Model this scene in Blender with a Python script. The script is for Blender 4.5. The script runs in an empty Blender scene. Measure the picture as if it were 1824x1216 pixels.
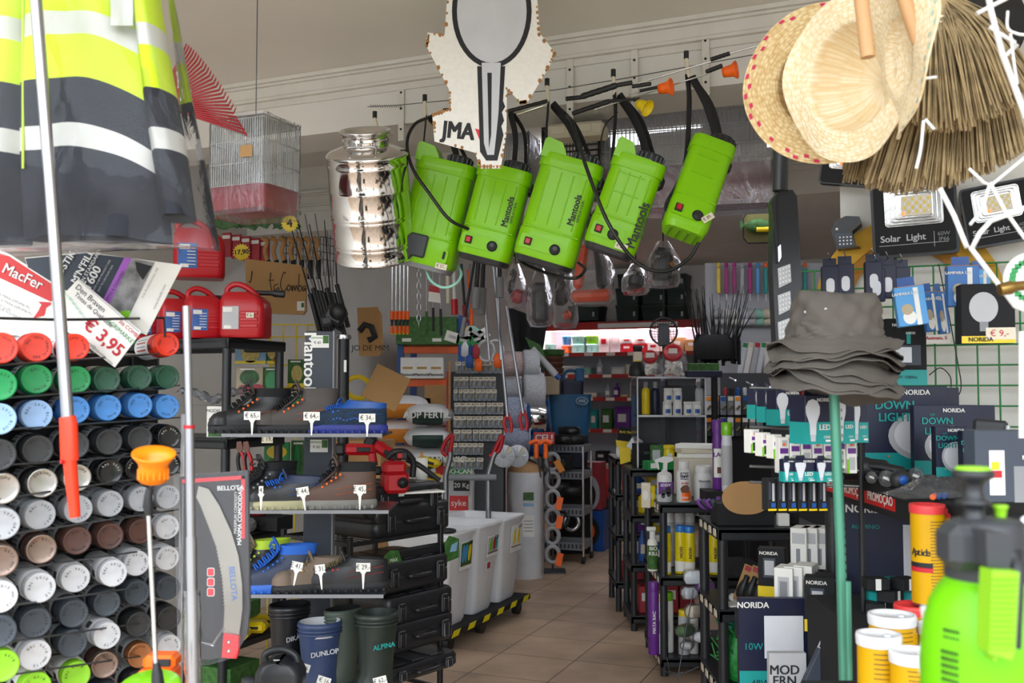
import bpy, math, random
from mathutils import Vector, Matrix
random.seed(7)
PI = math.pi
SC = bpy.context.scene
COL = SC.collection
# ---------------------------------------------------------------- camera
F = 1773.3; CAMZ = 1.4; PITCH = math.atan(92/F)
cam_data = bpy.data.cameras.new('camera'); cam = bpy.data.objects.new('camera', cam_data)
COL.objects.link(cam); SC.camera = cam
cam_data.lens = 35; cam_data.sensor_width = 36; cam_data.clip_start = 0.05; cam_data.clip_end = 200
cam.location = (0, 0, CAMZ); cam.rotation_euler = (PI/2 + PITCH, 0, 0)
cam_data.dof.use_dof = True; cam_data.dof.focus_distance = 3.9; cam_data.dof.aperture_fstop = 5.6
# ---------------------------------------------------------------- world, light, exposure
w = bpy.data.worlds.new('sky'); SC.world = w; w.use_nodes = True
wn = w.node_tree; bg = wn.nodes['Background']
bg.inputs['Color'].default_value = (0.88, 0.94, 1.0, 1)
# the open street side (behind the camera, -y) is brighter than the sky over the roof
_tc = wn.nodes.new('ShaderNodeTexCoord'); _sp = wn.nodes.new('ShaderNodeSeparateXYZ'); _mr = wn.nodes.new('ShaderNodeMapRange')
wn.links.new(_tc.outputs['Generated'], _sp.inputs[0]); wn.links.new(_sp.outputs[1], _mr.inputs['Value']); _m2 = wn.nodes.new('ShaderNodeMapRange'); _mu = wn.nodes.new('ShaderNodeMath'); _mu.operation = 'MULTIPLY'   # houses across the street: darker near the horizon
wn.links.new(_sp.outputs[2], _m2.inputs['Value']); wn.links.new(_mr.outputs[0], _mu.inputs[0]); wn.links.new(_m2.outputs[0], _mu.inputs[1]); wn.links.new(_mu.outputs[0], bg.inputs['Strength'])
_m2.inputs['From Min'].default_value = .06; _m2.inputs['From Max'].default_value = .13; _m2.inputs['To Min'].default_value = .24; _m2.inputs['To Max'].default_value = 1
_mr.inputs['From Min'].default_value = -1; _mr.inputs['From Max'].default_value = .4; _mr.inputs['To Min'].default_value = 6.0; _mr.inputs['To Max'].default_value = 1.6
SC.view_settings.view_transform = 'Standard'; SC.view_settings.look = 'None'
SC.view_settings.exposure = 0.0; SC.view_settings.gamma = 1.0; SC.view_settings.use_curve_mapping = False

def at(px, py, Y):
    kx = (px-912)/F; kz = (608-py)/F
    c, s = math.cos(PITCH), math.sin(PITCH)
    y = c - kz*s; z = s + kz*c; t = Y/y
    return Vector((kx*t, Y, CAMZ + z*t))
def X(px, Y): return (px-912)/F*Y
def mpp(Y): return Y/F
ANG = math.radians(-23)
Wd = Vector((math.cos(ANG), math.sin(ANG), 0)); Dd = Vector((-math.sin(ANG), math.cos(ANG), 0))
def S(u, v, z=0): return Wd*u + Dd*v + Vector((0, 0, z))

def lin(h):
    h = h.lstrip('#'); r = [int(h[i:i+2], 16)/255 for i in (0, 2, 4)]
    return tuple(c/12.92 if c <= .04045 else ((c+.055)/1.055)**2.4 for c in r)
MATS = {}
def mat(name, hexc, rough=.5, metal=0, bump=None, var=None, emit=0, coat=0, aniso=0, hex2=None, spec=None):
    """procedural principled material: noise colour variation and noise bump"""
    if name in MATS: return MATS[name]
    m = bpy.data.materials.new(name); m.use_nodes = True; MATS[name] = m
    nt = m.node_tree; b = nt.nodes['Principled BSDF']; c = lin(hexc)
    b.inputs['Base Color'].default_value = (*c, 1); b.inputs['Roughness'].default_value = rough
    b.inputs['Metallic'].default_value = metal
    if spec is not None: b.inputs['Specular IOR Level'].default_value = spec
    if coat: b.inputs['Coat Weight'].default_value = coat; b.inputs['Coat Roughness'].default_value = .08
    if emit:
        b.inputs['Emission Color'].default_value = (*c, 1); b.inputs['Emission Strength'].default_value = emit
    tc = nt.nodes.new('ShaderNodeTexCoord')
    if var is None and not emit: var = (9, .05)
    if var:
        n = nt.nodes.new('ShaderNodeTexNoise'); n.inputs['Scale'].default_value = var[0]; n.inputs['Detail'].default_value = 5
        nt.links.new(tc.outputs['Object'], n.inputs['Vector'])
        r = nt.nodes.new('ShaderNodeValToRGB'); a = var[1]
        c2 = lin(hex2) if hex2 else tuple(x*(1-a) for x in c)
        r.color_ramp.elements[0].position = .35; r.color_ramp.elements[1].position = .65
        r.color_ramp.elements[0].color = (*c2, 1); r.color_ramp.elements[1].color = (*(c if hex2 else tuple(min(1, x*(1+a*.5)) for x in c)), 1)
        nt.links.new(n.outputs['Fac'], r.inputs['Fac']); nt.links.new(r.outputs['Color'], b.inputs['Base Color'])
    if bump:
        n = nt.nodes.new('ShaderNodeTexNoise'); n.inputs['Scale'].default_value = bump[0]; n.inputs['Detail'].default_value = 4
        nt.links.new(tc.outputs['Object'], n.inputs['Vector'])
        bp = nt.nodes.new('ShaderNodeBump'); bp.inputs['Strength'].default_value = bump[1]; bp.inputs['Distance'].default_value = bump[2] if len(bump) > 2 else .002
        nt.links.new(n.outputs['Fac'], bp.inputs['Height']); nt.links.new(bp.outputs['Normal'], b.inputs['Normal'])
    return m
def film(name, hexc='#e8ecf4', base=.03, gloss=.12, scale=25, strength=.7, milky=.05):
    """clear wrinkled plastic film: transparent with glossy and slightly milky parts"""
    if name in MATS: return MATS[name]
    m = bpy.data.materials.new(name); m.use_nodes = True; MATS[name] = m
    nt = m.node_tree; N = nt.nodes; L = nt.links; N.clear()
    o = N.new('ShaderNodeOutputMaterial'); tr = N.new('ShaderNodeBsdfTransparent'); gl = N.new('ShaderNodeBsdfGlossy'); df = N.new('ShaderNodeBsdfDiffuse')
    gl.inputs['Roughness'].default_value = gloss; df.inputs['Color'].default_value = (*lin(hexc), 1); gl.inputs['Color'].default_value = (.95, .95, 1, 1)
    tc = N.new('ShaderNodeTexCoord'); mp = N.new('ShaderNodeMapping'); mp.inputs['Scale'].default_value = (1, 1, .35)
    n = N.new('ShaderNodeTexNoise'); n.inputs['Scale'].default_value = scale; n.inputs['Detail'].default_value = 6; n.inputs['Distortion'].default_value = 1.2
    L.new(tc.outputs['Object'], mp.inputs[0]); L.new(mp.outputs[0], n.inputs['Vector'])
    bp = N.new('ShaderNodeBump'); bp.inputs['Strength'].default_value = strength; bp.inputs['Distance'].default_value = .012
    L.new(n.outputs['Fac'], bp.inputs['Height'])
    for q in (gl, df): L.new(bp.outputs['Normal'], q.inputs['Normal'])
    fr = N.new('ShaderNodeFresnel'); fr.inputs['IOR'].default_value = 1.22; L.new(bp.outputs['Normal'], fr.inputs['Normal'])
    ad = N.new('ShaderNodeMath'); ad.operation = 'ADD'; ad.use_clamp = True; ad.inputs[1].default_value = base; L.new(fr.outputs[0], ad.inputs[0])
    m1 = N.new('ShaderNodeMixShader'); m2 = N.new('ShaderNodeMixShader')
    m1.inputs[0].default_value = milky; L.new(tr.outputs[0], m1.inputs[1]); L.new(df.outputs[0], m1.inputs[2])
    L.new(ad.outputs[0], m2.inputs[0]); L.new(m1.outputs[0], m2.inputs[1]); L.new(gl.outputs[0], m2.inputs[2])
    L.new(m2.outputs[0], o.inputs[0])
    return m

_txt = {}
def glyphs(s, bold):
    if (s, bold) not in _txt:
        cu = bpy.data.curves.new('t', 'FONT'); cu.body = s; cu.align_x = 'CENTER'; cu.align_y = 'CENTER'; cu.resolution_u = 3
        o = bpy.data.objects.new('t', cu); COL.objects.link(o)
        dg = bpy.context.evaluated_depsgraph_get(); me = bpy.data.meshes.new_from_object(o.evaluated_get(dg))
        vs = [v.co.copy() for v in me.vertices]; fs = [tuple(p.vertices) for p in me.polygons]; n = len(vs); k = .022 if bold is True else (bold or 0)
        if bold:      # heavier strokes: the glyph repeated with small shifts in its own plane
            sh = [(-k, -k*.5), (k, -k*.5), (-k, k*.5), (k, k*.5), (0, 0)]; fs = [tuple(i+n*j for i in f) for j in range(5) for f in fs]; vs = [Vector((v.x+a, v.y+c, j)) for j, (a, c) in enumerate(sh) for v in vs]
        _txt[(s, bold)] = (vs, fs)
        bpy.data.objects.remove(o); bpy.data.curves.remove(cu); bpy.data.meshes.remove(me)
    return _txt[(s, bold)]

class MB:
    def __init__(s): s.v = []; s.f = []; s.mi = []; s.sm = []; s.mats = []; s.M = Matrix.Identity(4)
    def idx(s, m):
        if isinstance(m, str): m = MATS[m]
        if m not in s.mats: s.mats.append(m)
        return s.mats.index(m)
    def add(s, vs, fs, m, smooth=False):
        b = len(s.v); k = s.idx(m)
        s.v += [s.M @ Vector(p) for p in vs]
        for f in fs: s.f.append(tuple(b+i for i in f)); s.mi.append(k); s.sm.append(smooth)
        return s
    def box(s, c, d, m, bev=0, R=None):
        hx, hy, hz = d[0]/2, d[1]/2, d[2]/2; c = Vector(c); vs = []
        if bev <= 0:
            vs = [(x, y, z) for x in (-hx, hx) for y in (-hy, hy) for z in (-hz, hz)]
            fs = [(0, 1, 3, 2), (4, 6, 7, 5), (0, 4, 5, 1), (2, 3, 7, 6), (0, 2, 6, 4), (1, 5, 7, 3)]
        else:
            bev = min(bev, hx*.98, hy*.98, hz*.98); ix = {}
            for x in (-1, 1):
                for y in (-1, 1):
                    for z in (-1, 1):
                        for a in range(3):
                            q = [x*(hx-bev), y*(hy-bev), z*(hz-bev)]; q[a] = (x, y, z)[a]*(hx, hy, hz)[a]
                            ix[(x, y, z, a)] = len(vs); vs.append(tuple(q))
            fs = []
            for a in range(3):
                b, c2 = [(1, 2), (2, 0), (0, 1)][a]
                for sg in (-1, 1):
                    l = []
                    for p, q in ((-1, -1), (1, -1), (1, 1), (-1, 1)):
                        k = [0, 0, 0]; k[a] = sg; k[b] = p; k[c2] = q; l.append(ix[(*k, a)])
                    fs.append(tuple(l if sg > 0 else l[::-1]))
            for a in range(3):
                b, c2 = [(1, 2), (2, 0), (0, 1)][a]
                for p in (-1, 1):
                    for q in (-1, 1):
                        k0 = [0, 0, 0]; k0[b] = p; k0[c2] = q; k1 = list(k0); k0[a] = -1; k1[a] = 1
                        l = [ix[(*k0, b)], ix[(*k1, b)], ix[(*k1, c2)], ix[(*k0, c2)]]
                        fs.append(tuple(l if p*q < 0 else l[::-1]))
            for x in (-1, 1):
                for y in (-1, 1):
                    for z in (-1, 1):
                        l = [ix[(x, y, z, a)] for a in range(3)]
                        fs.append(tuple(l if x*y*z > 0 else l[::-1]))
        if R is not None: vs = [R @ Vector(p) for p in vs]
        s.add([Vector(p)+c for p in vs], fs, m); return s
    def rings(s, rs, m, cap0=True, cap1=True, smooth=True, closed=True):
        n = len(rs[0]); vs = [p for r in rs for p in r]; fs = []
        for i in range(len(rs)-1):
            for j in range(n if closed else n-1):
                k = (j+1) % n; fs.append((i*n+j, i*n+k, (i+1)*n+k, (i+1)*n+j))
        s.add(vs, fs, m, smooth)
        if cap0: s.add(rs[0], [tuple(range(n))[::-1]], m)
        if cap1: s.add(rs[-1], [tuple(range(n))], m)
        return s
    def lathe(s, prof, m, seg=24, o=(0, 0, 0), smooth=True, caps=True, ax=None):
        """prof: (r,z) list; m a material or list of (material) per segment"""
        o = Vector(o); R = (Vector((0, 0, 1)).rotation_difference(Vector(ax)).to_matrix() if ax is not None else Matrix.Identity(3))
        def ring(r, z): return [o + R @ Vector((r*math.cos(2*PI*j/seg), r*math.sin(2*PI*j/seg), z)) for j in range(seg)]
        if isinstance(m, list):
            for i in range(len(prof)-1): s.rings([ring(*prof[i]), ring(*prof[i+1])], m[i], caps and i == 0, caps and i == len(prof)-2, smooth)
        else:
            s.rings([ring(max(r, 1e-5), z) for r, z in prof], m, caps, caps, smooth)
        return s
    def cyl(s, p0, p1, r, m, seg=12, r1=None, smooth=True):
        p0 = Vector(p0); p1 = Vector(p1); d = p1-p0
        if d.length < 1e-7: return s
        return s.lathe([(r, 0), (r if r1 is None else r1, d.length)], m, seg, p0, smooth, True, d.normalized())
    def tube(s, pts, r, m, seg=8, flat=1, smooth=True, up=None):
        pts = [Vector(p) for p in pts]; rs = []; n = len(pts); pu = None
        for i, p in enumerate(pts):
            t = (pts[min(i+1, n-1)]-pts[max(i-1, 0)])
            if t.length < 1e-9: t = Vector((0, 0, 1))
            t.normalize()
            u = (Vector(up) if up is not None else pu) or (Vector((0, 0, 1)) if abs(t.z) < .9 else Vector((1, 0, 0)))
            u = u - t*u.dot(t)
            if u.length < 1e-6: u = Vector((1, 0, 0)) - t*t.x
            u.normalize(); pu = u; w2 = t.cross(u)
            rr = r[i] if isinstance(r, (list, tuple)) else r
            rs.append([p + u*(rr*math.cos(2*PI*j/seg)) + w2*(rr*flat*math.sin(2*PI*j/seg)) for j in range(seg)])
        return s.rings(rs, m, True, True, smooth)
    def prism(s, out, y0, y1, m, bm=None):
        """outline in local xz extruded along y"""
        n = len(out); vs = [(x, y0, z) for x, z in out]+[(x, y1, z) for x, z in out]
        s.add(vs, [tuple(range(n)), tuple(range(n, 2*n))[::-1]], m)
        s.add(vs, [(j, n+j, n+(j+1) % n, (j+1) % n) for j in range(n)], bm or m); return s
    def flat(s, out, y, m): s.add([(x, y, z) for x, z in out], [tuple(range(len(out)))], m); return s
    def rect(s, x0, z0, x1, z1, y, m): return s.flat([(x0, z0), (x1, z0), (x1, z1), (x0, z1)], y, m)
    def text(s, t, x, z, size, m, y=0, rot=0, bold=False, sx=1, T=None):
        """lettering in the local xz plane facing -y"""
        vs, fs = glyphs(t, bold); c, n = math.cos(rot), math.sin(rot); o = []
        for p in vs:
            a, b = p.x*size*sx, p.y*size; q = (x+a*c-b*n, y-p.z*.0002, z+a*n+b*c); o.append(T @ Vector(q) if T is not None else q)
        s.add(o, fs, m); return s
    def grid(s, fn, nu, nv, m, smooth=True):
        vs = [fn(i/nu, j/nv) for j in range(nv+1) for i in range(nu+1)]
        s.add(vs, [(j*(nu+1)+i, j*(nu+1)+i+1, (j+1)*(nu+1)+i+1, (j+1)*(nu+1)+i) for j in range(nv) for i in range(nu)], m, smooth); return s
    def mesh(s, name):
        me = bpy.data.meshes.new(name); me.from_pydata(s.v, [], s.f)
        for q in s.mats: me.materials.append(q)
        me.polygons.foreach_set('material_index', s.mi); me.polygons.foreach_set('use_smooth', s.sm); me.update()
        return me
def obj(name, mb, parent=None, label=None, mods=None):
    o = bpy.data.objects.new(name, mb.mesh(name)); COL.objects.link(o); o.parent = parent
    if label: o['label'] = label
    if mods:
        for k in mods:
            if k[0] == 'bevel': q = o.modifiers.new('b', 'BEVEL'); q.width = k[1]; q.segments = 2
            if k[0] == 'sub': q = o.modifiers.new('s', 'SUBSURF'); q.levels = k[1]; q.render_levels = k[1]
            if k[0] == 'solid': q = o.modifiers.new('t', 'SOLIDIFY'); q.thickness = k[1]; q.offset = k[2] if len(k) > 2 else 0
    return o
LABELS = {}
def tag(o, label, cat, group=None, kind=None):
    o['label'] = label; o['category'] = cat
    if group: o['group'] = group
    if kind: o['kind'] = kind
    return o
def rot(yaw=0, roll=0, pitch=0):
    return (Matrix.Rotation(yaw, 4, 'Z') @ Matrix.Rotation(roll, 4, 'Y') @ Matrix.Rotation(pitch, 4, 'X'))
def place(o, loc, yaw=0, roll=0, pitch=0):
    o.matrix_world = Matrix.Translation(Vector(loc)) @ rot(yaw, roll, pitch); return o
def thing(name, label, cat, loc, yaw=0, group=None, roll=0, pitch=0):
    o = bpy.data.objects.new(name, None); COL.objects.link(o); o.empty_display_size = .05
    place(o, loc, yaw, roll, pitch); return tag(o, label, cat, group)
def single(name, mb, label, cat, loc=(0, 0, 0), yaw=0, group=None, roll=0, pitch=0, kind=None, mods=None):
    o = obj(name, mb, None, None, mods); place(o, loc, yaw, roll, pitch); return tag(o, label, cat, group, kind)
def struct(name, mb, parent=None):
    o = obj(name, mb, parent)
    if not parent: o['kind'] = 'structure'
    return o
def dup(root, loc, yaw=0, label=None, group=None, roll=0, pitch=0, scale=None, swap=None):
    r = root.copy(); COL.objects.link(r); place(r, loc, yaw, roll, pitch)
    if scale: r.scale = (scale,)*3 if not isinstance(scale, tuple) else scale
    if label: r['label'] = label
    if group: r['group'] = group
    for ch in list(root.children):
        c = ch.copy(); COL.objects.link(c); c.parent = r
        for g in ch.children:
            d = g.copy(); COL.objects.link(d); d.parent = c
    return r
ORD = ['first', 'second', 'third', 'fourth', 'fifth', 'sixth', 'seventh', 'eighth', 'ninth', 'tenth', 'eleventh', 'twelfth', 'thirteenth', 'fourteenth', 'fifteenth', 'sixteenth']
def spiral(o, r, z, n, k=20): return [(o[0]+r*math.cos(2*PI*i/k), o[1]+r*math.sin(2*PI*i/k), o[2]+z*i/k/max(n, 1)) for i in range(int(n*k)+1)]
def curve(pts, n=6):
    """Catmull-Rom through points"""
    P = [Vector(p) for p in pts]; P = [P[0]*2-P[1]]+P+[P[-1]*2-P[-2]]; o = []
    for i in range(1, len(P)-2):
        for k in range(n):
            t = k/n; a, b, c, d = P[i-1:i+3]
            o.append(.5*((2*b)+(c-a)*t+(2*a-5*b+4*c-d)*t*t+(3*b-a-3*c+d)*t**3))
    o.append(P[-2]); return o
def rrect(w, h, r, n=4, cx=0, cy=0):
    o = []
    for (sx, sy, a0) in ((1, 1, 0), (-1, 1, 90), (-1, -1, 180), (1, -1, 270)):
        for i in range(n+1):
            a = math.radians(a0+90*i/n); o.append((cx+sx*(w/2-r)+r*math.cos(a), cy+sy*(h/2-r)+r*math.sin(a)))
    return o
# ---------------------------------------------------------------- shared materials
mat('white', '#dededc', .45); mat('paper', '#efeee8', .7); mat('ivory', '#e2d9c2', .6); mat('black', '#1b1c1f', .45); mat('matt_black', '#141518', .8)
mat('black_plastic', '#26282c', .38, bump=(180, .15)); mat('rubber', '#17181a', .6); mat('dark_grey', '#3c3e42', .5); mat('grey', '#85878b', .5)
mat('light_grey', '#b9babd', .5); mat('red', '#b81420', .35); mat('orange', '#ff6a10', .35); mat('yellow', '#e8cb10', .4); mat('green', '#1d8a44', .4)
mat('blue', '#1d52a0', .4); mat('teal', '#149a94', .45); mat('navy', '#151b38', .42); mat('purple', '#6a2d8c', .4); mat('lime', '#7cc80a', .28, coat=.4)
mat('steel', '#c9cbcf', .25, 1); mat('dull_steel', '#9a9ca0', .45, 1); mat('wire', '#70747a', .4, .9); mat('ink', '#1a1a1e', .6); mat('red_ink', '#c01c2c', .6)
mat('wood', '#c08d52', .6, var=(14, .25)); mat('kraft', '#b58d5c', .85, bump=(60, .3)); mat('brass', '#9a7c44', .35, .9)
mat('lace_black', '#101013', .8); mat('sky_blue', '#4a9ad8', .4); mat('magenta', '#b0187a', .45); mat('brown', '#6b4030', .5)
mat('clear_label', '#d8dde4', .4); mat('green_wire', '#1f7a3a', .4); mat('chrome', '#e8e8ea', .08, 1)
film('clear_film'); film('thin_film', base=.0, milky=.02, gloss=.08, scale=9, strength=.9); film('dense_film', base=.08, milky=.22, scale=18); film('acrylic', base=.02, milky=.06, gloss=.05, scale=2, strength=.05)
def price(mb, t, x, z, y=0, w=.06, h=.03, rot_=0, m='ivory'):
    """small price card printed with its price"""
    c, n = math.cos(rot_), math.sin(rot_)
    def q(a, b): return (x+a*c-b*n, z+a*n+b*c)
    mb.prism([q(-w/2, -h/2), q(w/2, -h/2), q(w/2, h/2), q(-w/2, h/2)], y, y+.0015, m)
    mb.text(t, x, z, h*.8, 'ink', y-.0008, rot_, sx=.85)
def shelf_unit(name, label, x0, x1, y0, y1, tiers, yaw=0, leg=.022, m='black_plastic', rim=.05, loc=(0, 0, 0), tagmat=None, top_extra=0, zbot=0):
    """plastic rack: four legs and rimmed trays; tiers are tray top heights"""
    cx, cy = (x0+x1)/2, (y0+y1)/2; t = thing(name, label, 'shelf', (cx, cy, 0), yaw)
    w2, d2 = (x1-x0)/2, (y1-y0)/2
    for sx in (-1, 1):
        for sy in (-1, 1):
            b = MB(); zz = [zbot]+[z for z in sorted(tiers)]
            b.lathe([(leg*.9, zbot), (leg*.9, max(tiers)-.004+top_extra)], m, 12, (sx*(w2-leg), sy*(d2-leg), 0)); obj('leg', b, t)
    for z in tiers:
        b = MB(); b.box((0, 0, z-.012), (2*w2, 2*d2, .024), m, .004)
        for sy in (-1, 1): b.box((0, sy*(d2-.01), z-rim/2-.002), (2*w2, .02, rim), m, .005)
        for sx in (-1, 1): b.box((sx*(w2-.01), 0, z-rim/2-.002), (.02, 2*d2, rim), m, .005)
        if tagmat: 
            for k in range(4): b.box((-w2-.001, -d2+.06+k*.1, z-rim/2), (.002, .05, rim*.6), tagmat)
        obj('shelf_tray', b, t)
    return t
# ================================================================ the room
mat('wall_white', '#dedcd6', .85, bump=(120, .12), var=(3, .05)); mat('ceiling_white', '#e4e0d8', .9, bump=(160, .1), var=(2, .04)); mat('trim_white', '#dad7cf', .6)
mat('outside_paving', '#d0c8bc', .9)
def floor_mat():
    m = bpy.data.materials.new('floor_tiles'); m.use_nodes = True; MATS['floor_tiles'] = m
    nt = m.node_tree; N = nt.nodes; L = nt.links; b = N['Principled BSDF']
    tc = N.new('ShaderNodeTexCoord'); mp = N.new('ShaderNodeMapping'); mp.inputs['Rotation'].default_value = (0, 0, math.radians(22))
    L.new(tc.outputs['Object'], mp.inputs[0])
    br = N.new('ShaderNodeTexBrick'); br.offset = 0; br.inputs['Scale'].default_value = 1; br.inputs['Brick Width'].default_value = .42; br.inputs['Row Height'].default_value = .42
    br.inputs['Mortar Size'].default_value = .004; br.inputs['Mortar Smooth'].default_value = .3
    br.inputs['Color1'].default_value = (*lin('#b59b82'), 1); br.inputs['Color2'].default_value = (*lin('#c4aa90'), 1); br.inputs['Mortar'].default_value = (*lin('#6e5c4c'), 1)
    L.new(mp.outputs[0], br.inputs['Vector'])
    n = N.new('ShaderNodeTexNoise'); n.inputs['Scale'].default_value = 3.5; n.inputs['Detail'].default_value = 8; L.new(tc.outputs['Object'], n.inputs['Vector'])
    mx = N.new('ShaderNodeMixRGB'); mx.blend_type = 'OVERLAY'; mx.inputs[0].default_value = .6
    L.new(br.outputs['Color'], mx.inputs[1]); L.new(n.outputs['Fac'], mx.inputs[2]); L.new(mx.outputs[0], b.inputs['Base Color'])
    b.inputs['Roughness'].default_value = .5
    bp = N.new('ShaderNodeBump'); bp.inputs['Strength'].default_value = .4; bp.inputs['Distance'].default_value = .003; bp.invert = True
    L.new(br.outputs['Fac'], bp.inputs['Height']); L.new(bp.outputs['Normal'], b.inputs['Normal'])
floor_mat()
HC = 2.83      # ceiling height
UL, UR, VB = -4.1, 4.0, 11.0      # left wall, right wall, back wall in shop axes
VBEAM = 3.72
def sbox(mb, u0, u1, v0, v1, z0, z1, m, bev=0):
    c = S((u0+u1)/2, (v0+v1)/2, (z0+z1)/2)
    mb.box(c, (u1-u0, v1-v0, z1-z0), m, bev, Matrix.Rotation(ANG, 3, 'Z'))
b = MB(); sbox(b, UL-.1, UR+.1, -.6, VB+.1, -.1, 0, 'floor_tiles'); struct('floor', b)
b = MB(); sbox(b, -12, 12, -14, -.6, -.12, -.02, 'outside_paving'); struct('ground', b)
b = MB(); sbox(b, UL-.1, UR+.1, .7, VB+.1, HC, HC+.1, 'ceiling_white'); struct('ceiling', b)
b = MB(); sbox(b, UL-.1, UL, -.6, VB+.1, 0, HC, 'wall_white'); struct('wall_left', b)
b = MB(); sbox(b, UR, UR+.1, -.6, VB+.1, 0, HC, 'wall_white'); struct('wall_right', b)
b = MB(); sbox(b, UL-.1, UR+.1, VB, VB+.1, 0, HC, 'wall_white'); struct('wall_back', b)
# cross wall with the wide opening: the lintel beam and the pier on the right
ZL = 2.56
UP = -.30
b = MB(); sbox(b, UL, UR, VBEAM, VBEAM+.28, ZL, HC, 'wall_white'); sbox(b, UP, UR, VBEAM, VBEAM+.28, 0, ZL, 'wall_white'); struct('wall_front', b)
def cornice(name, u0, u1, v, z):
    b = MB()
    for (dv, dz, h, t) in ((0, 0, .018, .05), (0, -.018, .012, .035), (0, -.03, .05, .022), (0, -.08, .014, .03), (0, -.094, .03, .012)):
        sbox(b, u0, u1, v-t, v, z+dz-h, z+dz, 'trim_white', .002)
    struct(name, b)
cornice('trim_1', UL, UR, VBEAM, HC)
V2 = 5.25
b = MB(); sbox(b, UL, UR, V2, V2+.2, 2.42, HC, 'wall_white'); struct('wall_middle', b)
cornice('trim_2', UL, UR, V2, HC-.16)
b = MB(); 
for (h, t, z) in ((.02, .05, HC), (.05, .025, HC-.02), (.02, .035, HC-.07)):
    sbox(b, UL, UL+t, V2+.2, VB, z-h, z, 'trim_white')
struct('trim_3', b)
b = MB(); sbox(b, -4.0, 3.9, VB-.03, VB, 0, .09, 'trim_white'); struct('baseboard_back', b)
b = MB(); sbox(b, UL, UL+.02, V2, VB-.03, 0, .09, 'trim_white'); struct('baseboard_left', b)
# daylit transom windows in the second cross wall, behind the hanging cages
mat('daylight', '#f2f6ff', .5, emit=5.0); mat('led_strip', '#f6f6ff', .4, emit=60); mat('backlight', '#eef2ff', .5, emit=3.0)
def transom(n, pxa, pxb, pya, pyb):
    Y = 4.9
    def v2(px):
        k = (px-912)/F; return (V2-.012)/(Dd.y + Dd.x*k)
    ya, yb = v2(pxa), v2(pxb); a = at(pxa, pya, ya); c = at(pxb, pya, yb); d = at(pxa, pyb, ya)
    ua = a.dot(Wd); ub = c.dot(Wd)
    g = MB(); sbox(g, ua, ub, V2-.012, V2-.004, d.z, a.z, 'daylight')
    f = MB(); 
    for (p, q, r, s_) in ((ua-.02, ub+.02, a.z, a.z+.02), (ua-.02, ub+.02, d.z-.02, d.z), (ua-.02, ua, d.z, a.z), (ub, ub+.02, d.z, a.z)): sbox(f, p, q, V2-.03, V2, r, s_, 'trim_white')
    o = struct('window_%d' % n, f); struct('window_pane', g, o)
transom(1, 936, 1000, 225, 275); transom(2, 1088, 1146, 226, 264); transom(3, 1152, 1252, 208, 240); transom(4, 1366, 1386, 226, 276)
# ================================================================ left foreground
class PX:
    """outline helper: measures a flat thing that stands at distance Y, in metres from its own base point"""
    def __init__(s, px, py, Y): s.o = at(px, py, Y); s.Y = Y
    def __call__(s, px, py): d = at(px, py, s.Y)-s.o; return (d.x, d.z)
    def L(s, pts): return [s(*p) for p in pts]
def card(name, label, cat, Y, px, py, outline, layers=(), texts=(), th=.003, m='paper', group=None, yaw=0, kind=None):
    q = PX(px, py, Y); b = MB(); b.prism(q.L(outline), 0, th, m)
    for i, (poly, mm) in enumerate(layers): b.prism(q.L(poly), -.0006*(i+1), 0, mm)
    yy = -.0006*(len(layers)+2)
    for t in texts:
        x, z = q(t[1], t[2]); b.text(t[0], x, z, t[3]*mpp(Y), t[4], yy, math.radians(t[5] if len(t) > 5 else 0), t[6] if len(t) > 6 else False, t[7] if len(t) > 7 else 1)
    return single(name, b, label, cat, q.o, yaw, group)
# ---- spray cans
def ycan(px): return 2.09+(px-66)/233*.5
CAPS = {'red': ('#e0402e', .5, 0), 'bright_red': ('#ff3a18', .4, 0), 'green': ('#12924e', .4, 0), 'dark_green': ('#14523a', .4, 0), 'blue': ('#4a90dc', .45, 0), 'pale_blue': ('#9cc0ec', .5, 0),
        'black': ('#303234', .45, 0), 'gloss_black': ('#141416', .15, 0), 'silver': ('#b8b6b2', .25, .9), 'light_grey': ('#adb0b5', .5, 0), 'brown': ('#5a3c34', .4, 0), 'bronze': ('#8d7a70', .3, .8),
        'white': ('#d2d4d8', .55, 0), 'slate': ('#3d464f', .45, 0), 'lime': ('#8fd42a', .4, 0), 'copper': ('#b07850', .3, .7)}
PAL = {'red': '#b31c18', 'bright_red': '#c01810', 'green': '#0c6c3a', 'dark_green': '#0e3d2c', 'blue': '#2560b0', 'pale_blue': '#1e4890', 'black': '#1c1d20', 'gloss_black': '#1c1d20', 'silver': '#222326',
       'light_grey': '#8d9196', 'brown': '#3c2620', 'bronze': '#4a2f28', 'white': '#d5d7d9', 'slate': '#2c343c', 'lime': '#cfd3d0', 'copper': '#8d9196'}
CTXT = {'red': 'RAL 3020 TRAFFIC RED', 'bright_red': 'RAL 3000 FLAME RED', 'green': 'RAL 6029 MINT', 'dark_green': 'RAL 6005 MOSS', 'blue': 'RAL 5015 SKY BLUE', 'pale_blue': 'RAL 5012 BLUE', 'black': 'RAL 9005 MATT', 'gloss_black': 'RAL 9005',
        'silver': 'CHROME', 'light_grey': 'RAL 7035 GREY', 'brown': 'RAL 8017 BROWN', 'bronze': 'RAL 8011 NUT', 'white': 'RAL 9010 WHITE', 'slate': 'RAL 7016 GREY', 'lime': 'RAL 6018', 'copper': 'COPPER'}
mat('can_metal', '#a8aaae', .3, .85); mat('can_print', '#dfe2e6', .4); mat('barcode', '#f2f2f0', .5)
protos = {}
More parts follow.
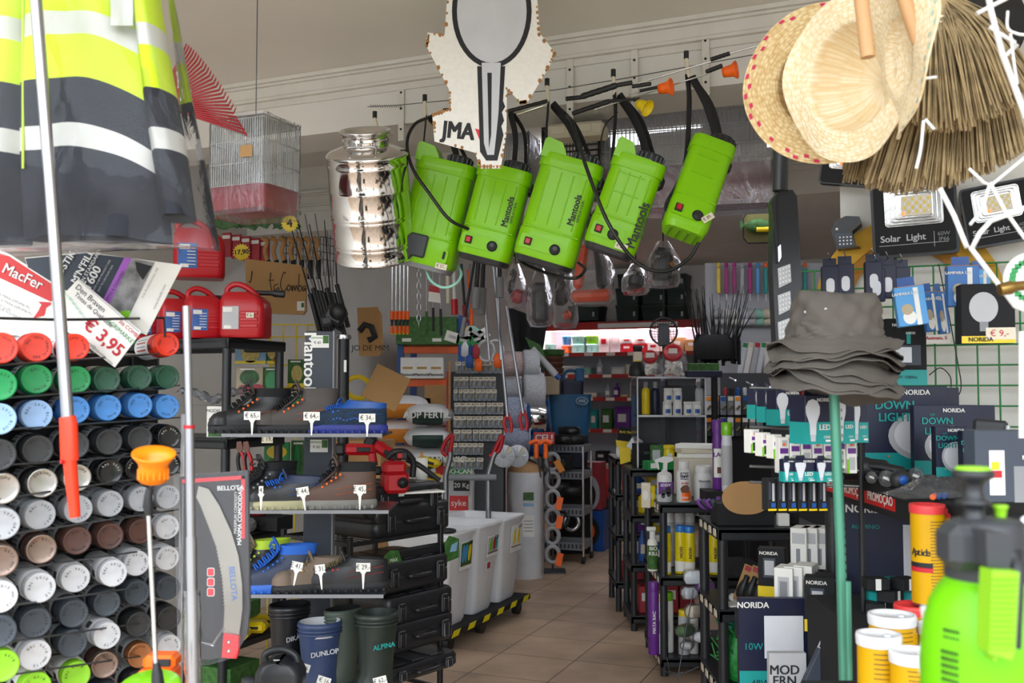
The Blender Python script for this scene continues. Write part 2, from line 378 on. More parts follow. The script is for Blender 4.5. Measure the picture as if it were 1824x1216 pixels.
def can_proto(k):
    c = CAPS[k]; mat('cap_'+k, c[0], c[1], c[2], var=(30, .1)); mat('body_'+k, PAL[k], .35, var=(20, .15)); mat('captext_'+k, '#20242a' if k in ('white', 'light_grey', 'lime', 'blue', 'pale_blue', 'silver') else '#c9c9c0' if k in ('gloss_black',) else '#17181c', .6)
    t = thing('spray_can', k, 'spray can', (0, 0, 0)); t['label'] = 'x'
    # axis along local -y, cap end at y=0
    b = MB(); o = (0, 0, 0); ax = (0, 1, 0)
    b.lathe([(.0295, .034), (.0325, .036), (.0325, .075)], 'body_'+k, 28, o, ax=ax); b.lathe([(.0326, .075), (.0326, .19)], 'can_print', 28, o, ax=ax); b.lathe([(.0325, .19), (.030, .2)], 'can_metal', 28, o, ax=ax)
    for i in range(9):      # barcode strip and printed name along the body
        a = math.radians(150+i*3.0); b.box((.0331*math.cos(a), .055, .0331*math.sin(a)), (.0008, .026, .0009), 'ink')
    for i in range(5):
        a = math.radians(120+i*17)
        for s_ in range(4): b.box((.0329*math.cos(a), .1+.02*s_, .0329*math.sin(a)), (.0012, .015, .0012+.003*(i % 2)), 'ink' if i % 2 == 0 else 'body_'+k)
    obj('can', b, t)
    b = MB()
    b.lathe([(.0005, .0025), (.019, .0025), (.0265, .0012), (.0292, 0), (.0305, .0018), (.0312, .034)], 'cap_'+k, 32, o, ax=ax)
    T = CTXT[k]; n = len(T)
    for i, ch in enumerate(T):
        if ch == ' ': continue
        a = math.radians(150-i*360/ max(n+6, 20)); b.text(ch, .0205*math.cos(a), .0205*math.sin(a), .0075, 'captext_'+k, .0008, a-PI/2)
    obj('cap', b, t)
    return t
CAN = [
 ('topmost red row', [(3, 619, 'red'), (66, 618, 'red'), (134, 618, 'bright_red'), (299, 613, 'bright_red')]),
 ('second row of green caps', [(1, 685, 'green'), (66, 675, 'green'), (137, 676, 'green'), (191, 676, 'dark_green'), (249, 672, 'dark_green'), (299, 671, 'dark_green')]),
 ('third row of blue caps', [(0, 746, 'pale_blue'), (66, 738, 'pale_blue'), (135, 730, 'blue'), (193, 726, 'blue'), (250, 722, 'blue'), (299, 724, 'blue')]),
 ('fourth row of matt black caps', [(0, 810, 'black'), (68, 801, 'black'), (134, 793, 'black'), (195, 787, 'black'), (250, 781, 'black'), (302, 778, 'gloss_black')]),
 ('fifth row of chrome and black caps', [(6, 870, 'silver'), (76, 860, 'silver'), (138, 851, 'silver'), (196, 841, 'gloss_black'), (246, 834, 'gloss_black'), (301, 827, 'gloss_black')]),
 ('sixth row of pale grey caps', [(6, 933, 'light_grey'), (72, 917, 'light_grey'), (140, 907, 'light_grey'), (197, 897, 'light_grey'), (252, 889, 'light_grey'), (300, 885, 'light_grey')]),
 ('seventh row of brown caps', [(3, 999, 'bronze'), (74, 978, 'bronze'), (138, 963, 'brown'), (197, 955, 'brown'), (252, 946, 'brown'), (299, 939, 'white')]),
 ('eighth row of white caps', [(2, 1063, 'white'), (68, 1044, 'white'), (135, 1030, 'white'), (193, 1016, 'white'), (244, 1003, 'white'), (299, 994, 'white')]),
 ('ninth row of slate grey caps', [(0, 1125, 'slate'), (64, 1110, 'slate'), (132, 1093, 'slate'), (191, 1074, 'slate'), (245, 1056, 'slate'), (300, 1047, 'slate')]),
 ('tenth row of white and black caps', [(5, 1186, 'lime'), (64, 1167, 'white'), (130, 1146, 'slate'), (187, 1129, 'white'), (248, 1112, 'black'), (302, 1101, 'black')]),
 ('eleventh row of mixed metallic caps', [(64, 1224, 'lime'), (136, 1203, 'lime'), (187, 1184, 'bronze'), (250, 1167, 'copper'), (302, 1152, 'white')]),
 ('bottom row', [(130, 1262, 'slate'), (190, 1240, 'slate'), (250, 1222, 'silver'), (302, 1206, 'light_grey')])]
WORD = {'red': 'red', 'bright_red': 'bright red', 'green': 'green', 'dark_green': 'dark green', 'blue': 'blue', 'pale_blue': 'pale blue', 'black': 'matt black', 'gloss_black': 'gloss black', 'silver': 'shiny chrome', 'light_grey': 'pale grey', 'brown': 'brown', 'bronze': 'bronze', 'white': 'white', 'slate': 'slate grey', 'lime': 'lime green', 'copper': 'copper'}
for rn, (row, cans) in enumerate(CAN):
    for i, (px, py, k) in enumerate(cans):
        lab = '%s capped can, %s in the %s' % (WORD[k], ORD[i], row)
        pull = .02 if (rn, i) in ((7, 3), (9, 3), (7, 1)) else .0
        loc = at(px, py, ycan(px)) + Vector((.6, -.8, 0))*pull*(2.2 if (rn, i) == (7, 3) else 1)
        yaw = math.radians(37+random.uniform(-2.5, 2.5)); pt = math.radians(random.uniform(-1.5, 1.5))
        if k not in protos:
            protos[k] = can_proto(k); o = protos[k]; place(o, loc, yaw, random.uniform(-.6, .6), pt); o['label'] = lab; o['group'] = 'spray cans in the rack'
        else: dup(protos[k], loc, yaw, lab, 'spray cans in the rack', random.uniform(-.6, .6), pt)
# wire rack behind the cans
t = thing('spray_can_rack', 'black wire rack holding rows of spray cans on their sides', 'rack', (at(66, 1216, 2.3).x-.12, 2.28, 0))
def rk(px, py, off): return at(px, py, ycan(px)) + Vector((-.6, .8, 0))*off
def W2L(o, p): return o.matrix_world.inverted() @ Vector(p)
bpy.context.view_layer.update()
inv = t.matrix_world.inverted()
b = MB()
rows_y = [640, 700, 758, 822, 888, 955, 1020, 1085, 1150, 1210, 1262]
for yy in rows_y:
    a = at(-60, yy+14, ycan(-60)); c = at(330, yy-45 if yy > 850 else yy-14, ycan(330))
    for off in (.045, .17):
        d = Vector((-.6, .8, 0))*off; b.tube([inv @ (a+d), inv @ (c+d)], .0022, 'wire' if off < .1 else 'black', 5)
b.tube([inv @ p for p in curve([at(-20, 566, 1.95), at(120, 569, 2.1), at(292, 566, 2.5)])], .003, 'black', 6)
b.tube([inv @ at(292, 566, 2.5), inv @ at(294, 600, 2.5)], .003, 'black', 6)
obj('rail', b, t)
for px in (27, 98, 162, 222, 276, 322):
    b = MB(); p = at(px, 600, ycan(px))+Vector((-.6, .8, 0))*.19; b.cyl(inv @ Vector((p.x, p.y, .02)), inv @ Vector((p.x, p.y, 1.5)), .004, 'black', 6); obj('upright', b, t)
b = MB(); p = at(326, 830, 2.66); q = at(326, 1216, 2.66)
b.box(inv @ Vector((p.x, p.y, .72)), (.012, .02, 1.25), 'light_grey', .002); obj('side_post', b, t, 'pale grey side post')
b = MB(); c0 = at(-60, 900, ycan(-60))+Vector((-.6, .8, 0))*.235; c1 = at(322, 900, ycan(322))+Vector((-.6, .8, 0))*.235
b.add([inv @ Vector((c.x, c.y, z)) for z in (.1, 1.5) for c in (c0, c1)]+[inv @ Vector((c.x-.01, c.y+.01, z)) for z in (.1, 1.5) for c in (c0, c1)], [(0, 1, 3, 2), (4, 6, 7, 5), (0, 4, 5, 1), (2, 3, 7, 6), (0, 2, 6, 4), (1, 5, 7, 3)], 'matt_black'); obj('back_panel', b, t)
# ---- signs stacked above the cans
z5 = lambda l: [(x/3.648, 400+y/3.648) for x, y in l]
def zt(s, x, y, size, m, r=0, bold=False, sx=1): return (s, x/3.648, 400+y/3.648, size/3.648, m, r, bold, sx)
mat('sign_red', '#cf2020', .45); mat('sign_navy', '#2b3442', .5); mat('photo_grey', '#8a8a8c', .5, var=(30, .5)); mat('sign_purple', '#a25cc0', .5); mat('mint', '#9ed6c4', .6)
card('advertising_card', 'red and white card for foam guns behind the leftmost spray cans', 'sign', 2.42, 20, 520,
     z5([(-120, 120), (60, 190), (420, 420), (360, 740), (-120, 700)]), [(z5([(-120, 150), (60, 205), (420, 440), (330, 500), (-120, 290)]), 'sign_red'), (z5([(250, 500), (330, 505), (330, 520), (300, 540), (290, 590), (215, 610), (250, 560), (270, 520)]), 'sign_red')],
     [zt('MacFer', 150, 340, 95, 'white', -25, True), zt('PISTOLA PARA ESPUMA PU', 60, 480, 26, 'grey', -25), zt('PISTOLA PARA ESPUMA PU', 75, 520, 26, 'grey', -25), zt('FOAM GUN', 10, 530, 26, 'grey', -25), zt('POUR MOUSSE PU', 60, 575, 24, 'grey', -25)])
card('advertising_card', 'dark blue card with purple stripe and a photo of a gun nozzle', 'sign', 2.38, 180, 520,
     z5([(160, 215), (560, 178), (1185, 262), (950, 718), (420, 430), (180, 280)]),
     [(z5([(165, 220), (560, 184), (830, 215), (690, 500), (420, 424), (182, 276)]), 'sign_navy'), (z5([(810, 212), (858, 218), (715, 515), (670, 490)]), 'sign_purple'), (z5([(858, 220), (1005, 245), (830, 610), (715, 515)]), 'photo_grey'),
      (z5([(880, 240), (990, 270), (930, 360), (890, 300)]), 'ink'), (z5([(790, 560), (850, 560), (835, 610), (790, 600)]), 'lime')],
     [zt('BOSTIK', 425, 268, 66, 'white', 58, True), zt("M'N'FILL", 543, 275, 66, 'white', 62, True), zt('GUN STANDARD', 585, 290, 36, 'white', 62), zt('T600', 605, 350, 80, 'white', 62, True), zt('TOOLS & CLEANERS', 748, 405, 26, 'sign_navy', 60),
      zt('www.bostik.com', 1040, 470, 26, 'grey', 66), zt('MOUNT A NEW PRODUCT LINE', 660, 340, 17, 'light_grey', 62), zt('EASY TO USE FOAM GUN', 690, 350, 17, 'light_grey', 62), zt('FOR PROFESSIONAL USE', 980, 380, 20, 'grey', 64)])
card('price_card', 'white tilted price card reading 3,95 euro above the spray cans', 'price card', 2.33, 165, 575,
     z5([(510, 350), (918, 695), (745, 927), (290, 582)]), [(z5([(505, 358), (512, 356), (908, 694), (902, 700)]), 'light_grey')],
     [zt('Den Braven', 590, 480, 52, 'sign_navy', -41), zt('Tintas de Qualidade', 610, 555, 40, 'sign_navy', -41), zt('€ 3,95', 675, 735, 118, 'red_ink', -41, True), zt('Sta COMBA', 845, 683, 36, 'red_ink', -41), zt('AGRIMARKET', 790, 700, 40, 'green', -41),
      zt('geral@stacomba.com', 650, 830, 26, 'grey', -41)] + [zt('RAL %d' % (6000+i*5), 450+i*22, 470+i*30, 17, 'mint', -41) for i in range(5)])
# ---- hi-vis jacket in its bag
mat('hivis', '#c4de12', .7, bump=(300, .3), var=(5, .06)); mat('reflective', '#c4c3be', .45, bump=(400, .2)); mat('jacket_navy', '#1c1f28', .85, bump=(200, .3)); mat('hivis_edge', '#b8e030', .7)
YJ = 2.02; t = thing('safety_jacket', 'yellow and navy high visibility jacket in a clear bag, hanging top left', 'jacket', at(150, -160, YJ))
bpy.context.view_layer.update()
def jpanel(xs, ys_by, depth, name, ph, fold=.012, drop=None):
    """closed garment tube: xs(py)->(left px, right px); bands list of (py, material) top to bottom"""
    b = MB(); o = t.matrix_world.translation; seg = 44
    bands = ys_by; ys = []; ms = []
    for i in range(len(bands)-1):
        n = max(1, int((bands[i+1][0]-bands[i][0])/16))
        for k in range(n): ys.append(bands[i][0]+(bands[i+1][0]-bands[i][0])*k/n); ms.append(bands[i][1])
    ys.append(bands[-1][0])
    rs = []
    for y in ys:
        l, r = xs(y); cx, hw = (l+r)/2, (r-l)/2; ring = []
        for j in range(seg):
            a = 2*PI*j/seg; f = 1+fold*8*math.sin(a*5+ph+y*.004)*math.sin(a*2+ph)
            px = cx+hw*math.cos(a); yy = y + (drop(px) if drop else 0)
            yy = y+(yy-y)*max(.15, min(1, (440-y)/190)); p = at(px, yy, YJ); p.y += -depth*math.sin(a)*f + fold*.8*math.sin(px*.055+ph+y*.01)*(.4+y/500)
            ring.append(p-o)
        rs.append(ring)
    for i in range(len(rs)-1): b.rings([rs[i], rs[i+1]], ms[i], i == 0, i == len(rs)-2)
    return obj(name, b, t)
dr = lambda px: max(0, (px-150)/150)**2*58 + max(0, (60-px)/250)*20
A = [(-200, 'hivis'), (36, 'reflective'), (76, 'hivis'), (152, 'jacket_navy'), (232, 'reflective'), (273, 'jacket_navy'), (426, 'jacket_navy')]
jpanel(lambda y: (40, 268+y*.085), A, .055, 'body_panel', .3, drop=dr)
jpanel(lambda y: (-150, 52), [(p+ (0 if p < 0 else 6), m) for p, m in A], .06, 'body_panel', 1.9)
jpanel(lambda y: (240+y*.13, 282+y*.17), [(-200, 'hivis'), (58, 'reflective'), (97, 'hivis'), (171, 'jacket_navy'), (239, 'reflective'), (276, 'jacket_navy'), (390, 'jacket_navy')], .06, 'sleeve', .7, .008)
b = MB(); o = t.matrix_world.translation
for (l, r, y0, y1) in ((198, 237, -160, 46),):
    for k in range(6):
        ya, yb = y0+(y1-y0)*k/6, y0+(y1-y0)*(k+1)/6
        b.box(at((l+r)/2, (ya+yb)/2, YJ-.062)-o, (mpp(YJ)*(r-l), .004, mpp(YJ)*(yb-ya)*1.01), 'reflective')
obj('shoulder_band', b, t)
b = MB(); b.tube([at(41, y, YJ-.03)-o for y in range(-150, 330, 30)], .0028, 'hivis_edge', 6); obj('zip_edge', b, t)
b = MB(); rs = []
for i in range(15):
    y = -180+i*(442+180)/14; l, r = -170, 305+max(0, y+20)*.19; cx, hw = (l+r)/2, (r-l)/2; ring = []
    for j in range(60):
        a = 2*PI*j/60; p = at(cx+hw*math.cos(a), y+6*math.sin(a*3+i), YJ); wob = .010*math.sin(a*13+y*.02)+.007*math.sin(a*23-y*.05)
        p.y -= (.105+wob)*math.sin(a)*(1 if i < 13 else .6); ring.append(p-o)
    rs.append(ring)
b.rings(rs, 'thin_film', False, True); obj('plastic_bag', b, t, 'clear crinkled plastic bag')
b = MB(); b.tube(curve([at(150, -160, YJ)-o, at(150, -190, YJ)-o, at(160, -215, YJ)-o]), .003, 'steel', 6); obj('hanger_hook', b, t)
# ---- aluminium pole with red handle, second telescopic pole, orange nozzle lance
t = thing('telescopic_pole', 'tall aluminium pole ending in a red plastic handle before the spray cans', 'pole', at(132, 920, 1.86)); o = Vector(at(132, 920, 1.86))
mat('aluminium', '#b3b4ba', .28, .95, bump=(40, .05)); mat('handle_red', '#f03812', .35)
b = MB(); b.tube([at(58, -80, 1.86)-o, at(90, 330, 1.86)-o, at(121, 750, 1.86)-o], .0112, 'aluminium', 20); obj('pole_tube', b, t)
b = MB(); b.tube([at(120, 742, 1.86)-o, at(122, 755, 1.86)-o, at(124, 820, 1.86)-o], [.015, .0165, .0165], 'handle_red', 16, .8)
b.tube([at(124, 815, 1.86)-o, at(128, 860, 1.86)-o, at(134, 921, 1.86)-o], [.0125, .0115, .0095], 'handle_red', 14); b.cyl(at(114, 822, 1.85)-o, at(108, 822, 1.845)-o, .004, 'red', 8); obj('handle', b, t, 'red plastic handle')
t = thing('telescopic_pole', 'upright aluminium pole wrapped in film beside the blister packed saw', 'pole', (at(342, 900, 1.9).x, 1.9, 0)); bpy.context.view_layer.update(); o = t.location.copy()
b = MB(); b.tube([at(332, 545, 1.9)-o, at(337, 760, 1.9)-o], .0072, 'aluminium', 18); b.tube([at(337, 758, 1.9)-o, at(340, 960, 1.9)-o], .0088, 'aluminium', 18)
b.tube([at(340, 955, 1.9)-o, at(345, 1230, 1.9)-o, Vector((.0, 0, .02))], .0105, 'aluminium', 18); obj('pole_tube', b, t)
b = MB(); b.cyl(at(337, 757, 1.9)-o, at(337, 763, 1.9)-o, .0105, 'red', 16); obj('red_ring', b, t, 'red locking ring')
b = MB(); rs = []
for i in range(12):
    c = at(341+i*.4, 1050+i*16, 1.9)-o; rs.append([c+Vector(((.014+.004*random.random())*math.cos(2*PI*j/14), (.014+.003*random.random())*math.sin(2*PI*j/14), 0)) for j in range(14)])
b.rings(rs, 'clear_film', False, False); obj('film_wrap', b, t, 'clear wrinkled film')
mat('nozzle_orange', '#ff8a08', .35)
t = thing('spray_lance', 'thin steel spray lance topped by an orange cup nozzle', 'spray lance', at(280, 1230, 1.6)); o = at(280, 1230, 1.6)
b = MB(); b.tube([at(264, 898, 1.6)-o, at(278, 1190, 1.6)-o], .0035, 'chrome', 12); obj('lance_tube', b, t)
c = at(273, 842, 1.6)-o; ax = Vector((.12, -.3, .95)).normalized()
b = MB(); b.lathe([(.0015, -.012), (.022, -.012), (.0225, .012), (.024, .018), (.033, .03), (.034, .032), (.0335, .034), (.022, .02), (.019, .008), (.001, .006)], 'nozzle_orange', 32, c, ax=ax)
for i in range(16): a = 2*PI*i/16; b.box(c+Vector((.0225*math.cos(a), .0225*math.sin(a), -.002)), (.003, .003, .018), 'nozzle_orange', .001)
obj('cup_nozzle', b, t, 'orange plastic cup nozzle')
b = MB(); b.tube([at(267, 870, 1.6)-o, at(264, 885, 1.6)-o, at(264, 900, 1.6)-o, at(265, 918, 1.6)-o], [.006, .007, .0085, .0055], 'black', 12); b.tube([at(278, 1180, 1.6)-o, at(280, 1200, 1.6)-o, at(282, 1230, 1.6)-o], [.005, .009, .011], 'black', 12); obj('nozzle_joint', b, t, 'black plastic joint')
# orange tray box with lime lid bottom
t = thing('bait_box', 'small orange plastic box with black slot under the spray lance', 'box', at(284, 1216, 1.95))
b = MB(); b.box((0, 0, -.01), (.068, .05, .08), 'orange', .004); b.box((.006, -.004, .044), (.062, .05, .028), 'orange', .008); obj('box_body', b, t)
b = MB(); b.box((.014, -.03, .046), (.034, .006, .014), 'ink', .002); obj('slot', b, t)
b = MB(); b.lathe([(.001, 0), (.05, 0), (.055, -.004), (.055, -.02)], 'lime', 28); single('green_disc', b, 'lime green round plastic lid at the foot of the spray lance', 'disc', at(264, 1222, 1.75), pitch=.35)
# ---- pruning saw in its blister card
YS = 2.28; z6 = lambda l: [(x/2.356, 700+y/2.356) for x, y in l]; q = PX(385, 1216, YS); t = thing('pruning_saw_pack', 'curved pruning saw sealed in a large clear blister card', 'saw', q.o)
mat('card_black', '#2a2a2e', .35); mat('saw_steel', '#9d9a92', .35, .7, bump=(90, .1)); mat('card_red', '#d83038', .4); mat('blue_ink', '#5878b0', .5)
b = MB(); b.prism(q.L(z6([(752, 350), (1045, 322), (1052, 900), (1040, 1010), (985, 1092), (880, 1120), (770, 1100)])), 0, .003, 'card_black')
b.prism(q.L(z6([(765, 362), (1028, 345), (1028, 360), (765, 378)])), -.0008, 0, 'card_red'); b.prism(q.L(z6([(1013, 345), (1028, 345), (1028, 610), (1013, 610)])), -.0008, 0, 'card_red')
def t6(s, x, y, sz, m, r=0, bo=False, sx=1): a = q(x/2.356, 700+y/2.356); b.text(s, a[0], a[1], sz/2.356*mpp(YS), m, -.0014, math.radians(r), bo, sx)
t6('BELLOTA', 968, 398, 27, 'white', 2, True); t6('MÁXIMA COMODIDAD', 1008, 515, 23, 'white', 90, True); t6('MAXIMUM COMODITY', 990, 500, 17, 'white', 90)
for k in range(3): c = q(885/2.356, 700+(750+42*k)/2.356); b.prism([(c[0]+x, c[1]+z) for x, z in rrect(.017, .019, .004)], -.001, 0, 'white'); b.prism([(c[0]+x, c[1]+z) for x, z in rrect(.014, .016, .003)], -.0015, 0, 'card_red')
obj('backing_card', b, t)
b = MB(); outer = [(838, 388), (880, 400), (925, 470), (975, 580), (1005, 680), (1020, 800), (1022, 900), (1008, 1010)]; inner = [(945, 1000), (950, 900), (940, 770), (915, 640), (885, 560), (850, 470), (830, 430)]
teeth = []
for i in range(len(inner)-1):
    n = 9
    for k in range(n):
        f = k/n; x = inner[i][0]+(inner[i+1][0]-inner[i][0])*f; y = inner[i][1]+(inner[i+1][1]-inner[i][1])*f; teeth += [(x, y), (x-6, y+2)]
b.prism(q.L(z6(outer+teeth+[inner[-1]])), -.009, -.006, 'saw_steel'); c = q(982/2.356, 700+795/2.356); b.text('BELLOTA', c[0], c[1], 34/2.356*mpp(YS), 'blue_ink', -.0095, math.radians(-84), True); obj('saw_blade', b, t)
b = MB(); b.prism(q.L(z6([(948, 1000), (1010, 1012), (1008, 1080), (1000, 1105), (940, 1100)])), -.018, -.003, 'card_red')
for yy in (1035, 1072): c = q(970/2.356, 700+yy/2.356); b.lathe([(.005, 0), (.005, .003), (.002, .005)], 'chrome', 12, (c[0], -.018, c[1]), ax=(0, -1, 0))
obj('saw_handle', b, t, 'red saw handle with two rivets')
b = MB(); fr = q.L(z6([(775, 380), (770, 900), (800, 1030), (900, 1050), (945, 980)])); b.tube([(x, -.012, z) for x, z in fr], .003, 'acrylic', 6)
b.prism(q.L(z6([(742, 342), (1048, 320), (1056, 905), (1044, 1015), (988, 1100), (880, 1130), (762, 1112)])), -.022, -.021, 'thin_film', 'clear_label'); obj('blister', b, t, 'clear plastic blister')
# ---- red spring rake
t = thing('leaf_rake', 'red fan shaped leaf rake hung against the ceiling moulding', 'rake', at(300, 190, 2.6)); o = at(300, 190, 2.6)
b = MB(); mat('rake_red', '#a81420', .4)
for i in range(26):
    f = i/25; tip = (328+f*110, 88+ (f**1.25)*150); r0 = (285+f*20, 170+f*25)
    p = at(r0[0], r0[1], 2.6); e = at(tip[0], tip[1], 2.55); e2 = at(tip[0]+4, tip[1]-9, 2.5)
    if i > 20: e2 = at(tip[0]+2, tip[1]+4, 2.5)
    b.tube([p-o, (p+e)/2-o, e-o, e2-o], .0032, 'rake_red', 5, .5)
obj('tines', b, t); b = MB(); b.tube([at(285, 168, 2.6)-o, at(306, 197, 2.6)-o], .012, 'rake_red', 10); b.tube([at(296, 183, 2.6)-o, at(200, 260, 2.75)-o], .012, 'wood', 10); obj('rake_head', b, t)
# ================================================================ things hanging under the lintel
def YB(px): return VBEAM/(Dd.y + Dd.x*(px-912)/F)
for n, (px, py, hy) in enumerate([(673, 225, 210), (762, 212, 180), (980, 188, 152), (1098, 172, 136), (1228, 138, 104)]):
    Y = YB(px)-.17; o = at(px, py, Y); w2 = ['behind the steel drum', 'left of the key shaped sign', 'of the third sprayer', 'of the fourth sprayer', 'furthest right'][n]
    t = thing('wall_hook', 'white hook with black rubber tip on the lintel, %s' % w2, 'hook', o, ANG, 'hooks along the lintel'); m = mpp(Y)
    b = MB(); h = (py-hy)*m; b.tube(curve([(0, .12, -.0), (0, .06, -.012), (0, .0, -.008), (-.004, -.012, .02), (-.008, -.012, h)]), .0075, 'ivory', 10); obj('hook_arm', b, t)
    b = MB(); b.cyl((-.008, -.012, h-.002), (-.008, -.012, h+.026), .0095, 'black', 12); obj('rubber_tip', b, t, 'black rubber tip')
    b = MB(); b.box((.03, .145, .10), (.028, .006, .26), 'trim_white', .001)
    for z in (.0, .09, .16): b.cyl((.03, .139, z+.02), (.03, .143, z+.02), .005, 'ink', 8)
    obj('bracket', b, t)
b = MB(); pts = [at(px, py, YB(px)-.09) for px, py in ((655, 190), (700, 188), (785, 180), (990, 160), (1110, 140), (1230, 118), (1350, 96))]
b.tube(pts, .002, 'wire', 5)
for i in range(14): p = at(660+i*4, 189, YB(660)-.09); b.tube([p+Vector((0, 0, .006)), p+Vector((.006, 0, -.006))], .0015, 'wire', 4)
single('tension_wire', b, 'thin rusty wire stretched along the white lintel', 'wire')
mat('tank_green', '#82c600', .36, coat=.12, spec=.3, var=(3, .05)); mat('tank_dark', '#5a9a06', .35); mat('strap', '#17181b', .75); mat('hose_black', '#101114', .3)
def sprayer(n, top, bot, wpx, lab, variant):
    Y = YB((top[0]+bot[0])/2)-.30; a, c = at(*top, Y), at(*bot, Y); ax = a-c; H = ax.length; roll = math.atan2(ax.x, ax.z); W = wpx*mpp(Y)
    yaw = (-.12, -.1, -.08, -.06, .0)[n]; t = thing('knapsack_sprayer', lab, 'sprayer', c, yaw, 'green knapsack sprayers under the lintel', roll, (.05, .05, .05, .05, -.22)[n])
    inv = t.matrix_world.inverted() if False else (Matrix.Translation(c) @ rot(yaw, roll, (.05, .05, .05, .05, -.22)[n])).inverted()
    D = W*.72; mg = 'tank_green'
    def ring(w_, d_, z, r=.03, k=6): return [(x, y, z) for x, y in rrect(w_, d_, min(r, w_*.3, d_*.3), k)]
    b = MB()
    prof = [(.90, 0, .93), (.985, .012, .98), (1.0, .05*H/.44, 1), (1.0, .10, 1), (.975, .11, .97), (.965, .3*H/.44, .96), (.955, H-.075, .95)]
    b.rings([ring(W*f, D*g, z, .045) for f, z, g in prof], mg)
    b.rings([ring(W*1.0, D*1.0, H-.078, .045), ring(W*1.015, D*1.01, H-.072, .045), ring(W*1.01, D*1.0, H-.035, .045), ring(W*.99, D*.98, H-.028, .045)], mg)
    if variant != 'oct':
        b.rings([ring(W*.30, D*.8, H-.03, .02), ring(W*.27, D*.7, H+.012, .02)][::1], mg) if False else None
        b.prism([(-W*.5, H-.05), (-W*.5, H+.012), (-W*.46, H+.022), (-W*.22, H+.014), (-W*.14, H-.012), (-W*.1, H-.03), (-W*.1, H-.05)], -D*.47, D*.2, mg)
    for xr in (-.30, -.1, .1, .30):     # moulded ribs
        if variant == 'oct': continue
        b.tube([(W*xr, -D*.482, .13), (W*xr, -D*.474, H-.09)], .003, mg, 6)
    if variant in ('oct', 'lines'):
        for k in range(3): b.box((-W*.05, -D*.485, .2+k*.07), (W*.5, .006, .004), mg, .001)
    b.box((0, -D*.49, .11), (W*.9, .006, .006), mg, .002)
    obj('tank', b, t)
    b = MB(); b.rings([ring(W*.86, D*.88, -.014, .04), ring(W*.94, D*.97, .004, .045)], 'grey' if variant == 'grey' else 'black_plastic' if variant != 'oct' else mg)
    if variant == 'oct':
        for k in range(4): b.box((-W*.3+k*W*.2, 0, -.016), (.006, D*.7, .006), 'tank_dark')
    obj('base_plate', b, t)
    b = MB(); b.lathe([(.048, 0), (.05, .03), (.044, .036), (.001, .036)], 'black_plastic', 20, (W*.17, 0, H-.03)); 
    for k in range(16): b.box((W*.17+.05*math.cos(k*PI/8), .05*math.sin(k*PI/8), H-.014), (.006, .006, .026), 'black_plastic')
    obj('filler_cap', b, t, 'black screw cap')
    if n != 0:
        b = MB(); b.box((W*.42, D*.2, H-.08), (W*.3, D*.35, .05), 'black_plastic', .012); obj('carry_handle', b, t)
    b = MB(); f = -D*.5-.002
    if variant == 'grey':
        b.box((-W*.17, f-.002, .07), (W*.44, .014, .088), 'dark_grey', .006); b.lathe([(.016, 0), (.016, .02), (.01, .024)], 'yellow', 12, (-W*.5, -D*.3, .04), ax=(-1, 0, 0))
        obj('battery_cover', b, t, 'grey battery cover'); b = MB(); b.prism([(W*.36+x, .05+z) for x, z in rrect(.03, .055, .012)], f-.004, f+.004, 'tank_green'); b.prism([(W*.36+x, .055+z) for x, z in rrect(.010, .03, .004)], f-.006, f, 'ink'); obj('outlet', b, t)
    else:
        z0 = .055 if variant != 'oct' else .05
        b.prism([(-W*.12+x, z0+z) for x, z in rrect(W*.62, .05, .008)], f-.002, f+.006, mg)
        b.box((-W*.30, f-.005, z0), (.026, .01, .028), 'ink', .002); b.box((-W*.30, f-.011, z0), (.018, .006, .020), 'red', .002); obj('switch', b, t, 'red rocker switch')
        b = MB(); b.lathe([(.019, 0), (.02, .004), (.014, .007), (.005, .009)], 'ink', 16, (W*.14 if n != 3 else -W*.02, f, z0-.004), ax=(0, -1, 0))
        if variant != 'oct': b.lathe([(.008, 0), (.008, .012)], 'dark_grey', 10, (W*.14 if n != 3 else -W*.02, f, z0), ax=(0, -1, 0))
        obj('charging_socket', b, t, 'black charging socket')
    if n in (1, 2, 3):
        b = MB(); x0 = W*.26 if n != 3 else W*.36; z0 = H*.5 if n != 3 else .11
        yy = -D*.492 if n == 3 else -D*.488
        b.text('Mantools', x0, z0, .034 if n != 3 else .05, 'ink', yy-.003, PI/2, True, .9); b.text('SPRAYER', x0+.022, z0, .014, 'ink', yy-.003, PI/2, False, 1.5)
        obj('printed_name', b, t, 'printed brand name')
    if n in (0, 3, 4):
        b = MB(); x, z = {0: (W*.36, .012), 3: (W*.2, .02), 4: (W*.36, .05)}[n]; price(b, '€ 57,-' if n != 4 else '€ 89,-', x, z, f-.006, .045, .022, 0 if n != 4 else .9); obj('price_tag', b, t, 'cream price tag')
    # straps to the hook
    hk = [(762, 208), (905, 200), (980, 184), (1098, 168), (1228, 134)][n]; hp = inv @ at(*hk, YB(hk[0])-.18)
    b = MB(); 
    b.tube(curve([hp+Vector((-.008, 0, 0)), hp*.5+Vector((-W*.28, .02, H*.5)), Vector((-W*.42, .01, H*.62)), Vector((-W*.52, .0, H*.22)), Vector((-W*.48, 0, .05))]), .011, 'strap', 8, .25)
    obj('strap', b, t, 'black webbing strap')
    b = MB(); b.tube(curve([hp+Vector((.010, 0, 0)), hp*.45+Vector((.02, .02, H*.6)), Vector((W*.08, D*.2, H-.01)), Vector((W*.12, D*.4, H*.5))]), .016, 'strap', 8, .35)
    obj('strap', b, t, 'padded black strap'); b = MB(); b.tube(curve([hp+Vector((.022, .01, 0)), hp*.6+Vector((.06, .03, H*.42)), Vector((W*.32, D*.3, H-.02))]), .008, 'strap', 8, .3); obj('strap', b, t)
    return t
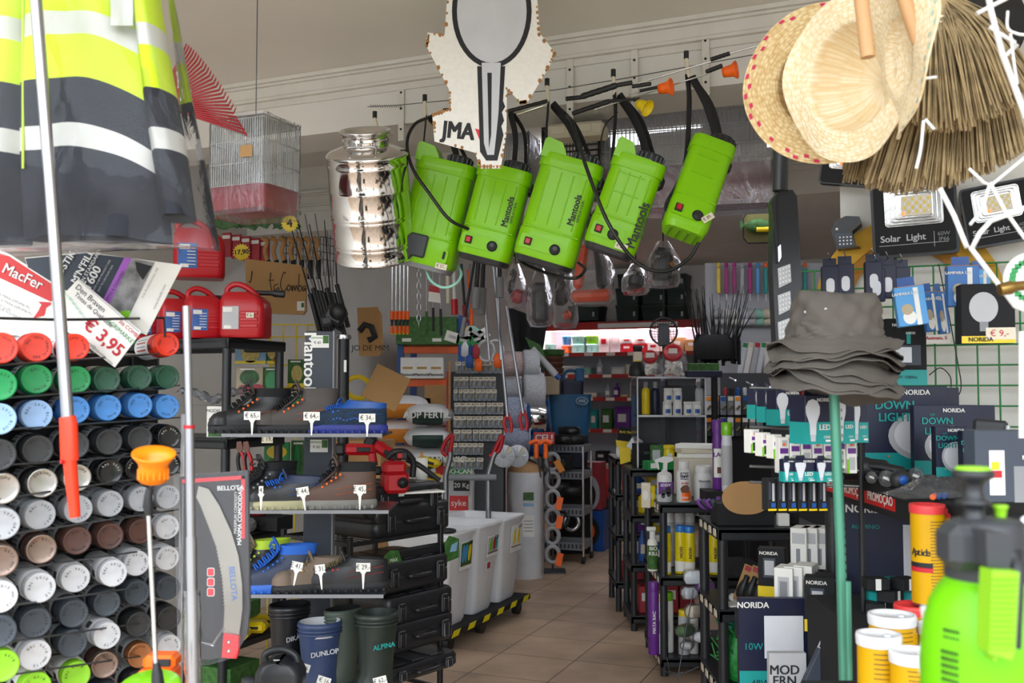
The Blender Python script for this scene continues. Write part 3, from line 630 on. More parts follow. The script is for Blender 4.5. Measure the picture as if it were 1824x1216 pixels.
sprayer(0, (806, 282), (756, 474), 108, 'green knapsack sprayer with grey battery cover, nearest the steel drum', 'grey')
sprayer(1, (908, 292), (862, 462), 98, 'green knapsack sprayer hung just right of the key shaped sign', 'rib')
sprayer(2, (1026, 278), (968, 468), 112, 'large green knapsack sprayer with printed name, middle one of the row', 'rib')
sprayer(3, (1144, 276), (1084, 446), 96, 'green knapsack sprayer with 57 euro tag above its bottom edge', 'lines')
sprayer(4, (1284, 232), (1217, 412), 82, 'green knapsack sprayer with flat faceted sides at the right end', 'oct')
def hose(label, pts, r, Y=None, m='hose_black'):
    b = MB(); b.tube(curve([at(p[0], p[1], p[2] if len(p) > 2 else Y) for p in pts], 8), r, m, 8); single('spray_hose', b, label, 'hose')
hose('black hose looping left of the first green sprayer', [(765, 208, 3.85), (738, 222, 3.75), (725, 255, 3.7), (735, 300, 3.68), (765, 345, 3.66), (800, 390, 3.66), (835, 408, 3.7)], .0065)
hose('long black hose sagging between the last two sprayers', [(1010, 205, 3.45), (1022, 225, 3.4), (1045, 300, 3.35), (1085, 400, 3.3), (1135, 468, 3.3), (1185, 483, 3.3), (1225, 462, 3.3), (1245, 432, 3.3)], .0065)
hose('black hose loop under the middle sprayer', [(910, 445, 3.8), (935, 470, 3.75), (985, 490, 3.6), (1025, 495, 3.5), (1042, 480, 3.6), (1030, 468, 3.75)], .006)
hose('pale green hose loop below the first sprayer', [(758, 478, 3.85), (768, 500, 3.8), (790, 512, 3.75), (812, 505, 3.75), (822, 488, 3.8), (815, 472, 3.9)], .0055, m='mint')
hose('thin black cord loop behind the fourth sprayer', [(1100, 200, 3.8), (1075, 230, 3.8), (1068, 300, 3.85), (1080, 380, 3.9)], .003)
# spray lances lying across the hooks
def lance(label, segs, cup=None, Y0=3.62, Y1=3.4):
    o = at(segs[0][0], segs[0][1], Y0); t = thing('spray_lance', label, 'spray lance', o, 0, 'spray lances across the hooks')
    xs = [segs[0][0], segs[-1][2]]
    def P(px, py): f = (px-xs[0])/(xs[1]-xs[0]+1e-6); return at(px, py, Y0+(Y1-Y0)*f)-o
    for i, (x0, y0, x1, y1, r, m) in enumerate(segs):
        b = MB(); L_ = 10; pts = [P(x0, y0).lerp(P(x1, y1), k/L_) for k in range(L_+1)]
        b.tube(pts, [r*(1+.12*(k % 2)) for k in range(L_+1)] if r > .006 else r, m, 8); obj('grip' if r > .006 else 'tube', b, t)
    if cup:
        px, py, m = cup[:3]; ax = Vector(cup[3]).normalized(); b = MB()
        b.lathe([(.001, -.02), (.017, -.02), (.02, 0), (.021, .012), (.03, .024), (.031, .028), (.028, .026), (.018, .012), (.001, .01)], m, 24, P(px, py), ax=ax); obj('cup_nozzle', b, t)
    return t
lance('long steel lance with black joint rising to the straw hats', [(1125, 152, 1240, 117, .0032, 'chrome'), (1240, 117, 1266, 110, .0032, 'chrome'), (1266, 106, 1300, 95, .0075, 'black'), (1300, 95, 1372, 75, .0032, 'chrome')])
lance('steel lance with orange cup nozzle right of the last hook', [(1060, 195, 1262, 131, .003, 'chrome'), (1258, 128, 1286, 117, .008, 'black')], (1298, 127, 'orange', (1, -.5, .1)), 3.68, 3.4)
lance('black lance with orange cup nozzle between fourth and fifth hook', [(1120, 168, 1145, 162, .003, 'chrome'), (1140, 162, 1172, 155, .006, 'black')], (1183, 157, 'orange', (1, -.5, .05)), 3.55, 3.5)
lance('black lance bending into a yellow cup nozzle', [(1020, 202, 1086, 180, .0085, 'black'), (1086, 180, 1138, 176, .0055, 'black')], (1144, 188, 'yellow', (.6, -.5, -.5)), 3.62, 3.5)
lance('black ribbed lance grip behind the third hook', [(1008, 176, 1036, 173, .008, 'black'), (1036, 172, 1098, 152, .011, 'black'), (1098, 152, 1126, 147, .008, 'black'), (1126, 154, 1160, 149, .007, 'black')], None, 3.6, 3.5)
lance('steel tube end poking out left of the third hook', [(921, 203, 968, 188, .0058, 'chrome')], None, 3.62, 3.6)
lance('black lance running behind the key shaped sign', [(790, 196, 900, 193, .007, 'black'), (905, 198, 975, 180, .0075, 'black')], None, 3.8, 3.66)
# ---- stainless steel drum
YD = 3.82; t = thing('steel_drum', 'shiny stainless steel drum with ringed neck hanging left of the sprayers', 'drum', at(668, 462, YD), 0, None, -.03, .40)
mat('mirror_steel', '#dcdad8', .09, 1, bump=(6, .12, .01)); R = .150; H = .42
b = MB(); pr = [(R*.9, 0), (R, .004), (R+.004, .01), (R, .016)]
for z in (.055, .07, .16, .175, .27, .36): pr += [(R, z), (R+.0022, z+.005), (R, z+.010)]
pr += [(R, .395), (R+.005, .402), (R-.002, .41), (R-.012, .418), (.10, .432), (.088, .436)]
b.lathe(pr, 'mirror_steel', 48); obj('drum_body', b, t)
b = MB(); b.lathe([(.088, .43), (.084, .44), (.088, .445), (.084, .45), (.088, .456), (.084, .462), (.083, .478), (.094, .482), (.096, .49), (.092, .495), (.080, .492), (.078, .45), (.05, .44), (.001, .438)], 'mirror_steel', 40); obj('neck', b, t)
for s_ in (-1,):
    b = MB(); b.tube(curve([(-.05, -.125, .425), (-.05, -.135, .45), (0, -.14, .452), (.05, -.135, .45), (.05, -.125, .425)], 5), .004, 'steel', 8); obj('handle', b, t)
# ---- die cut hanging sign (plain key, lettering kept)
YJm = 3.25; q = PX(870, 300, YJm); t = thing('hanging_sign', 'white die cut sign with a plain grey key and JMA lettering', 'sign', q.o)
mat('sign_white', '#eceae2', .4, var=(60, .04)); mat('rust', '#a8794a', .9, var=(80, .3)); mat('key_grey', '#c9cbd0', .4); mat('logo_red', '#d01c30', .4)
out = [(800, -60), (950, -60), (957, 0), (962, 60), (990, 95), (975, 125), (940, 182), (928, 184), (903, 158), (902, 240), (892, 300), (856, 300), (846, 272), (774, 252), (770, 206), (800, 196), (800, 160), (758, 80), (762, 58), (792, 62)]
b = MB(); b.prism(q.L(out), 0, .004, 'sign_white', 'rust')
for a, c in zip(out, out[1:]+out[:1]):
    if a[1] < -50: continue
    n = 6
    for k in range(n):
        if random.random() < .7:
            f = k/n; x, z = q(a[0]+(c[0]-a[0])*f, a[1]+(c[1]-a[1])*f); r = .003+.004*random.random(); cx, cz = q(870, 130); x += (cx-x)*.02; z += (cz-z)*.02
            b.prism([(x+r*math.cos(u), z+r*math.sin(u)*1.3) for u in (0, 1, 2.2, 3.1, 4.3, 5.2)], -.0004, .0, 'rust')
obj('board', b, t)
b = MB(); oval = [(876+62*math.cos(a), 20+92*math.sin(a)) for a in [i*2*PI/40 for i in range(40)]]; b.prism(q.L([(876+71*math.cos(a), 20+101*math.sin(a)) for a in [i*2*PI/40 for i in range(40)]]), -.0012, 0, 'ink')
b.prism(q.L(oval), -.002, -.0012, 'key_grey'); b.prism(q.L([(850, 118), (900, 118), (896, 180), (900, 190), (894, 200), (898, 215), (893, 225), (897, 240), (886, 286), (866, 286), (855, 270)]), -.0013, 0, 'ink')
b.prism(q.L([(858, 112), (892, 112), (888, 200), (884, 240), (880, 276), (868, 276), (862, 255)]), -.0022, -.0013, 'key_grey'); b.prism(q.L([(868, 130), (876, 130), (875, 240), (871, 265)]), -.0026, -.0022, 'ink')
obj('printed_key', b, t, 'grey key outlined in black')
b = MB()
x, z = q(812, 234); b.text('JMA', x+.008, z, 42*mpp(YJm), 'ink', -.0008, -.10, .045, .80)
b.prism(q.L([(846, 229), (855, 231), (857, 256)]), -.0012, 0, 'logo_red'); x, z = q(860, 236); b.text('®', x, z, 8*mpp(YJm), 'grey', -.0008); obj('lettering', b, t, 'black JMA lettering with a red wedge')
b = MB(); b.tube([(0, .002, q(870, -60)[1]), (0, .002, q(870, -160)[1])], .0015, 'wire', 5); obj('hanging_wire', b, t)
# ---- cages in plastic wrap
mat('cage_wire', '#b8bab8', .4, .5); mat('tray_red', '#8a1424', .45); mat('maroon', '#7a2030', .6)
def cage(label, px0, px1, py0, py1, ptray, Y, D, wm, tm, film_='clear_film', yaw=ANG, n=26, body=True, tagc=None, rows=3):
    c = at((px0+px1)/2, py1, Y); m = mpp(Y); W = (px1-px0)*m/ (math.cos(yaw)+abs(math.sin(yaw))*(D/((px1-px0)*m))); H = (py1-py0)*m; ht = (py1-ptray)*m
    t = thing('bird_cage', label, 'cage', c+Vector((0, D/2, 0)), yaw)
    b = MB(); nd = max(6, int(n*D/W))
    for i in range(n+1):
        x = -W/2+W*i/n
        for y in (-D/2, D/2): b.tube([(x, y, ht), (x, y, H)], .0016, wm, 4)
        b.tube([(x, -D/2, H), (x, D/2, H)], .0016, wm, 4)
    for i in range(nd+1):
        y = -D/2+D*i/nd
        for x in (-W/2, W/2): b.tube([(x, y, ht), (x, y, H)], .0016, wm, 4)
    for k in range(rows+1):
        z = ht+(H-ht)*k/rows; b.tube([(-W/2, -D/2, z), (W/2, -D/2, z), (W/2, D/2, z), (-W/2, D/2, z), (-W/2, -D/2, z)], .0024, wm, 4)
    obj('wire_body', b, t)
    b = MB(); b.rings([[(x, y, z) for x, y in rrect(W*f, D*f, .02)] for f, z in ((.94, 0), (.99, .01), (1.02, ht), (1.0, ht))], tm); obj('base_tray', b, t)
    b = MB(); rs = []
    for i in range(10):
        z = -.015+(H+.03)*i/9; ring = []
        for j, (x, y) in enumerate(rrect(W*1.05, D*1.08, .02, 5)):
            s_ = .006*math.sin(j*2.3+i*1.7); ring.append((x*(1+s_*2), y*(1+s_*2), z+s_))
        rs.append(ring)
    b.rings(rs, film_, True, True); obj('plastic_wrap', b, t, 'clear plastic wrap')
    if tagc:
        b = MB(); b.box((W*.22, -D*.56, H*.62), (.05, .002, .04), 'kraft'); obj('tag', b, t, 'beige card tag')
    b = MB(); b.tube([(0, 0, H), (0, 0, HC-c.z)], .002, 'wire', 5); obj('hanging_wire', b, t)
    return t
cage('white wire bird cage with red tray in plastic, behind the red rake', 366, 514, 208, 370, 328, 3.35, .2, 'cage_wire', 'tray_red', n=24, tagc=True, yaw=-.42)
cage('wide wrapped cage with maroon tray behind the rightmost sprayer', 1075, 1392, 195, 360, 292, 4.25, .25, 'cage_wire', 'maroon', 'dense_film', n=40, yaw=-.25)
cage('dark wire cage in clear wrap behind the third and fourth sprayers', 968, 1090, 225, 345, 330, 4.3, .22, 'black', 'black', 'thin_film', n=18, rows=10, yaw=-.3)
cage('small wrapped wire cage left of the third sprayer', 865, 962, 240, 330, 316, 4.5, .2, 'cage_wire', 'light_grey', 'dense_film', n=20, yaw=-.3)
b = MB(); b.box((0, 0, 0), (.24, .12, .06), 'ivory', .012); b.box((.02, -.062, 0), (.1, .006, .03), 'ivory', .002); b.box((-.07, -.062, 0), (.06, .006, .035), 'ivory', .002)
single('plastic_box', b, 'cream plastic box resting on the dark wire cage', 'box', at(1030, 236, 4.15), -.3)
# ---- solar street light
YS2 = 2.75; t = thing('street_light', 'tall black solar street light with three white led panels', 'light', at(1402, 634, YS2)); o = at(1402, 634, YS2)
b = MB(); b.cyl(at(1390, 340, YS2)-o, at(1392, 215, YS2)-o, .022, 'black_plastic', 16); obj('mast_arm', b, t)
def PO(px, py, dy=0): p = at(px, py, YS2)-o; return Vector((p.x, p.y+dy, p.z))
b = MB(); q = PX(1402, 634, YS2); b.prism(q.L([(1378, 352), (1390, 338), (1412, 338), (1420, 350), (1428, 500), (1424, 560), (1408, 582), (1400, 610), (1383, 625), (1376, 480)]), 0, .05, 'black_plastic')
b.prism(q.L([(1376, 392), (1372, 360), (1380, 352), (1384, 470)]), -.01, .03, 'black_plastic'); obj('housing', b, t)
for k in range(3):
    y0 = 470+k*48; b = MB(); b.prism(q.L([(1385, y0+8), (1407, y0), (1409, y0+32), (1387, y0+43)]), -.004, 0, 'light_grey')
    for i in range(4):
        for j in range(4): x, z = q(1389+i*5.2, y0+11+j*8-i*1.8); b.box((x, -.006, z), (.004, .004, .005), 'white')
    obj('led_panel', b, t, 'white grid of leds')
b = MB(); b.prism(q.L([(1386, 440), (1390, 436), (1391, 458), (1387, 466)]), -.003, 0, 'backlight'); obj('sensor_window', b, t)
# ================================================================ right foreground
def weave(name, c1, c2, s=60):
    m = bpy.data.materials.new(name); m.use_nodes = True; MATS[name] = m; nt = m.node_tree; N = nt.nodes; L = nt.links; b = N['Principled BSDF']; b.inputs['Roughness'].default_value = .75
    tc = N.new('ShaderNodeTexCoord'); sep = N.new('ShaderNodeSeparateXYZ'); L.new(tc.outputs['Object'], sep.inputs[0])
    # polar coordinates about the hat axis: rings of plaited strips
    ln = N.new('ShaderNodeMath'); ln.operation = 'ARCTAN2'; L.new(sep.outputs[1], ln.inputs[0]); L.new(sep.outputs[0], ln.inputs[1])
    cx = N.new('ShaderNodeCombineXYZ'); le = N.new('ShaderNodeVectorMath'); le.operation = 'LENGTH'; L.new(tc.outputs['Object'], le.inputs[0])
    a = N.new('ShaderNodeMath'); a.operation = 'MULTIPLY'; a.inputs[1].default_value = 11; L.new(ln.outputs[0], a.inputs[0])
    r = N.new('ShaderNodeMath'); r.operation = 'MULTIPLY'; r.inputs[1].default_value = s*1.6; L.new(le.outputs['Value'], r.inputs[0])
    L.new(a.outputs[0], cx.inputs[0]); L.new(r.outputs[0], cx.inputs[1])
    v = N.new('ShaderNodeTexVoronoi'); v.inputs['Scale'].default_value = 1.0; v.inputs['Randomness'].default_value = .55; L.new(cx.outputs[0], v.inputs['Vector'])
    rp = N.new('ShaderNodeValToRGB'); rp.color_ramp.elements[0].color = (*lin(c1), 1); rp.color_ramp.elements[1].color = (*lin(c2), 1); rp.color_ramp.elements[1].position = .75
    L.new(v.outputs['Distance'], rp.inputs[0]); L.new(rp.outputs[0], b.inputs['Base Color'])
    bp = N.new('ShaderNodeBump'); bp.invert = True; bp.inputs['Strength'].default_value = .7; bp.inputs['Distance'].default_value = .003; L.new(v.outputs['Distance'], bp.inputs['Height']); L.new(bp.outputs['Normal'], b.inputs['Normal'])
weave('straw', '#fbf2da', '#e2c898', 95); weave('straw_dark', '#e8d4a4', '#bc9a62', 95); mat('magenta_straw', '#c02050', .7); mat('teal_straw', '#a9c4b4', .7); mat('birch', '#c99c6c', .6)
def straw_hat(label, loc, ax, R, rc, hc, m, curl, check=None, sx=1, sy=1, spin=0, fold=0):
    t = thing('straw_hat', label, 'hat', loc); z = Vector(ax).normalized(); Q = Vector((0, 0, 1)).rotation_difference(z).to_matrix().to_4x4() @ Matrix.Rotation(spin, 4, 'Z')
    t.matrix_world = Matrix.Translation(Vector(loc)) @ Q
    def br(r, a, off=0):
        rr = (r-rc)/(R-rc); zz = curl*rr*rr*(math.cos(2*a)) + fold*rr*max(0, math.cos(a))**2 + .006*math.sin(5*a)*rr; return Vector((r*sx*math.cos(a), r*sy*math.sin(a), zz+off))
    def layer(off): 
        rs = []
        for r, zc in ((.001, hc), (rc*.3, hc*.98), (rc*.55, hc*.9), (rc*.75, hc*.72), (rc*.9, hc*.42), (rc, hc*.12)): rs.append([Vector((r*math.cos(2*PI*j/64), r*math.sin(2*PI*j/64), -zc+off)) for j in range(64)])
        for k in range(9): rs.append([br(rc*1.02+(R-rc*1.02)*k/8, 2*PI*j/64, off) for j in range(64)])
        return rs
    b = MB(); A = layer(0); B2 = layer(.003); b.rings(A[:6], m, True, False); b.rings(B2[:6], m, True, False); obj('crown', b, t)
    b = MB(); b.rings(A[5:], m, False, False); b.rings(B2[5:], m, False, False); b.rings([A[-1], B2[-1]], m, False, False); obj('brim', b, t)
    if check:
        b = MB()
        for i in range(46):
            for row in (0, 1):
                if (i+row) % 2 and random.random() < .9:
                    a0 = 2*PI*i/46; r0 = R*(.90+.045*row)
                    for off in (-.0012, .0042): b.add([br(r0, a0, off), br(r0+R*.04, a0+.02, off), br(r0+R*.04, a0+.085, off), br(r0, a0+.07, off)], [(0, 1, 2, 3)], check)
        obj('woven_pattern', b, t, 'small coloured squares woven round the brim')
    return t
straw_hat('leftmost straw hat with magenta squares around its brim', at(1470, 147, 2.12), (-.42, -.9, -.1), .178, .10, .11, 'straw_dark', .012, 'magenta_straw', .98, .98)
straw_hat('pale straw hat seen from inside, middle of the hanging three', at(1515, 138, 1.95), (-.86, -.50, -.08), .166, .105, .10, 'straw', .012, None, 1.0, 1.0, PI/2)
straw_hat('folded straw hat with teal squares, rightmost of the hanging three', at(1603, 100, 1.80), (-.97, .06, -.10), .15, .07, .03, 'straw', .022, 'teal_straw', 1, 1, .3)
for i, (a, c, lab) in enumerate([((1527, -60), (1546, 102), 'pale wooden stick hanging in front of the middle straw hat'), ((1598, -40), (1637, 76), 'pale wooden stick at the upper right of the straw hats')]):
    b = MB(); Y = 1.72; b.tube([Vector((0, 0, 0)), at(*a, Y)-at(*c, Y)], .0125, 'birch', 16); single('broom_handle', b, lab, 'stick', at(*c, Y))
# ---- straw brooms
mat('broom_straw', '#b09a72', .8, var=(25, .35)); mat('broom_tip', '#8d7650', .85)
def broom(label, neck, bots, Y, n, seed, dz=0, handle=True, th=.05):
    random.seed(seed); o = at(*neck, Y); t = thing('straw_broom', label, 'broom', o)
    b = MB(); tips = MB()
    for i in range(n):
        f = random.random(); k = f*(len(bots)-1); j = min(int(k), len(bots)-2); g = k-j
        bx = bots[j][0]+(bots[j+1][0]-bots[j][0])*g; by = bots[j][1]+(bots[j+1][1]-bots[j][1])*g
        dd = random.uniform(-1, 1); by += random.uniform(-18, 10) - abs(dd)*6
        e = at(bx, by, Y+dd*th)-o; s_ = Vector((random.uniform(-1, 1)*.016+(f-.5)*.03, dd*.015, random.uniform(0, .03)))
        m1 = s_.lerp(e, .4)+Vector(((f-.5)*.05, dd*.01-.008, random.uniform(0, .012))); w_ = random.uniform(.0012, .0026)
        pts = curve([s_, m1, e], 3); side = Vector((random.uniform(.5, 1), random.uniform(-.6, .6), 0)).normalized()
        b.tube(pts, [w_*.8]+[w_]*(len(pts)-1), 'broom_straw', 4, .45, True, side)
    obj('bristles', b, t)
    b = MB(); 
    for z in (0, -.012): b.lathe([(.026, z-.004), (.029, z), (.026, z+.004)], 'ivory', 16, (0, 0, -.03))
    obj('binding', b, t, 'pale string binding')
    if handle:
        b = MB(); b.tube([Vector((0, 0, -.05)), Vector((-.02, 0, .5))], .012, 'birch', 12); obj('handle', b, t)
    b = MB(); b.lathe([(.03, -.06), (.026, -.02), (.024, .08)], 'broom_straw', 14); obj('bundle', b, t)
    random.seed(seed+1); return t
broom('straw broom whose long fan of bristles spreads to the right edge', (1665, 12), [(1600, 205), (1650, 232), (1720, 228), (1790, 200), (1850, 150)], 2.02, 520, 3)
broom('straw broom low behind the hats with blunt dense bristles', (1690, 40), [(1540, 330), (1600, 340), (1680, 332), (1760, 305), (1830, 262)], 2.16, 900, 5, handle=False, th=.09)
broom('straw broom with thin loose bristles behind the middle hat', (1610, 60), [(1500, 320), (1545, 325), (1600, 315), (1650, 300)], 2.30, 260, 9, handle=False)
b = MB(); b.lathe([(.001, 0), (.17, 0), (.178, .006), (.178, .012), (.001, .012)], 'black_plastic', 40); single('black_disc', b, 'dark round plastic disc behind the broom at the top right', 'disc', at(1700, 30, 2.5), pitch=1.35)
# ---- bucket hats on the green pole
mat('hat_grey', '#5d5751', .85, bump=(500, .2), var=(8, .1)); mat('hat_stitch', '#857d75', .9)
YH = 2.3; base = at(1488, 640, YH)
def bucket_hat(k, n):
    top = k == 0; o = Vector((base.x, YH, 0)); zb = at(1488, 602+ k*10.5, YH).z; random.seed(40+k)
    lab = ('topmost grey bucket hat with folded crown on the green pole' if top else 'grey bucket hat in the stack, %s from the top' % ORD[k] if k < n-1 else 'lowest grey bucket hat in the stack, drooping to the right')
    t = thing('bucket_hat', lab, 'hat', (o.x+random.uniform(-.008, .008), YH+random.uniform(-.006, .006), zb), 0, 'bucket hats on the green pole', (0 if top else random.uniform(.0, .13)+k*.012), random.uniform(-.03, .04))
    seg = 72; ph = random.uniform(0, 6); rc = .1; rb = .148*(1+random.uniform(-.03, .04))
    def layer(d):
        rs = []
        for i in range(9):
            f = i/8; r = rb+(rc*1.08-rb)*f; ring = []
            for j in range(seg):
                a = 2*PI*j/seg; wv = (1-f); zz = -.028*wv**1.1 + wv*(.014*math.sin(2*a+ph)+.006*math.sin(5*a+ph*2)+.003*math.sin(11*a)) + (.012*max(0, math.sin(a+.3))*wv if top else 0) + .0012*math.sin(f*34)
                ring.append(Vector((r*math.cos(a), r*.92*math.sin(a), zz+d)))
            rs.append(ring)
        return rs
    b = MB(); A = layer(0); B2 = layer(-.0025); b.rings(A, 'hat_grey', False, False); b.rings(B2, 'hat_grey', False, False); b.rings([A[0], B2[0]], 'hat_grey', False, False); obj('brim', b, t)
    b = MB(); rs = []; hh = (.10 if top else .045)
    for i in range(10):
        f = i/9; r = rc*1.08*(1-.12*f) if f < .8 else rc*.97*(1-(f-.8)*.6); ring = []
        for j in range(seg):
            a = 2*PI*j/seg; dnt = .010*math.sin(3*a+f*3)*f + .004*math.sin(7*a+f*8)+.003*math.sin(13*a-f*9); ring.append(Vector(((r+dnt)*math.cos(a), (r+dnt)*.92*math.sin(a), hh*f+(.006*math.sin(a*2+1)*f))))
        rs.append(ring)
    rs.append([p*.8+Vector((0, 0, hh*.22)) for p in rs[-1]]); rs.append([Vector((p.x*.05, p.y*.05, hh*1.03)) for p in rs[-1]])
    b.rings(rs, 'hat_grey', False, True); obj('crown', b, t)
    if top:
        for (ax_, z) in ((-.045, .058), (-.082, .055)):
            b = MB(); y = -.092*math.sqrt(max(0, 1-(ax_/.1)**2))-.004; b.lathe([(.002, 0), (.004, .001), (.0035, .002), (.002, .002)], 'dull_steel', 14, (ax_, y, z), ax=(ax_*8, -1, 0)); obj('eyelet', b, t, 'brass eyelet')
for k in range(8): bucket_hat(k, 8)
mat('pole_green', '#4f9078', .35, .3); t = thing('display_pole', 'slim green metal pole carrying the stack of bucket hats', 'pole', (at(1497, 960, YH).x, YH, 0)); o = t.location.copy()
b = MB(); b.tube([at(1484, 660, YH)-Vector(o), at(1498, 1000, YH)-Vector(o), Vector((.01, 0, .01))], .0118, 'pole_green', 14)
for i in range(34): p = at(1492+i*.45, 700+i*15, YH)-Vector(o); b.box(p+Vector((.004, -.0112, 0)), (.0015, .002, .007), 'ink')
obj('pole_tube', b, t)
b = MB(); b.cyl(at(1510, 1035, 2.25), (at(1510, 1035, 2.25).x, 2.25, 0), .0075, 'pole_green', 12); single('display_pole', b, 'shorter thin green pole beside the hat pole', 'pole')
# ---- white wire display rack, upper right
mat('white_coat', '#eceeed', .3)
t = thing('wire_display_rack', 'white coated wire rack with bent arms at the right edge', 'rack', at(1800, 560, 1.75)); o = at(1800, 560, 1.75)
def wr(pts, r, name='wire_arm', Y=1.75):
    b = MB(); b.tube([at(p[0], p[1], p[2] if len(p) > 2 else Y)-o for p in pts], r, 'white_coat', 8); obj(name, b, t)
wr([(1752, -60), (1765, 20), (1785, 95), (1828, 210)], .0058); wr([(1740, 24), (1795, -4)], .004); wr([(1762, 48), (1808, 76), (1812, 80), (1790, 100)], .004)
wr([(1674, 335), (1700, 385), (1716, 425), (1722, 440), (1732, 441), (1745, 415), (1765, 393), (1826, 370)], .0046); wr([(1763, 325), (1790, 375), (1826, 425)], .0036); wr([(1728, 440), (1770, 495), (1808, 545), (1826, 552)], .0046)
wr([(1726, 300), (1752, 325), (1765, 330), (1826, 280)], .003)
for i, l in enumerate([[(1795, 20), (1795, 50), (1812, 60), (1826, 62)], [(1800, 60), (1806, 110), (1812, 150)], [(1640, 84), (1652, 84)], [(1645, 140), (1668, 137)], [(1762, 330), (1750, 370), (1728, 400)], [(1645, 215), (1640, 265), (1632, 300)], [(1648, 212), (1664, 230)]]):
    b = MB(); b.tube(curve([at(x, y, 1.72) for x, y in l], 5), .0028, 'white_coat', 6)
    single('plastic_tie', b, 'white plastic tie, %s' % ['top right corner by the wire rack', 'hanging down the wire rack', 'upper one poking out of the brooms', 'lower short one poking out of the brooms', 'below the broom bristles', 'dangling beside the folded hat', 'bent end by the folded hat'][i], 'tie')
b = MB(); b.tube([at(1780, 516, 1.7), at(1800, 512, 1.7), at(1806, 510, 1.7), at(1850, 506, 1.7)], [.010, .012, .0085, .0085], 'brass', 14); single('brass_fitting', b, 'brass pipe fitting on the white wire rack', 'fitting')
b = MB(); b.lathe([(.001, 0), (.05, 0), (.052, .002), (.05, .004), (.001, .004)], 'sign_white', 32)
for i in range(24): a = i*.26; b.box((.036*math.cos(a), .036*math.sin(a), .005), (.012, .009, .001), 'green')
single('round_tag', b, 'white round tag printed with green leaves at the right edge', 'tag', at(1836, 500, 1.8), pitch=PI/2)
b = MB(); q = PX(1815, 600, 1.85); b.prism(q.L([(1816, 590), (1840, 590), (1840, 780), (1816, 780)]), 0, .004, 'sign_white'); single('hanging_card', b, 'blank white card hanging at the far right edge', 'card', q.o)
# ---- green pressure sprayer close to the camera
YG = 1.02; m = mpp(YG); cx = at(1757, 1000, YG).x
def zz(py): return at(1757, py, YG).z
mat('bottle_green', '#6ec400', .34, coat=.1, spec=.3, var=(2, .04)); mat('collar_grey', '#36383c', .5, bump=(300, .1)); mat('lever_green', '#8cc820', .4)
z0 = zz(1216)-.14; t = thing('pressure_sprayer', 'bright green pressure sprayer with black pump close at the right corner', 'sprayer', (cx, YG, z0))
def zr(py): return zz(py)-z0
b = MB(); prof = [(.001, 0), (.055, .0), (.064, .008), (.0665, .03)] + [(r*m, zr(py)) for r, py in ((113, 1216), (111, 1150), (106, 1110), (97, 1075), (83, 1048), (71, 1034), (66, 1026), (66, 1010), (60, 1008))]
b.lathe(prof, 'bottle_green', 48); obj('bottle', b, t)
b = MB(); b.lathe([(r*m, zr(py)) for r, py in ((69, 1028), (70, 1020), (66, 960), (62, 935), (57, 926), (40, 922), (20, 920))], 'collar_grey', 40); b.box((-.036, -.022, zr(965)), (.036, .05, .045), 'collar_grey', .01); obj('collar', b, t, 'black screw collar')
b = MB(); xo = -20*m
b.lathe([(r*m, zr(py)) for r, py in ((24, 930), (18, 912), (17, 900), (30, 898), (30, 892), (19, 888), (17, 866), (22, 856), (34, 850), (36, 842), (33, 838), (30, 836))], 'black_plastic', 32, (xo, 0, 0)); obj('pump_handle', b, t, 'black pump handle')
b = MB(); b.lathe([(r*m, zr(py)) for r, py in ((30, 838), (30, 834), (27, 831), (1, 830))], 'lever_green', 32, (xo, 0, 0)); obj('handle_cap', b, t, 'green disc on the handle')
b = MB(); b.lathe([(r*m, zr(py)) for r, py in ((8, 925), (10, 915), (11, 906), (14, 902), (12, 899), (1, 899))], 'lever_green', 20, (27*m, 0, 0)); obj('pressure_valve', b, t, 'green valve knob')
b = MB(); q2 = PX(1757, 1000, YG)
def G(px, py): p = at(px, py, YG); return (p.x-cx, p.z-z0)
lv = [G(*p) for p in ((1696, 990), (1740, 992), (1738, 1030), (1733, 1120), (1728, 1136), (1690, 1124), (1692, 1060))]
b.prism(lv, -.085, -.060, 'lever_green')
for k in range(13): a = G(1692.5-k*.2, 1000+k*9.5); c = G(1737-k*.5, 1000+k*9.5+.5); b.box(((a[0]+c[0])/2, -.0865, a[1]), (c[0]-a[0], .004, .0026), 'lever_green', .001)
b.prism([G(*p) for p in ((1702, 1128), (1710, 1128), (1711, 1140), (1703, 1140))], -.078, -.066, 'lever_green'); obj('trigger_lever', b, t, 'ribbed lime trigger lever')
b = MB(); b.tube([Vector((G(1738, 975)[0], -.062, G(1738, 975)[1])), Vector((G(1760, 965)[0], -.058, G(1760, 965)[1])), Vector((G(1750, 1010)[0], -.07, G(1750, 1010)[1])), Vector((G(1740, 1120)[0], -.075, G(1740, 1120)[1]))], .006, 'black_plastic', 10); b.prism([G(*p) for p in ((1698, 930), (1735, 935), (1745, 965), (1735, 992), (1700, 988))], -.07, -.03, 'collar_grey'); obj('trigger_housing', b, t, 'black trigger housing')
b = MB(); p0 = G(1795, 922); p1 = G(1840, 880); b.tube([Vector((p0[0], -.03, p0[1])), Vector((p1[0], -.04, p1[1]))], .0035, 'white_coat', 10); obj('nozzle_tube', b, t, 'white nozzle tube')
b = MB()   # printed pictogram label on the bottle flank
for k in range(9):
    a0 = math.radians(205); zc = zr(1110+k*12); r = (112 if k > 2 else 106)*m+.0006
    for j in range(6): a = a0+j*.05; b.box((r*math.cos(a), r*math.sin(a), zc), (.0012, .0022, .003), 'ink')
obj('printed_label', b, t, 'dark printed pictograms')
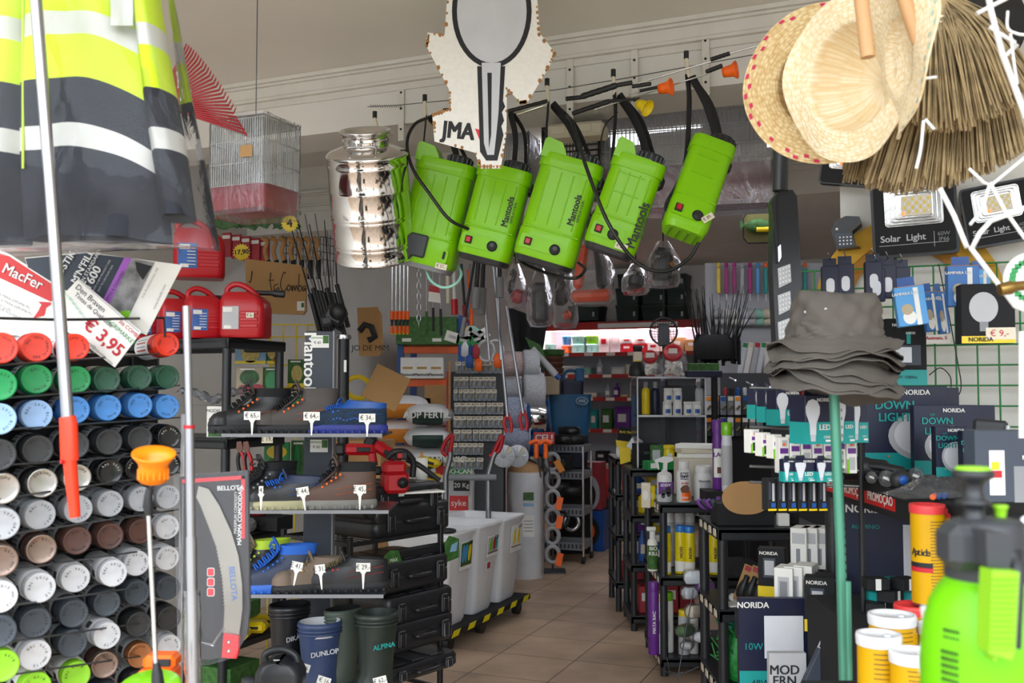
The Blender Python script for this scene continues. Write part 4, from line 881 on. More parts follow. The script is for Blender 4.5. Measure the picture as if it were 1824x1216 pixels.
b = MB(); b.grid(lambda u, v: (at(1640+u*18+4*math.sin(v*9), 1080+v*180, 1.12).x, 1.12+.01*math.sin(u*3), at(1640, 1082+v*180, 1.12).z), 6, 10, 'paper'); single('paper_sheet', b, 'white paper sheet edge standing behind the green bottle', 'paper', mods=[('solid', .001)])
# ---- yellow tubes
mat('tube_yellow', '#cf9c00', .4, spec=.3); mat('lid_red', '#d83a3c', .4); mat('lid_white', '#d8d9dc', .35)
TZ = .80
b = MB(); b.box((.825, 1.865, TZ-.012), (.44, .51, .024), 'matt_black', .003); b.box((.953, 2.275, TZ-.012), (.185, .31, .024), 'matt_black')
for sx in (.87, 1.02):
    for sy in (1.66, 2.38): b.box((sx, sy, (TZ-.024)/2), (.03, .03, TZ-.024), 'matt_black')
single('display_table', b, 'low black table under the yellow tubes', 'table')
def tube_pack(label, px, Y, z, R, H, lid, tall, yaw=0):
    t = thing('powder_tube', label, 'tube', (X(px, Y), Y, z), yaw, 'yellow cardboard tubes'); 
    b = MB(); b.lathe([(R, 0), (R, H)], 'tube_yellow', 36); b.lathe([(R*1.02, 0), (R*1.02, .005)], 'steel', 36)
    n = 24 if tall else 17
    for k in range(n):
        zc = H*(.12+.78*k/n) if tall else H*(.06+.86*k/n)
        for j in range(9):
            a = math.radians((-100 if tall else -120)+j*8)+random.uniform(0, .03); b.box(((R+.0003)*math.cos(a), (R+.0003)*math.sin(a), zc), (.0075*random.uniform(.5, 1), .0006, .0013), 'ink', R=Matrix.Rotation(a+PI/2, 3, 'Z'))
    obj('tube', b, t)
    if tall:
        b = MB(); T = lambda a: Matrix.Rotation(a, 4, 'Z') @ Matrix.Translation((0, -R-.0008, 0))
        for i, ch in enumerate('Aptide'): b.text(ch, 0, H*.55, .022, 'ink', 0, 0, True, T=T(math.radians(-72+i*10)))
        for i in range(6): b.box((0, 0, 0), (.006, .0008, .016), 'ink', R=None) if False else None
        for i in range(9):
            a = math.radians(-175+i*9); b.box(((R+.0006)*math.cos(a), (R+.0006)*math.sin(a), H*.42), (.007, .001, .011), 'ink', R=Matrix.Rotation(a+PI/2, 3, 'Z')); b.box(((R+.0006)*math.cos(a), (R+.0006)*math.sin(a), H*.375), (.007, .001, .011), 'red_ink', R=Matrix.Rotation(a+PI/2, 3, 'Z'))
        for j in range(10): a = math.radians(-62+j*2.2); b.box(((R+.0005)*math.cos(a), (R+.0005)*math.sin(a), H*.10), (.0011, .0008, .026), 'ink', R=Matrix.Rotation(a+PI/2, 3, 'Z'))
        obj('print', b, t, 'printed name and bands')
    b = MB(); b.lathe([(R*1.05, H-.012), (R*1.07, H+.002), (R*1.04, H+.008), (R*.9, H+.008), (R*.88, H+.004), (.001, H+.004)], lid, 36)
    b.lathe([(.006, H+.004), (.006, H+.007), (.001, H+.007)], lid, 12, (R*.35, -R*.2, 0)); obj('lid', b, t)
    return t
tube_pack('lidded yellow tube at the base of the tall red lidded pair', 1622, 2.26, TZ, .044, .12, 'lid_red', False)
tube_pack('tall yellow tube with red lid standing on another tube', 1646, 2.26, TZ+.128, .0365, .215, 'lid_red', True)
tube_pack('tall yellow tube with red lid half hidden by the green sprayer', 1700, 2.30, TZ+.12, .0365, .21, 'lid_red', True, -.5)
tube_pack('squat yellow tube with white lid, leftmost front one', 1556, 1.80, TZ, .037, .165, 'lid_white', False)
tube_pack('squat yellow tube with white lid next to the green bottle', 1615, 1.74, TZ, .037, .15, 'lid_white', False)
tube_pack('squat yellow tube with white lid behind the leftmost one', 1580, 1.98, TZ, .043, .16, 'lid_white', False)
tube_pack('squat yellow tube with white lid tucked behind near the bottle', 1660, 1.98, TZ, .037, .14, 'lid_white', False)
# ================================================================ left middle: shelf, fuel cans, shoe display, boots, tool cases
t = shelf_unit('plastic_shelving', 'black plastic shelving unit on the left carrying red fuel cans', -.4, .4, -.21, .21, [.06, .333, .78, 1.206, 1.64], 0, .022, 'black_plastic', .045)
place(t, (-1.512, 4.64, 0), ANG); SHL = t
def onshelf(f, dpt, z):   # point on the left shelving: f 0..1 from right end to left, dpt 0 front..1 back
    return Vector((-1.144, 4.485, z)) - Wd*(.8*f) + Dd*((dpt-.5)*.4)
mat('fuel_red', '#b8101c', .38, bump=(250, .12)); mat('label_blue', '#3a68b0', .5, var=(20, .3))
def fuel_can(label, loc, yaw, k=1, lab='label_blue', tagt=None, roll=0, spout=True):
    t = thing('fuel_can', label, 'fuel can', loc, yaw, 'red fuel cans', roll); W, D, H = .20*k, .15*k, .20*k
    b = MB(); rs = []
    for z, sx, sy, ox in ((0, .94, .9, 0), (.012, 1, 1, 0), (.13, 1, 1, 0), (.16, .97, .97, -.004), (.185, .80, .86, -.016), (.2, .58, .7, -.03)):
        rs.append([(x+ox*k, y, z*k) for x, y in rrect(W*sx, D*sy, .03*k, 5)])
    b.rings(rs, 'fuel_red'); 
    for i in range(3): b.box((W*.18, -D*.5, .05*k+i*.028*k), (W*.4, .006, .016*k), 'fuel_red', .003)
    obj('can_body', b, t)
    b = MB(); b.tube(curve([(-.075*k, 0, .175*k), (-.085*k, 0, .215*k), (-.05*k, 0, .238*k), (0, 0, .225*k), (.055*k, 0, .18*k)], 5), .013*k, 'fuel_red', 10, .8); obj('handle', b, t)
    b = MB(); b.box((-W*.22, -D*.5-.001, .085*k), (W*.36, .002, .1*k), lab)
    b.box((-W*.28, -D*.5-.002, .12*k), (W*.2, .002, .02*k), 'paper'); b.box((-W*.28, -D*.5-.002, .045*k), (W*.16, .002, .014*k), 'paper')
    for i in range(6): b.box((-W*.15, -D*.5-.0025, .05*k+i*.013*k), (W*.16, .001, .003*k), 'light_grey' if lab != 'label_blue' else 'paper')
    obj('label', b, t, 'printed paper label')
    if spout: b = MB(); b.tube([(-.0, .01, .202*k), (.11*k, .015, .20*k), (.12*k, .015, .198*k), (.165*k, .02, .195*k)], [.011*k, .011*k, .016*k, .016*k], 'black', 10); obj('spout', b, t, 'black spout')
    if tagt: b = MB(); price(b, tagt, W*.22, .095*k, -D*.5-.008, .034, .022); obj('price_tag', b, t)
    return t
FZ = 1.642
fuel_can('front red fuel can with 6 euro tag on the left shelving', (X(437, 4.38), 4.38, FZ), -.05, 1.0, 'light_grey', '€ 6,-')
fuel_can('red fuel can with blue label, second from the right', (X(366, 4.42), 4.42, FZ), .5, .93)
fuel_can('red fuel can with blue label, half behind the aluminium pole', (X(318, 4.55), 4.55, FZ), .5, .93)
fuel_can('large red fuel can lying on top of the other fuel cans', (X(352, 4.62), 4.62, at(352, 497, 4.62).z), .3, 1.15, spout=False)
fuel_can('red fuel can behind the left one, mostly hidden by signs', (X(268, 4.72), 4.72, FZ), .5, .95, spout=False)
# seed packs with melon pictures etc. on the left shelving
mat('leaf_green', '#3a6a2c', .6, var=(40, .4)); mat('melon', '#c9b468', .6, var=(60, .3)); mat('melon_green', '#2f6a2c', .5, var=(25, .5), hex2='#12300f'); mat('pack_blue', '#7fa8c4', .5); mat('pack_sand', '#b9a98c', .6); mat('fruit_red', '#a8303a', .5)
def picture_pack(label, px0, py0, px1, py1, Y, back, blobs, band=None, th=.02, cat='packet', name='seed_packet', group='picture packets on the left shelving', yaw=0):
    c = at((px0+px1)/2, py1, Y); m = mpp(Y); w, h = (px1-px0)*m, (py1-py0)*m
    t = thing(name, label, cat, c, yaw, group); b = MB(); b.box((0, th/2, h/2), (w, th, h), back, .002); obj('packet', b, t)
    b = MB(); 
    for (fx, fz, rx, rz, mm) in blobs: b.prism([(fx*w-w/2+rx*w*math.cos(a), fz*h+rz*h*math.sin(a)) for a in [i*PI/8 for i in range(16)]], -.002, 0, mm)
    if band: b.box((0, -.001, h*.08), (w*.98, .002, h*.14), band)
    b.rect(-w*.35, h*.9, w*.2, h*.95, -.0025, 'paper'); obj('printed_picture', b, t); return t
picture_pack('packet picturing pale yellow melons on the left shelving', 418, 610, 474, 648, 4.75, 'pack_blue', [(.5, .55, .3, .5, 'melon')], 'yellow')
picture_pack('packet picturing round tan melons on the left shelving', 475, 610, 500, 648, 4.76, 'leaf_green', [(.5, .6, .5, .4, 'melon'), (.8, .2, .3, .2, 'orange')], 'yellow')
picture_pack('packet picturing a striped watermelon and red slices', 420, 654, 468, 702, 4.75, 'pack_sand', [(.5, .62, .36, .3, 'melon_green'), (.3, .15, .25, .2, 'fruit_red'), (.8, .2, .25, .18, 'fruit_red')])
picture_pack('packet picturing dark green leaves beside the watermelon packet', 469, 654, 500, 702, 4.76, 'leaf_green', [(.5, .5, .4, .36, 'green')])
picture_pack('green picture packet seen between shelf legs, lower left', 512, 640, 545, 690, 4.9, 'leaf_green', [(.5, .5, .3, .3, 'melon')], 'yellow')
picture_pack('packet with green peppers beside the dark display panel', 512, 700, 545, 760, 4.9, 'leaf_green', [(.5, .5, .25, .4, 'green')], 'yellow')
picture_pack('packet with cucumbers below the top shoe shelf', 518, 785, 548, 850, 4.9, 'leaf_green', [(.35, .5, .13, .4, 'green'), (.7, .45, .13, .38, 'melon_green')], None)
picture_pack('packet with yellow corn behind the pliers', 470, 788, 515, 845, 4.8, 'green', [(.5, .7, .4, .2, 'yellow'), (.3, .3, .2, .2, 'leaf_green')])
# boxed trimmer head, plastic film, apple, pliers, gloves
def carton(label, loc, w, d, h, m, yaw=0, name='carton_box', cat='box', front=(), texts=(), side=(), group=None, roll=0, bev=.0015, rcart=True, top=None, pitch=0, stexts=()):
    """cardboard box; front prints as fractions (x0,z0,x1,z1,mat) of the front face, side prints on the right (+x) or left (-x) face"""
    t = thing(name, label, cat, loc, yaw, group, roll, pitch); b = MB(); b.box((0, 0, h/2), (w, d, h), m, bev)
    if top: b.box((0, 0, h+.0004), (w*.98, d*.98, .001), top)
    obj('carton', b, t)
    if front or texts or side or stexts:
        b = MB(); f = -d/2
        for i, p in enumerate(front):
            if len(p) == 5: x0, z0, x1, z1, mm = p; b.prism([(x0*w-w/2, z0*h), (x1*w-w/2, z0*h), (x1*w-w/2, z1*h), (x0*w-w/2, z1*h)], f-.0005-.0003*i, f+.0005, mm)
            else: cx, cz, rx, rz, mm, _ = p; b.prism([(cx*w-w/2+rx*w*math.cos(a), cz*h+rz*h*math.sin(a)) for a in [k*PI/12 for k in range(24)]], f-.0005-.0003*i, f+.0005, mm)
        for p in texts: b.text(p[0], (p[1]-.5)*w, p[2]*h, p[3], p[4], f-.0012-.0003*len(front), math.radians(p[5]) if len(p) > 5 else 0, p[6] if len(p) > 6 else False)
        for p in side:
            sg, y0, z0, y1, z1, mm = p; b.box((sg*(w/2+.0005), (y0+y1-1)/2*d, (z0+z1)/2*h), (.001, (y1-y0)*d, (z1-z0)*h), mm)
        for p in stexts:   # (text, side sign, y frac, z frac, size, mat, rot, bold)
            sg = p[1]; T = Matrix.Translation((sg*(w/2+.0016), (p[2]-.5)*d, p[3]*h)) @ Matrix.Rotation(sg*PI/2, 4, 'Z'); b.text(p[0], 0, 0, p[4], p[5], 0, math.radians(p[6]) if len(p) > 6 else 0, p[7] if len(p) > 7 else False, T=T)
        obj('print', b, t)
    return t
carton('white box picturing a black trimmer head on the left shelving', (X(405, 4.36), 4.42, 1.208), .17, .12, .135, 'paper', ANG*.2, front=[(.15, .4, .12, .18, 'ink', 0), (.05, .02, .5, .16, 'leaf_green'), (.62, .5, .06, .08, 'red', 0)], texts=[('MODEL V40', .3, .85, .02, 'ink'), ('4 mm', .65, .8, .016, 'ink')])
b = MB(); b.grid(lambda u, v: (u*.3-.15+.01*math.sin(v*9), v*.2, .045+.02*math.sin(u*7+v*3)+.012*math.sin(u*19)+.01*math.sin(v*23)), 20, 14, 'dense_film'); b.grid(lambda u, v: (u*.3-.15, v*.2, .0), 2, 2, 'light_grey'); single('plastic_sheet', b, 'crumpled grey plastic sheet above the trimmer head box', 'plastic sheet', (X(370, 4.5), 4.4, 1.345), ANG)
t = thing('toy_apple', 'shiny red round fruit shape with green sticker on the left shelving', 'fruit', (X(463, 4.55), 4.55, .845))
b = MB(); b.lathe([(.001, .0), (.03, .001), (.055, .025), (.062, .06), (.055, .09), (.03, .11), (.008, .104), (.001, .1)], 'fruit_red', 24); obj('fruit', b, t); b = MB(); b.box((-.008, -.062, .082), (.024, .003, .020), 'lime', .001); obj('sticker', b, t)
b = MB(); b.tube([(0, 0, .1), (.004, 0, .125)], .003, 'brown', 6); obj('stem', b, t)
carton('low black box under the red round fruit', (X(463, 4.6), 4.6, .782), .3, .12, .062, 'matt_black', ANG)
for i, (px, lab) in enumerate([(430, 'red handled pliers, left pair hanging beside the red fruit'), (442, 'red handled pliers, right pair hanging beside the red fruit')]):
    t = thing('pliers', lab, 'pliers', at(px-4, 786, 4.3), 0, 'pliers on the left shelving', -.12)
    for s_ in (-1, 1):
        b = MB(); b.tube(curve([(s_*.004, 0, -.045), (s_*.014, 0, -.08), (s_*.012, 0, -.14)]), [.005]+[.0085]*12, 'red' if s_ > 0 else 'black', 8); obj('grip', b, t)
    b = MB(); b.prism([(-.01, 0), (.01, 0), (.014, -.03), (.006, -.05), (-.006, -.05), (-.014, -.03)], -.005, .005, 'brown'); obj('jaws', b, t)
t = thing('price_card', 'cream 19 euro price card clipped to the left shelving', 'price card', at(476, 782, 4.24)); b = MB(); price(b, '€ 19,-', 0, 0, 0, .048, .033); obj('card', b, t)
b = MB(); b.grid(lambda u, v: (u*.22-.11, v*.1-.05, .06+.035*math.sin(u*5+v)+.015*math.sin(u*17+v*8)), 18, 8, 'dense_film'); b.box((0, 0, .03), (.19, .09, .06), 'grey', .02); single('wrapped_bundle', b, 'grey bundle in shiny film on the left shelving by the camouflage boot', 'bundle', onshelf(.1, .4, .785), ANG)
for i in range(3):
    b = MB(); b.box((0, 0, .03), (.16, .08, .05), 'yellow', .015); b.box((0, -.04, .03), (.1, .004, .012), 'ink', .002); single('glove_pack', b, 'yellow and black packed item, %s on the lower left shelving' % ['front one', 'middle one', 'rear one'][i], 'pack', onshelf(.02+.01*i, .15+.33*i, .336), ANG+.4, 'yellow packs on the lower left shelving')
b = MB(); b.box((0, 0, .05), (.2, .12, .1), 'leaf_green', .02); single('turf_bag', b, 'dark green leafy printed bag on the lower left shelving', 'bag', onshelf(.05, .3, .42), ANG)
carton('bright green box at the foot of the left shelving', onshelf(.12, .3, .062), .22, .2, .16, 'leaf_green', ANG)
# ---- yellow wire stand
t = thing('wire_stand', 'yellow wire stand for seed packets behind the shoe display', 'stand', (X(525, 5.1), 5.1, 0)); o = Vector((X(525, 5.1), 5.1, 0)); b = MB()
for px in (482, 505, 528, 548, 562): b.tube([at(px, 578, 5.1)-o, Vector((X(px, 5.1)-o.x, 0, .02))], .004, 'yellow', 6)
for py in (578, 600, 650, 690, 720): b.tube([at(480, py, 5.09)-o, at(564, py, 5.09)-o], .0035, 'yellow', 6)
obj('wire_frame', b, t)
# ---- shoe display
mat('panel_blue_grey', '#363c46', .45, var=(4, .06)); mat('shelf_dark', '#2b2e34', .3)
PXD = X(571, 3.86); t = thing('shoe_display', 'dark grey upright shoe display with white vertical Mantools lettering', 'display stand', (PXD, 3.86, 0))
b = MB(); b.box((0, 0, .83), (.115, .03, 1.62), 'panel_blue_grey', .003); obj('back_panel', b, t); b = MB(); b.box((.055, -.004, .9), (.006, .05, 1.48), 'grey'); obj('edge_strip', b, t)
b = MB(); b.text('Mantools', -.040, 1.51, .066, 'paper', -.017, -PI/2, True, 1.02); obj('lettering', b, t, 'white vertical lettering')
for px, py in ((570, 608), (568, 794)):
    b = MB(); x, z = at(px, py, 3.84).x-PXD, at(px, py, 3.84).z; b.box((x+.0, -.0165, z), (.068, .002, .048), 'paper'); b.box((x+.022, -.018, z+.008), (.022, .001, .03), 'leaf_green'); b.text('AGRIMARKET', x-.012, z+.014, .009, 'green', -.019); b.text('€ 65', x-.01, z-.004, .014, 'ink', -.019); obj('sticker', b, t, 'small printed price sticker')
SH = [(1.258, 415, 690), (.994, 440, 702), (.706, 452, 694), (.262, 440, 700)]
for z, a, c in SH:
    b = MB(); x0, x1 = X(a, 3.6)-PXD, X(c, 3.6)-PXD; b.box(((x0+x1)/2, -.24, z-.005), (x1-x0, .30, .010), 'shelf_dark', .002); b.box(((x0+x1)/2, -.392, z-.004), (x1-x0, .004, .012), 'grey'); obj('shelf', b, t)
b = MB(); b.box((.0, -.1, .015), (.42, .55, .03), 'panel_blue_grey', .004); obj('base', b, t)
SHOEM = {}
def shoe(label, loc, yaw, hi, mu, ms, lace, collar=None, tongue=None, rings_=None, eyelet=None, pattern=None, k=1, group='work shoes on the display'):
    """upper as stacked outlines from sole to collar; toe points along -x"""
    t = thing('work_shoe', label, 'shoe', loc, yaw, group); L = .29*k
    def ol(front, back, hw, z, n=28, wz=0):
        pts = []
        for j in range(n):
            a = 2*PI*j/n; c, s_ = math.cos(a), math.sin(a); cx = (front+back)/2; rx = (back-front)/2
            wid = hw*(1-.18*(c if c > 0 else 0))*(1-.05*(1 if c < -.7 else 0)); x = cx+rx*math.copysign(abs(c)**.8, c); y = wid*math.copysign(abs(s_)**.85, s_)
            pts.append((x, y, z + wz*c))
        return pts
    b = MB(); b.rings([ol(-L, 0, .044, 0), ol(-L-.004, .004, .047, .008), ol(-L-.003, .004, .047, .022), ol(-L+.004, 0, .044, .03)], ms)
    for j in range(11):
        x = -L*.95+j*L*.09
        for s_ in (-1, 1): b.box((x, s_*.042*(1 if j not in (0, 10) else .7), .006), (.012, .012, .014), ms, .002)
    obj('sole', b, t)
    b = MB()
    prof = [(-L+.002, -.002, .043, .026), (-L+.004, .0, .044, .045), (-L*.955, .0, .0435, .062), (-L*.86, -.001, .042, .075), (-L*.70, -.002, .040, .088), (-L*.56, -.002, .037, .10), (-L*.50, -.002, .035, .112)]
    if hi: prof += [(-L*.47, -.002, .034, .128), (-L*.455, -.002, .0345, .145), (-L*.46, .004, .036, .16)]
    rs = [ol(f, bk, hw, z, wz=(-.006 if not hi and z > .09 else 0)) for f, bk, hw, z in prof]
    k_ = len(rs)-3; b.rings(rs[:k_+1], mu, True, False); b.rings(rs[k_:], collar or 'matt_black', False, False); top = rs[-1]; zt = prof[-1][3]; inn = [((x-(-L*.24))*.82+(-L*.24), y*.78, z-.002) for x, y, z in top]; inn2 = [(x, y, z-.04) for x, y, z in inn]
    b.rings([top, inn], collar or mu, False, False); b.rings([inn, inn2], collar or 'matt_black', False, True)
    obj('upper', b, t)
    b = MB(); b.rings([ol(-L-.002, -L*.70, .0405, .03), ol(-L, -L*.72, .041, .05), ol(-L*.95, -L*.74, .036, .068), ol(-L*.88, -L*.76, .022, .0765)], mu if not pattern else pattern); obj('toe_cap', b, t)
    b = MB(); f1 = -L*.5 if not hi else -L*.47; b.tube(curve([(-L*.70, 0, .083), (f1-.006, 0, zt-.02), (f1-.02, 0, zt+.028)]), [.02, .02, .022, .022, .022, .022, .022, .022, .022, .022, .02, .02, .016][:13], tongue or collar or mu, 8, .3, up=(0, 1, 0)); obj('tongue', b, t)
    b = MB(); n = 6 if hi else 5
    for j in range(n):
        f = j/(n-1); x = -L*.74+(f1-.004+L*.74)*f; z = .085+(zt-.015-.085)*f
        b.tube([(x, -.026, z-.006), (x-.010, -.010, z+.009), (x-.008+.006, .012, z+.010), (x+.006, .026, z)], .0028, lace, 6); b.tube([(x, .026, z-.006), (x-.010, .010, z+.009), (x-.002, -.012, z+.010), (x+.006, -.026, z)], .0028, lace, 6)
    x, z = f1-.012, zt-.005
    for s_ in (-1, 1): b.tube(curve([(x, 0, z+.008), (x-.012, s_*.02, z+.016), (x-.02, s_*.034, z-.005), (x-.008, s_*.016, z)], 5), .0023, lace, 6)
    obj('laces', b, t)
    if eyelet:
        b = MB()
        for j in range(n-1): f = j/(n-1); x = -L*.70+(f1+.012+L*.70)*f; z = .076+(zt-.03-.076)*f; b.lathe([(.0045, 0), (.0045, .003), (.002, .003)], eyelet, 10, (x+.012, -.036, z), ax=(0, -1, .2))
        obj('eyelets', b, t, 'small coloured eyelets')
    b = MB()   # stitching lines
    for z in (.058, .078): b.tube([( -L*.5, -.0455+.002*(z > .07), z-.01), (-L*.3, -.0458+.004*(z > .07), z), (-L*.05, -.036, z+.01)], .0007, eyelet or lace, 4)
    if pattern: 
        for j in range(9): b.box((-L*.65+j*.012, -.0435, .05+.004*math.sin(j*1.3)), (.007, .003, .006), 'blue')
    obj('stitching', b, t)
    return t
mat('leather_black', '#232427', .38, bump=(220, .2)); mat('leather_grey', '#4a4340', .6, bump=(260, .2)); mat('leather_brown', '#5a4338', .55, bump=(240, .2)); mat('leather_taupe', '#7a6a5c', .7, bump=(300, .2)); mat('leather_navy', '#2a3550', .5, bump=(240, .2)); mat('sole_black', '#1c1c1f', .6); mat('sole_grey', '#85837c', .6)
mat('sole_blue', '#2a66c8', .5); mat('sole_cream', '#b9b48c', .6); mat('knit_blue', '#1b2232', .8, var=(150, .6), hex2='#173a55'); mat('lace_camo', '#6a6240', .8, var=(200, .7)); mat('lace_blue', '#2060c0', .7); mat('orange_dot', '#e0641c', .5); mat('lime_edge', '#b8d838', .6); mat('sole_violet', '#2c3890', .5)
Y1 = 3.6
def sp(pxh, Y, z): return (X(pxh, Y), Y, z)
shoe('black leather work boot with orange eyelet by the 65 euro tag', sp(520, 3.66, 1.258), .38, True, 'leather_black', 'sole_black', 'lace_black', None, 'leather_black', eyelet='orange_dot')
shoe('dark grey work boot with orange dots behind the 64 euro tag', sp(605, 3.60, 1.258), .12, True, 'leather_grey', 'sole_black', 'lace_black', 'leather_grey', eyelet='orange_dot')
shoe('black and blue knitted work shoe by the 34 euro tag', sp(690, 3.58, 1.258), .02, False, 'knit_blue', 'sole_violet', 'lace_blue', 'blue', 'leather_black', eyelet='lace_blue', pattern='knit_blue', k=.98)
shoe('black laced work boot, leftmost on the second shoe shelf', sp(530, 3.66, .994), .75, True, 'leather_black', 'sole_grey', 'lace_black', eyelet='grey')
shoe('dark work boot with bright blue laces on the second shoe shelf', sp(590, 3.58, .994), .22, False, 'leather_black', 'sole_cream', 'lace_blue', 'leather_navy', 'leather_navy', eyelet='lace_blue')
shoe('brown work boot with grey sole by the 45 euro tag', sp(672, 3.58, .994), .1, True, 'leather_brown', 'sole_grey', 'lace_black', eyelet='orange_dot', k=.98)
shoe('black work boot with camouflage laces and lime collar', sp(520, 3.72, .706), .55, True, 'leather_black', 'sole_black', 'lace_camo', 'lime_edge', 'leather_taupe', eyelet='lime_edge')
shoe('navy work boot with bright blue sole by the 41 euro tag', sp(568, 3.58, .706), .28, True, 'leather_navy', 'sole_blue', 'lace_blue', 'lace_blue', eyelet='lace_blue', k=.97)
shoe('taupe suede work shoe by the 31 euro tag', sp(632, 3.62, .706), .45, False, 'leather_taupe', 'sole_black', 'lace_camo', 'leather_taupe', 'leather_taupe', eyelet='brass')
shoe('low black leather work shoe by the 29 euro tag', sp(694, 3.57, .706), .08, False, 'leather_black', 'sole_black', 'lace_camo', 'leather_black', eyelet='red')
def ptag(txt, px, py, pyb, Y, lean=0, w=29):
    q = at(px, py, Y); m = mpp(Y); t = thing('price_tag', 'white stemmed price tag reading %s' % txt, 'price tag', q, 0, 'stemmed price tags on the shoe display')
    b = MB(); price(b, txt, 0, 0, 0, w*m, 15*m, lean, 'paper'); obj('card', b, t)
    b = MB(); h = (pyb-py)*m; dx = lean*h*.8; b.prism([(-.012, -.013), (.012, -.013), (.005+dx*.3, -.024), (.002+dx, -h), (-.002+dx, -h), (-.005+dx*.3, -.024)], .001, .0025, 'paper'); obj('stem', b, t)
ptag('€ 65,-', 449, 740, 774, 3.42); ptag('€ 64,-', 555, 741, 775, 3.42); ptag('€ 34,-', 654, 744, 777, 3.42)
ptag('€ 44,-', 539, 875, 908, 3.41, .18, 22); ptag('€ 45,-', 641, 871, 907, 3.41, 0, 22); ptag('€ 43,-', 465, 873, 908, 3.43, 0, 8)
ptag('€ 41,-', 529, 1008, 1042, 3.41, -.2, 20); ptag('€ 31,-', 570, 1013, 1049, 3.41, .12, 18); ptag('€ 29,-', 647, 1010, 1048, 3.41, 0, 25)
# rubber boots
def rboot(label, loc, yaw, m, H, R, text=None, tcol='light_grey', lining=None, group='rubber boots on the display', k=1, roll=0):
    t = thing('rubber_boot', label, 'boot', loc, yaw, group, roll)
    def ol(f, bk, hw, z, n=32): return [((f+bk)/2+(bk-f)/2*math.cos(2*PI*j/n), hw*math.sin(2*PI*j/n), z) for j in range(n)]
    b = MB(); b.rings([ol(-.29, 0, .046, 0), ol(-.295, .004, .05, .012), ol(-.29, .002, .048, .026)], 'sole_black' if m != 'boot_black' else m); obj('sole', b, t)
    b = MB(); P = [(-.285, 0, .046, .024), (-.28, .0, .045, .05), (-.25, .0, .044, .075), (-.19, -.001, .043, .098), (-.145, -.004, .043, .13), (-.125, -.006, .044, .17), (-.128, -.002, .048, .22), (-.135, .006, .054, H-.06), (-.14, .012, R, H-.012)]
    b.rings([ol(*p) for p in P], m, True, False); tp = ol(-.14, .012, R, H); tp0 = ol(-.143, .015, R+.003, H-.012); ti = ol(-.136, .008, R-.004, H)
    b.rings([ol(-.143, .015, R+.003, H-.014), tp0, tp, ti], m, False, False); obj('shaft', b, t)
    b = MB(); b.rings([ti, ol(-.13, .002, R-.008, H-.05)], lining or 'matt_black', False, True); obj('lining', b, t)
    if text:
        T = Matrix.Translation((-.063, -R-.0042, H*.72)) @ Matrix.Rotation(-.06, 4, 'X'); b = MB(); b.text(text, 0, 0, .024, tcol, 0, .08, True, T=T); obj('printed_name', b, t, 'printed brand name')
    for z in (H-.03, H-.042, .11):
        b = MB(); b.rings([ol(-.141, .013, R+.001, z), ol(-.143, .015, R+.003, z+.003), ol(-.141, .013, R+.001, z+.006)] if z > .2 else [ol(-.17, -.001, .044, z), ol(-.173, .002, .047, z+.003), ol(-.165, -.001, .044, z+.006)], m, False, False); obj('raised_band', b, t)
    return t
mat('boot_black', '#17181b', .35); mat('boot_navy', '#2c3d60', .45); mat('boot_olive', '#4a544a', .5); mat('boot_green', '#242e29', .42)
rboot('black rubber boot with DIKAMAR print, leftmost of the boots', (X(548, 3.66), 3.66, .262), .75, 'boot_black', .385, .062, 'DIKAMAR')
rboot('navy blue rubber boot with DUNLOP print and pale lining', (X(606, 3.55), 3.55, .262), .42, 'boot_navy', .345, .066, 'DUNLOP', 'light_grey', 'light_grey')
rboot('slim olive rubber boot between the navy and the dark green boot', (X(640, 3.68), 3.68, .262), .8, 'boot_olive', .365, .045)
rboot('dark green rubber boot with teal ALPINA print, rightmost boot', (X(704, 3.56), 3.56, .262), .5, 'boot_green', .375, .066, 'ALPINA', 'teal', 'boot_green')
b = MB(); b.box((0, 0, 0), (.09, .05, .012), 'orange', .005); b.box((0, 0, .009), (.07, .04, .008), 'red', .003); single('insole', b, 'orange and red item sticking out of the black rubber boot', 'insole', at(515, 1057, 3.7), .3, pitch=.3)
for px, py, tx, lean in ((540, 1188, '€ 26', -.3), (577, 1212, '€ 16', -.3), (677, 1212, '€ 62,-', .25)):
    t = thing('price_card', 'white price card %s at the foot of the boots' % {540: 'beside the navy boot', 577: 'under the olive boot', 677: 'reading 62 euro, rightmost'}[px], 'price card', at(px, py, 3.36)); b = MB(); price(b, tx, 0, 0, 0, .045, .026, lean, 'paper'); obj('card', b, t)
t = thing('watering_can', 'black plastic canister with looped handle at the bottom left', 'can', at(500, 1246, 3.25)); 
b = MB(); b.rings([[(x, y, z) for x, y in rrect(w_, .12, .03)] for w_, z in ((.14, 0), (.15, .02), (.15, .09), (.12, .12), (.05, .13))], 'black_plastic'); obj('can_body', b, t)
b = MB(); b.tube(curve([(-.05, 0, .11), (-.05, 0, .145), (0, 0, .16), (.045, 0, .14), (.055, 0, .10)]), .012, 'black_plastic', 10); obj('handle', b, t); b = MB(); b.box((-.01, -.02, .125), (.02, .004, .014), 'paper'); obj('tag', b, t)
b = MB(); b.lathe([(.001, 0), (.03, 0), (.032, .01), (.032, .06), (.001, .06)], 'dark_grey', 20); single('plastic_cup', b, 'dark grey plastic cup left of the black canister', 'cup', at(447, 1240, 3.4))
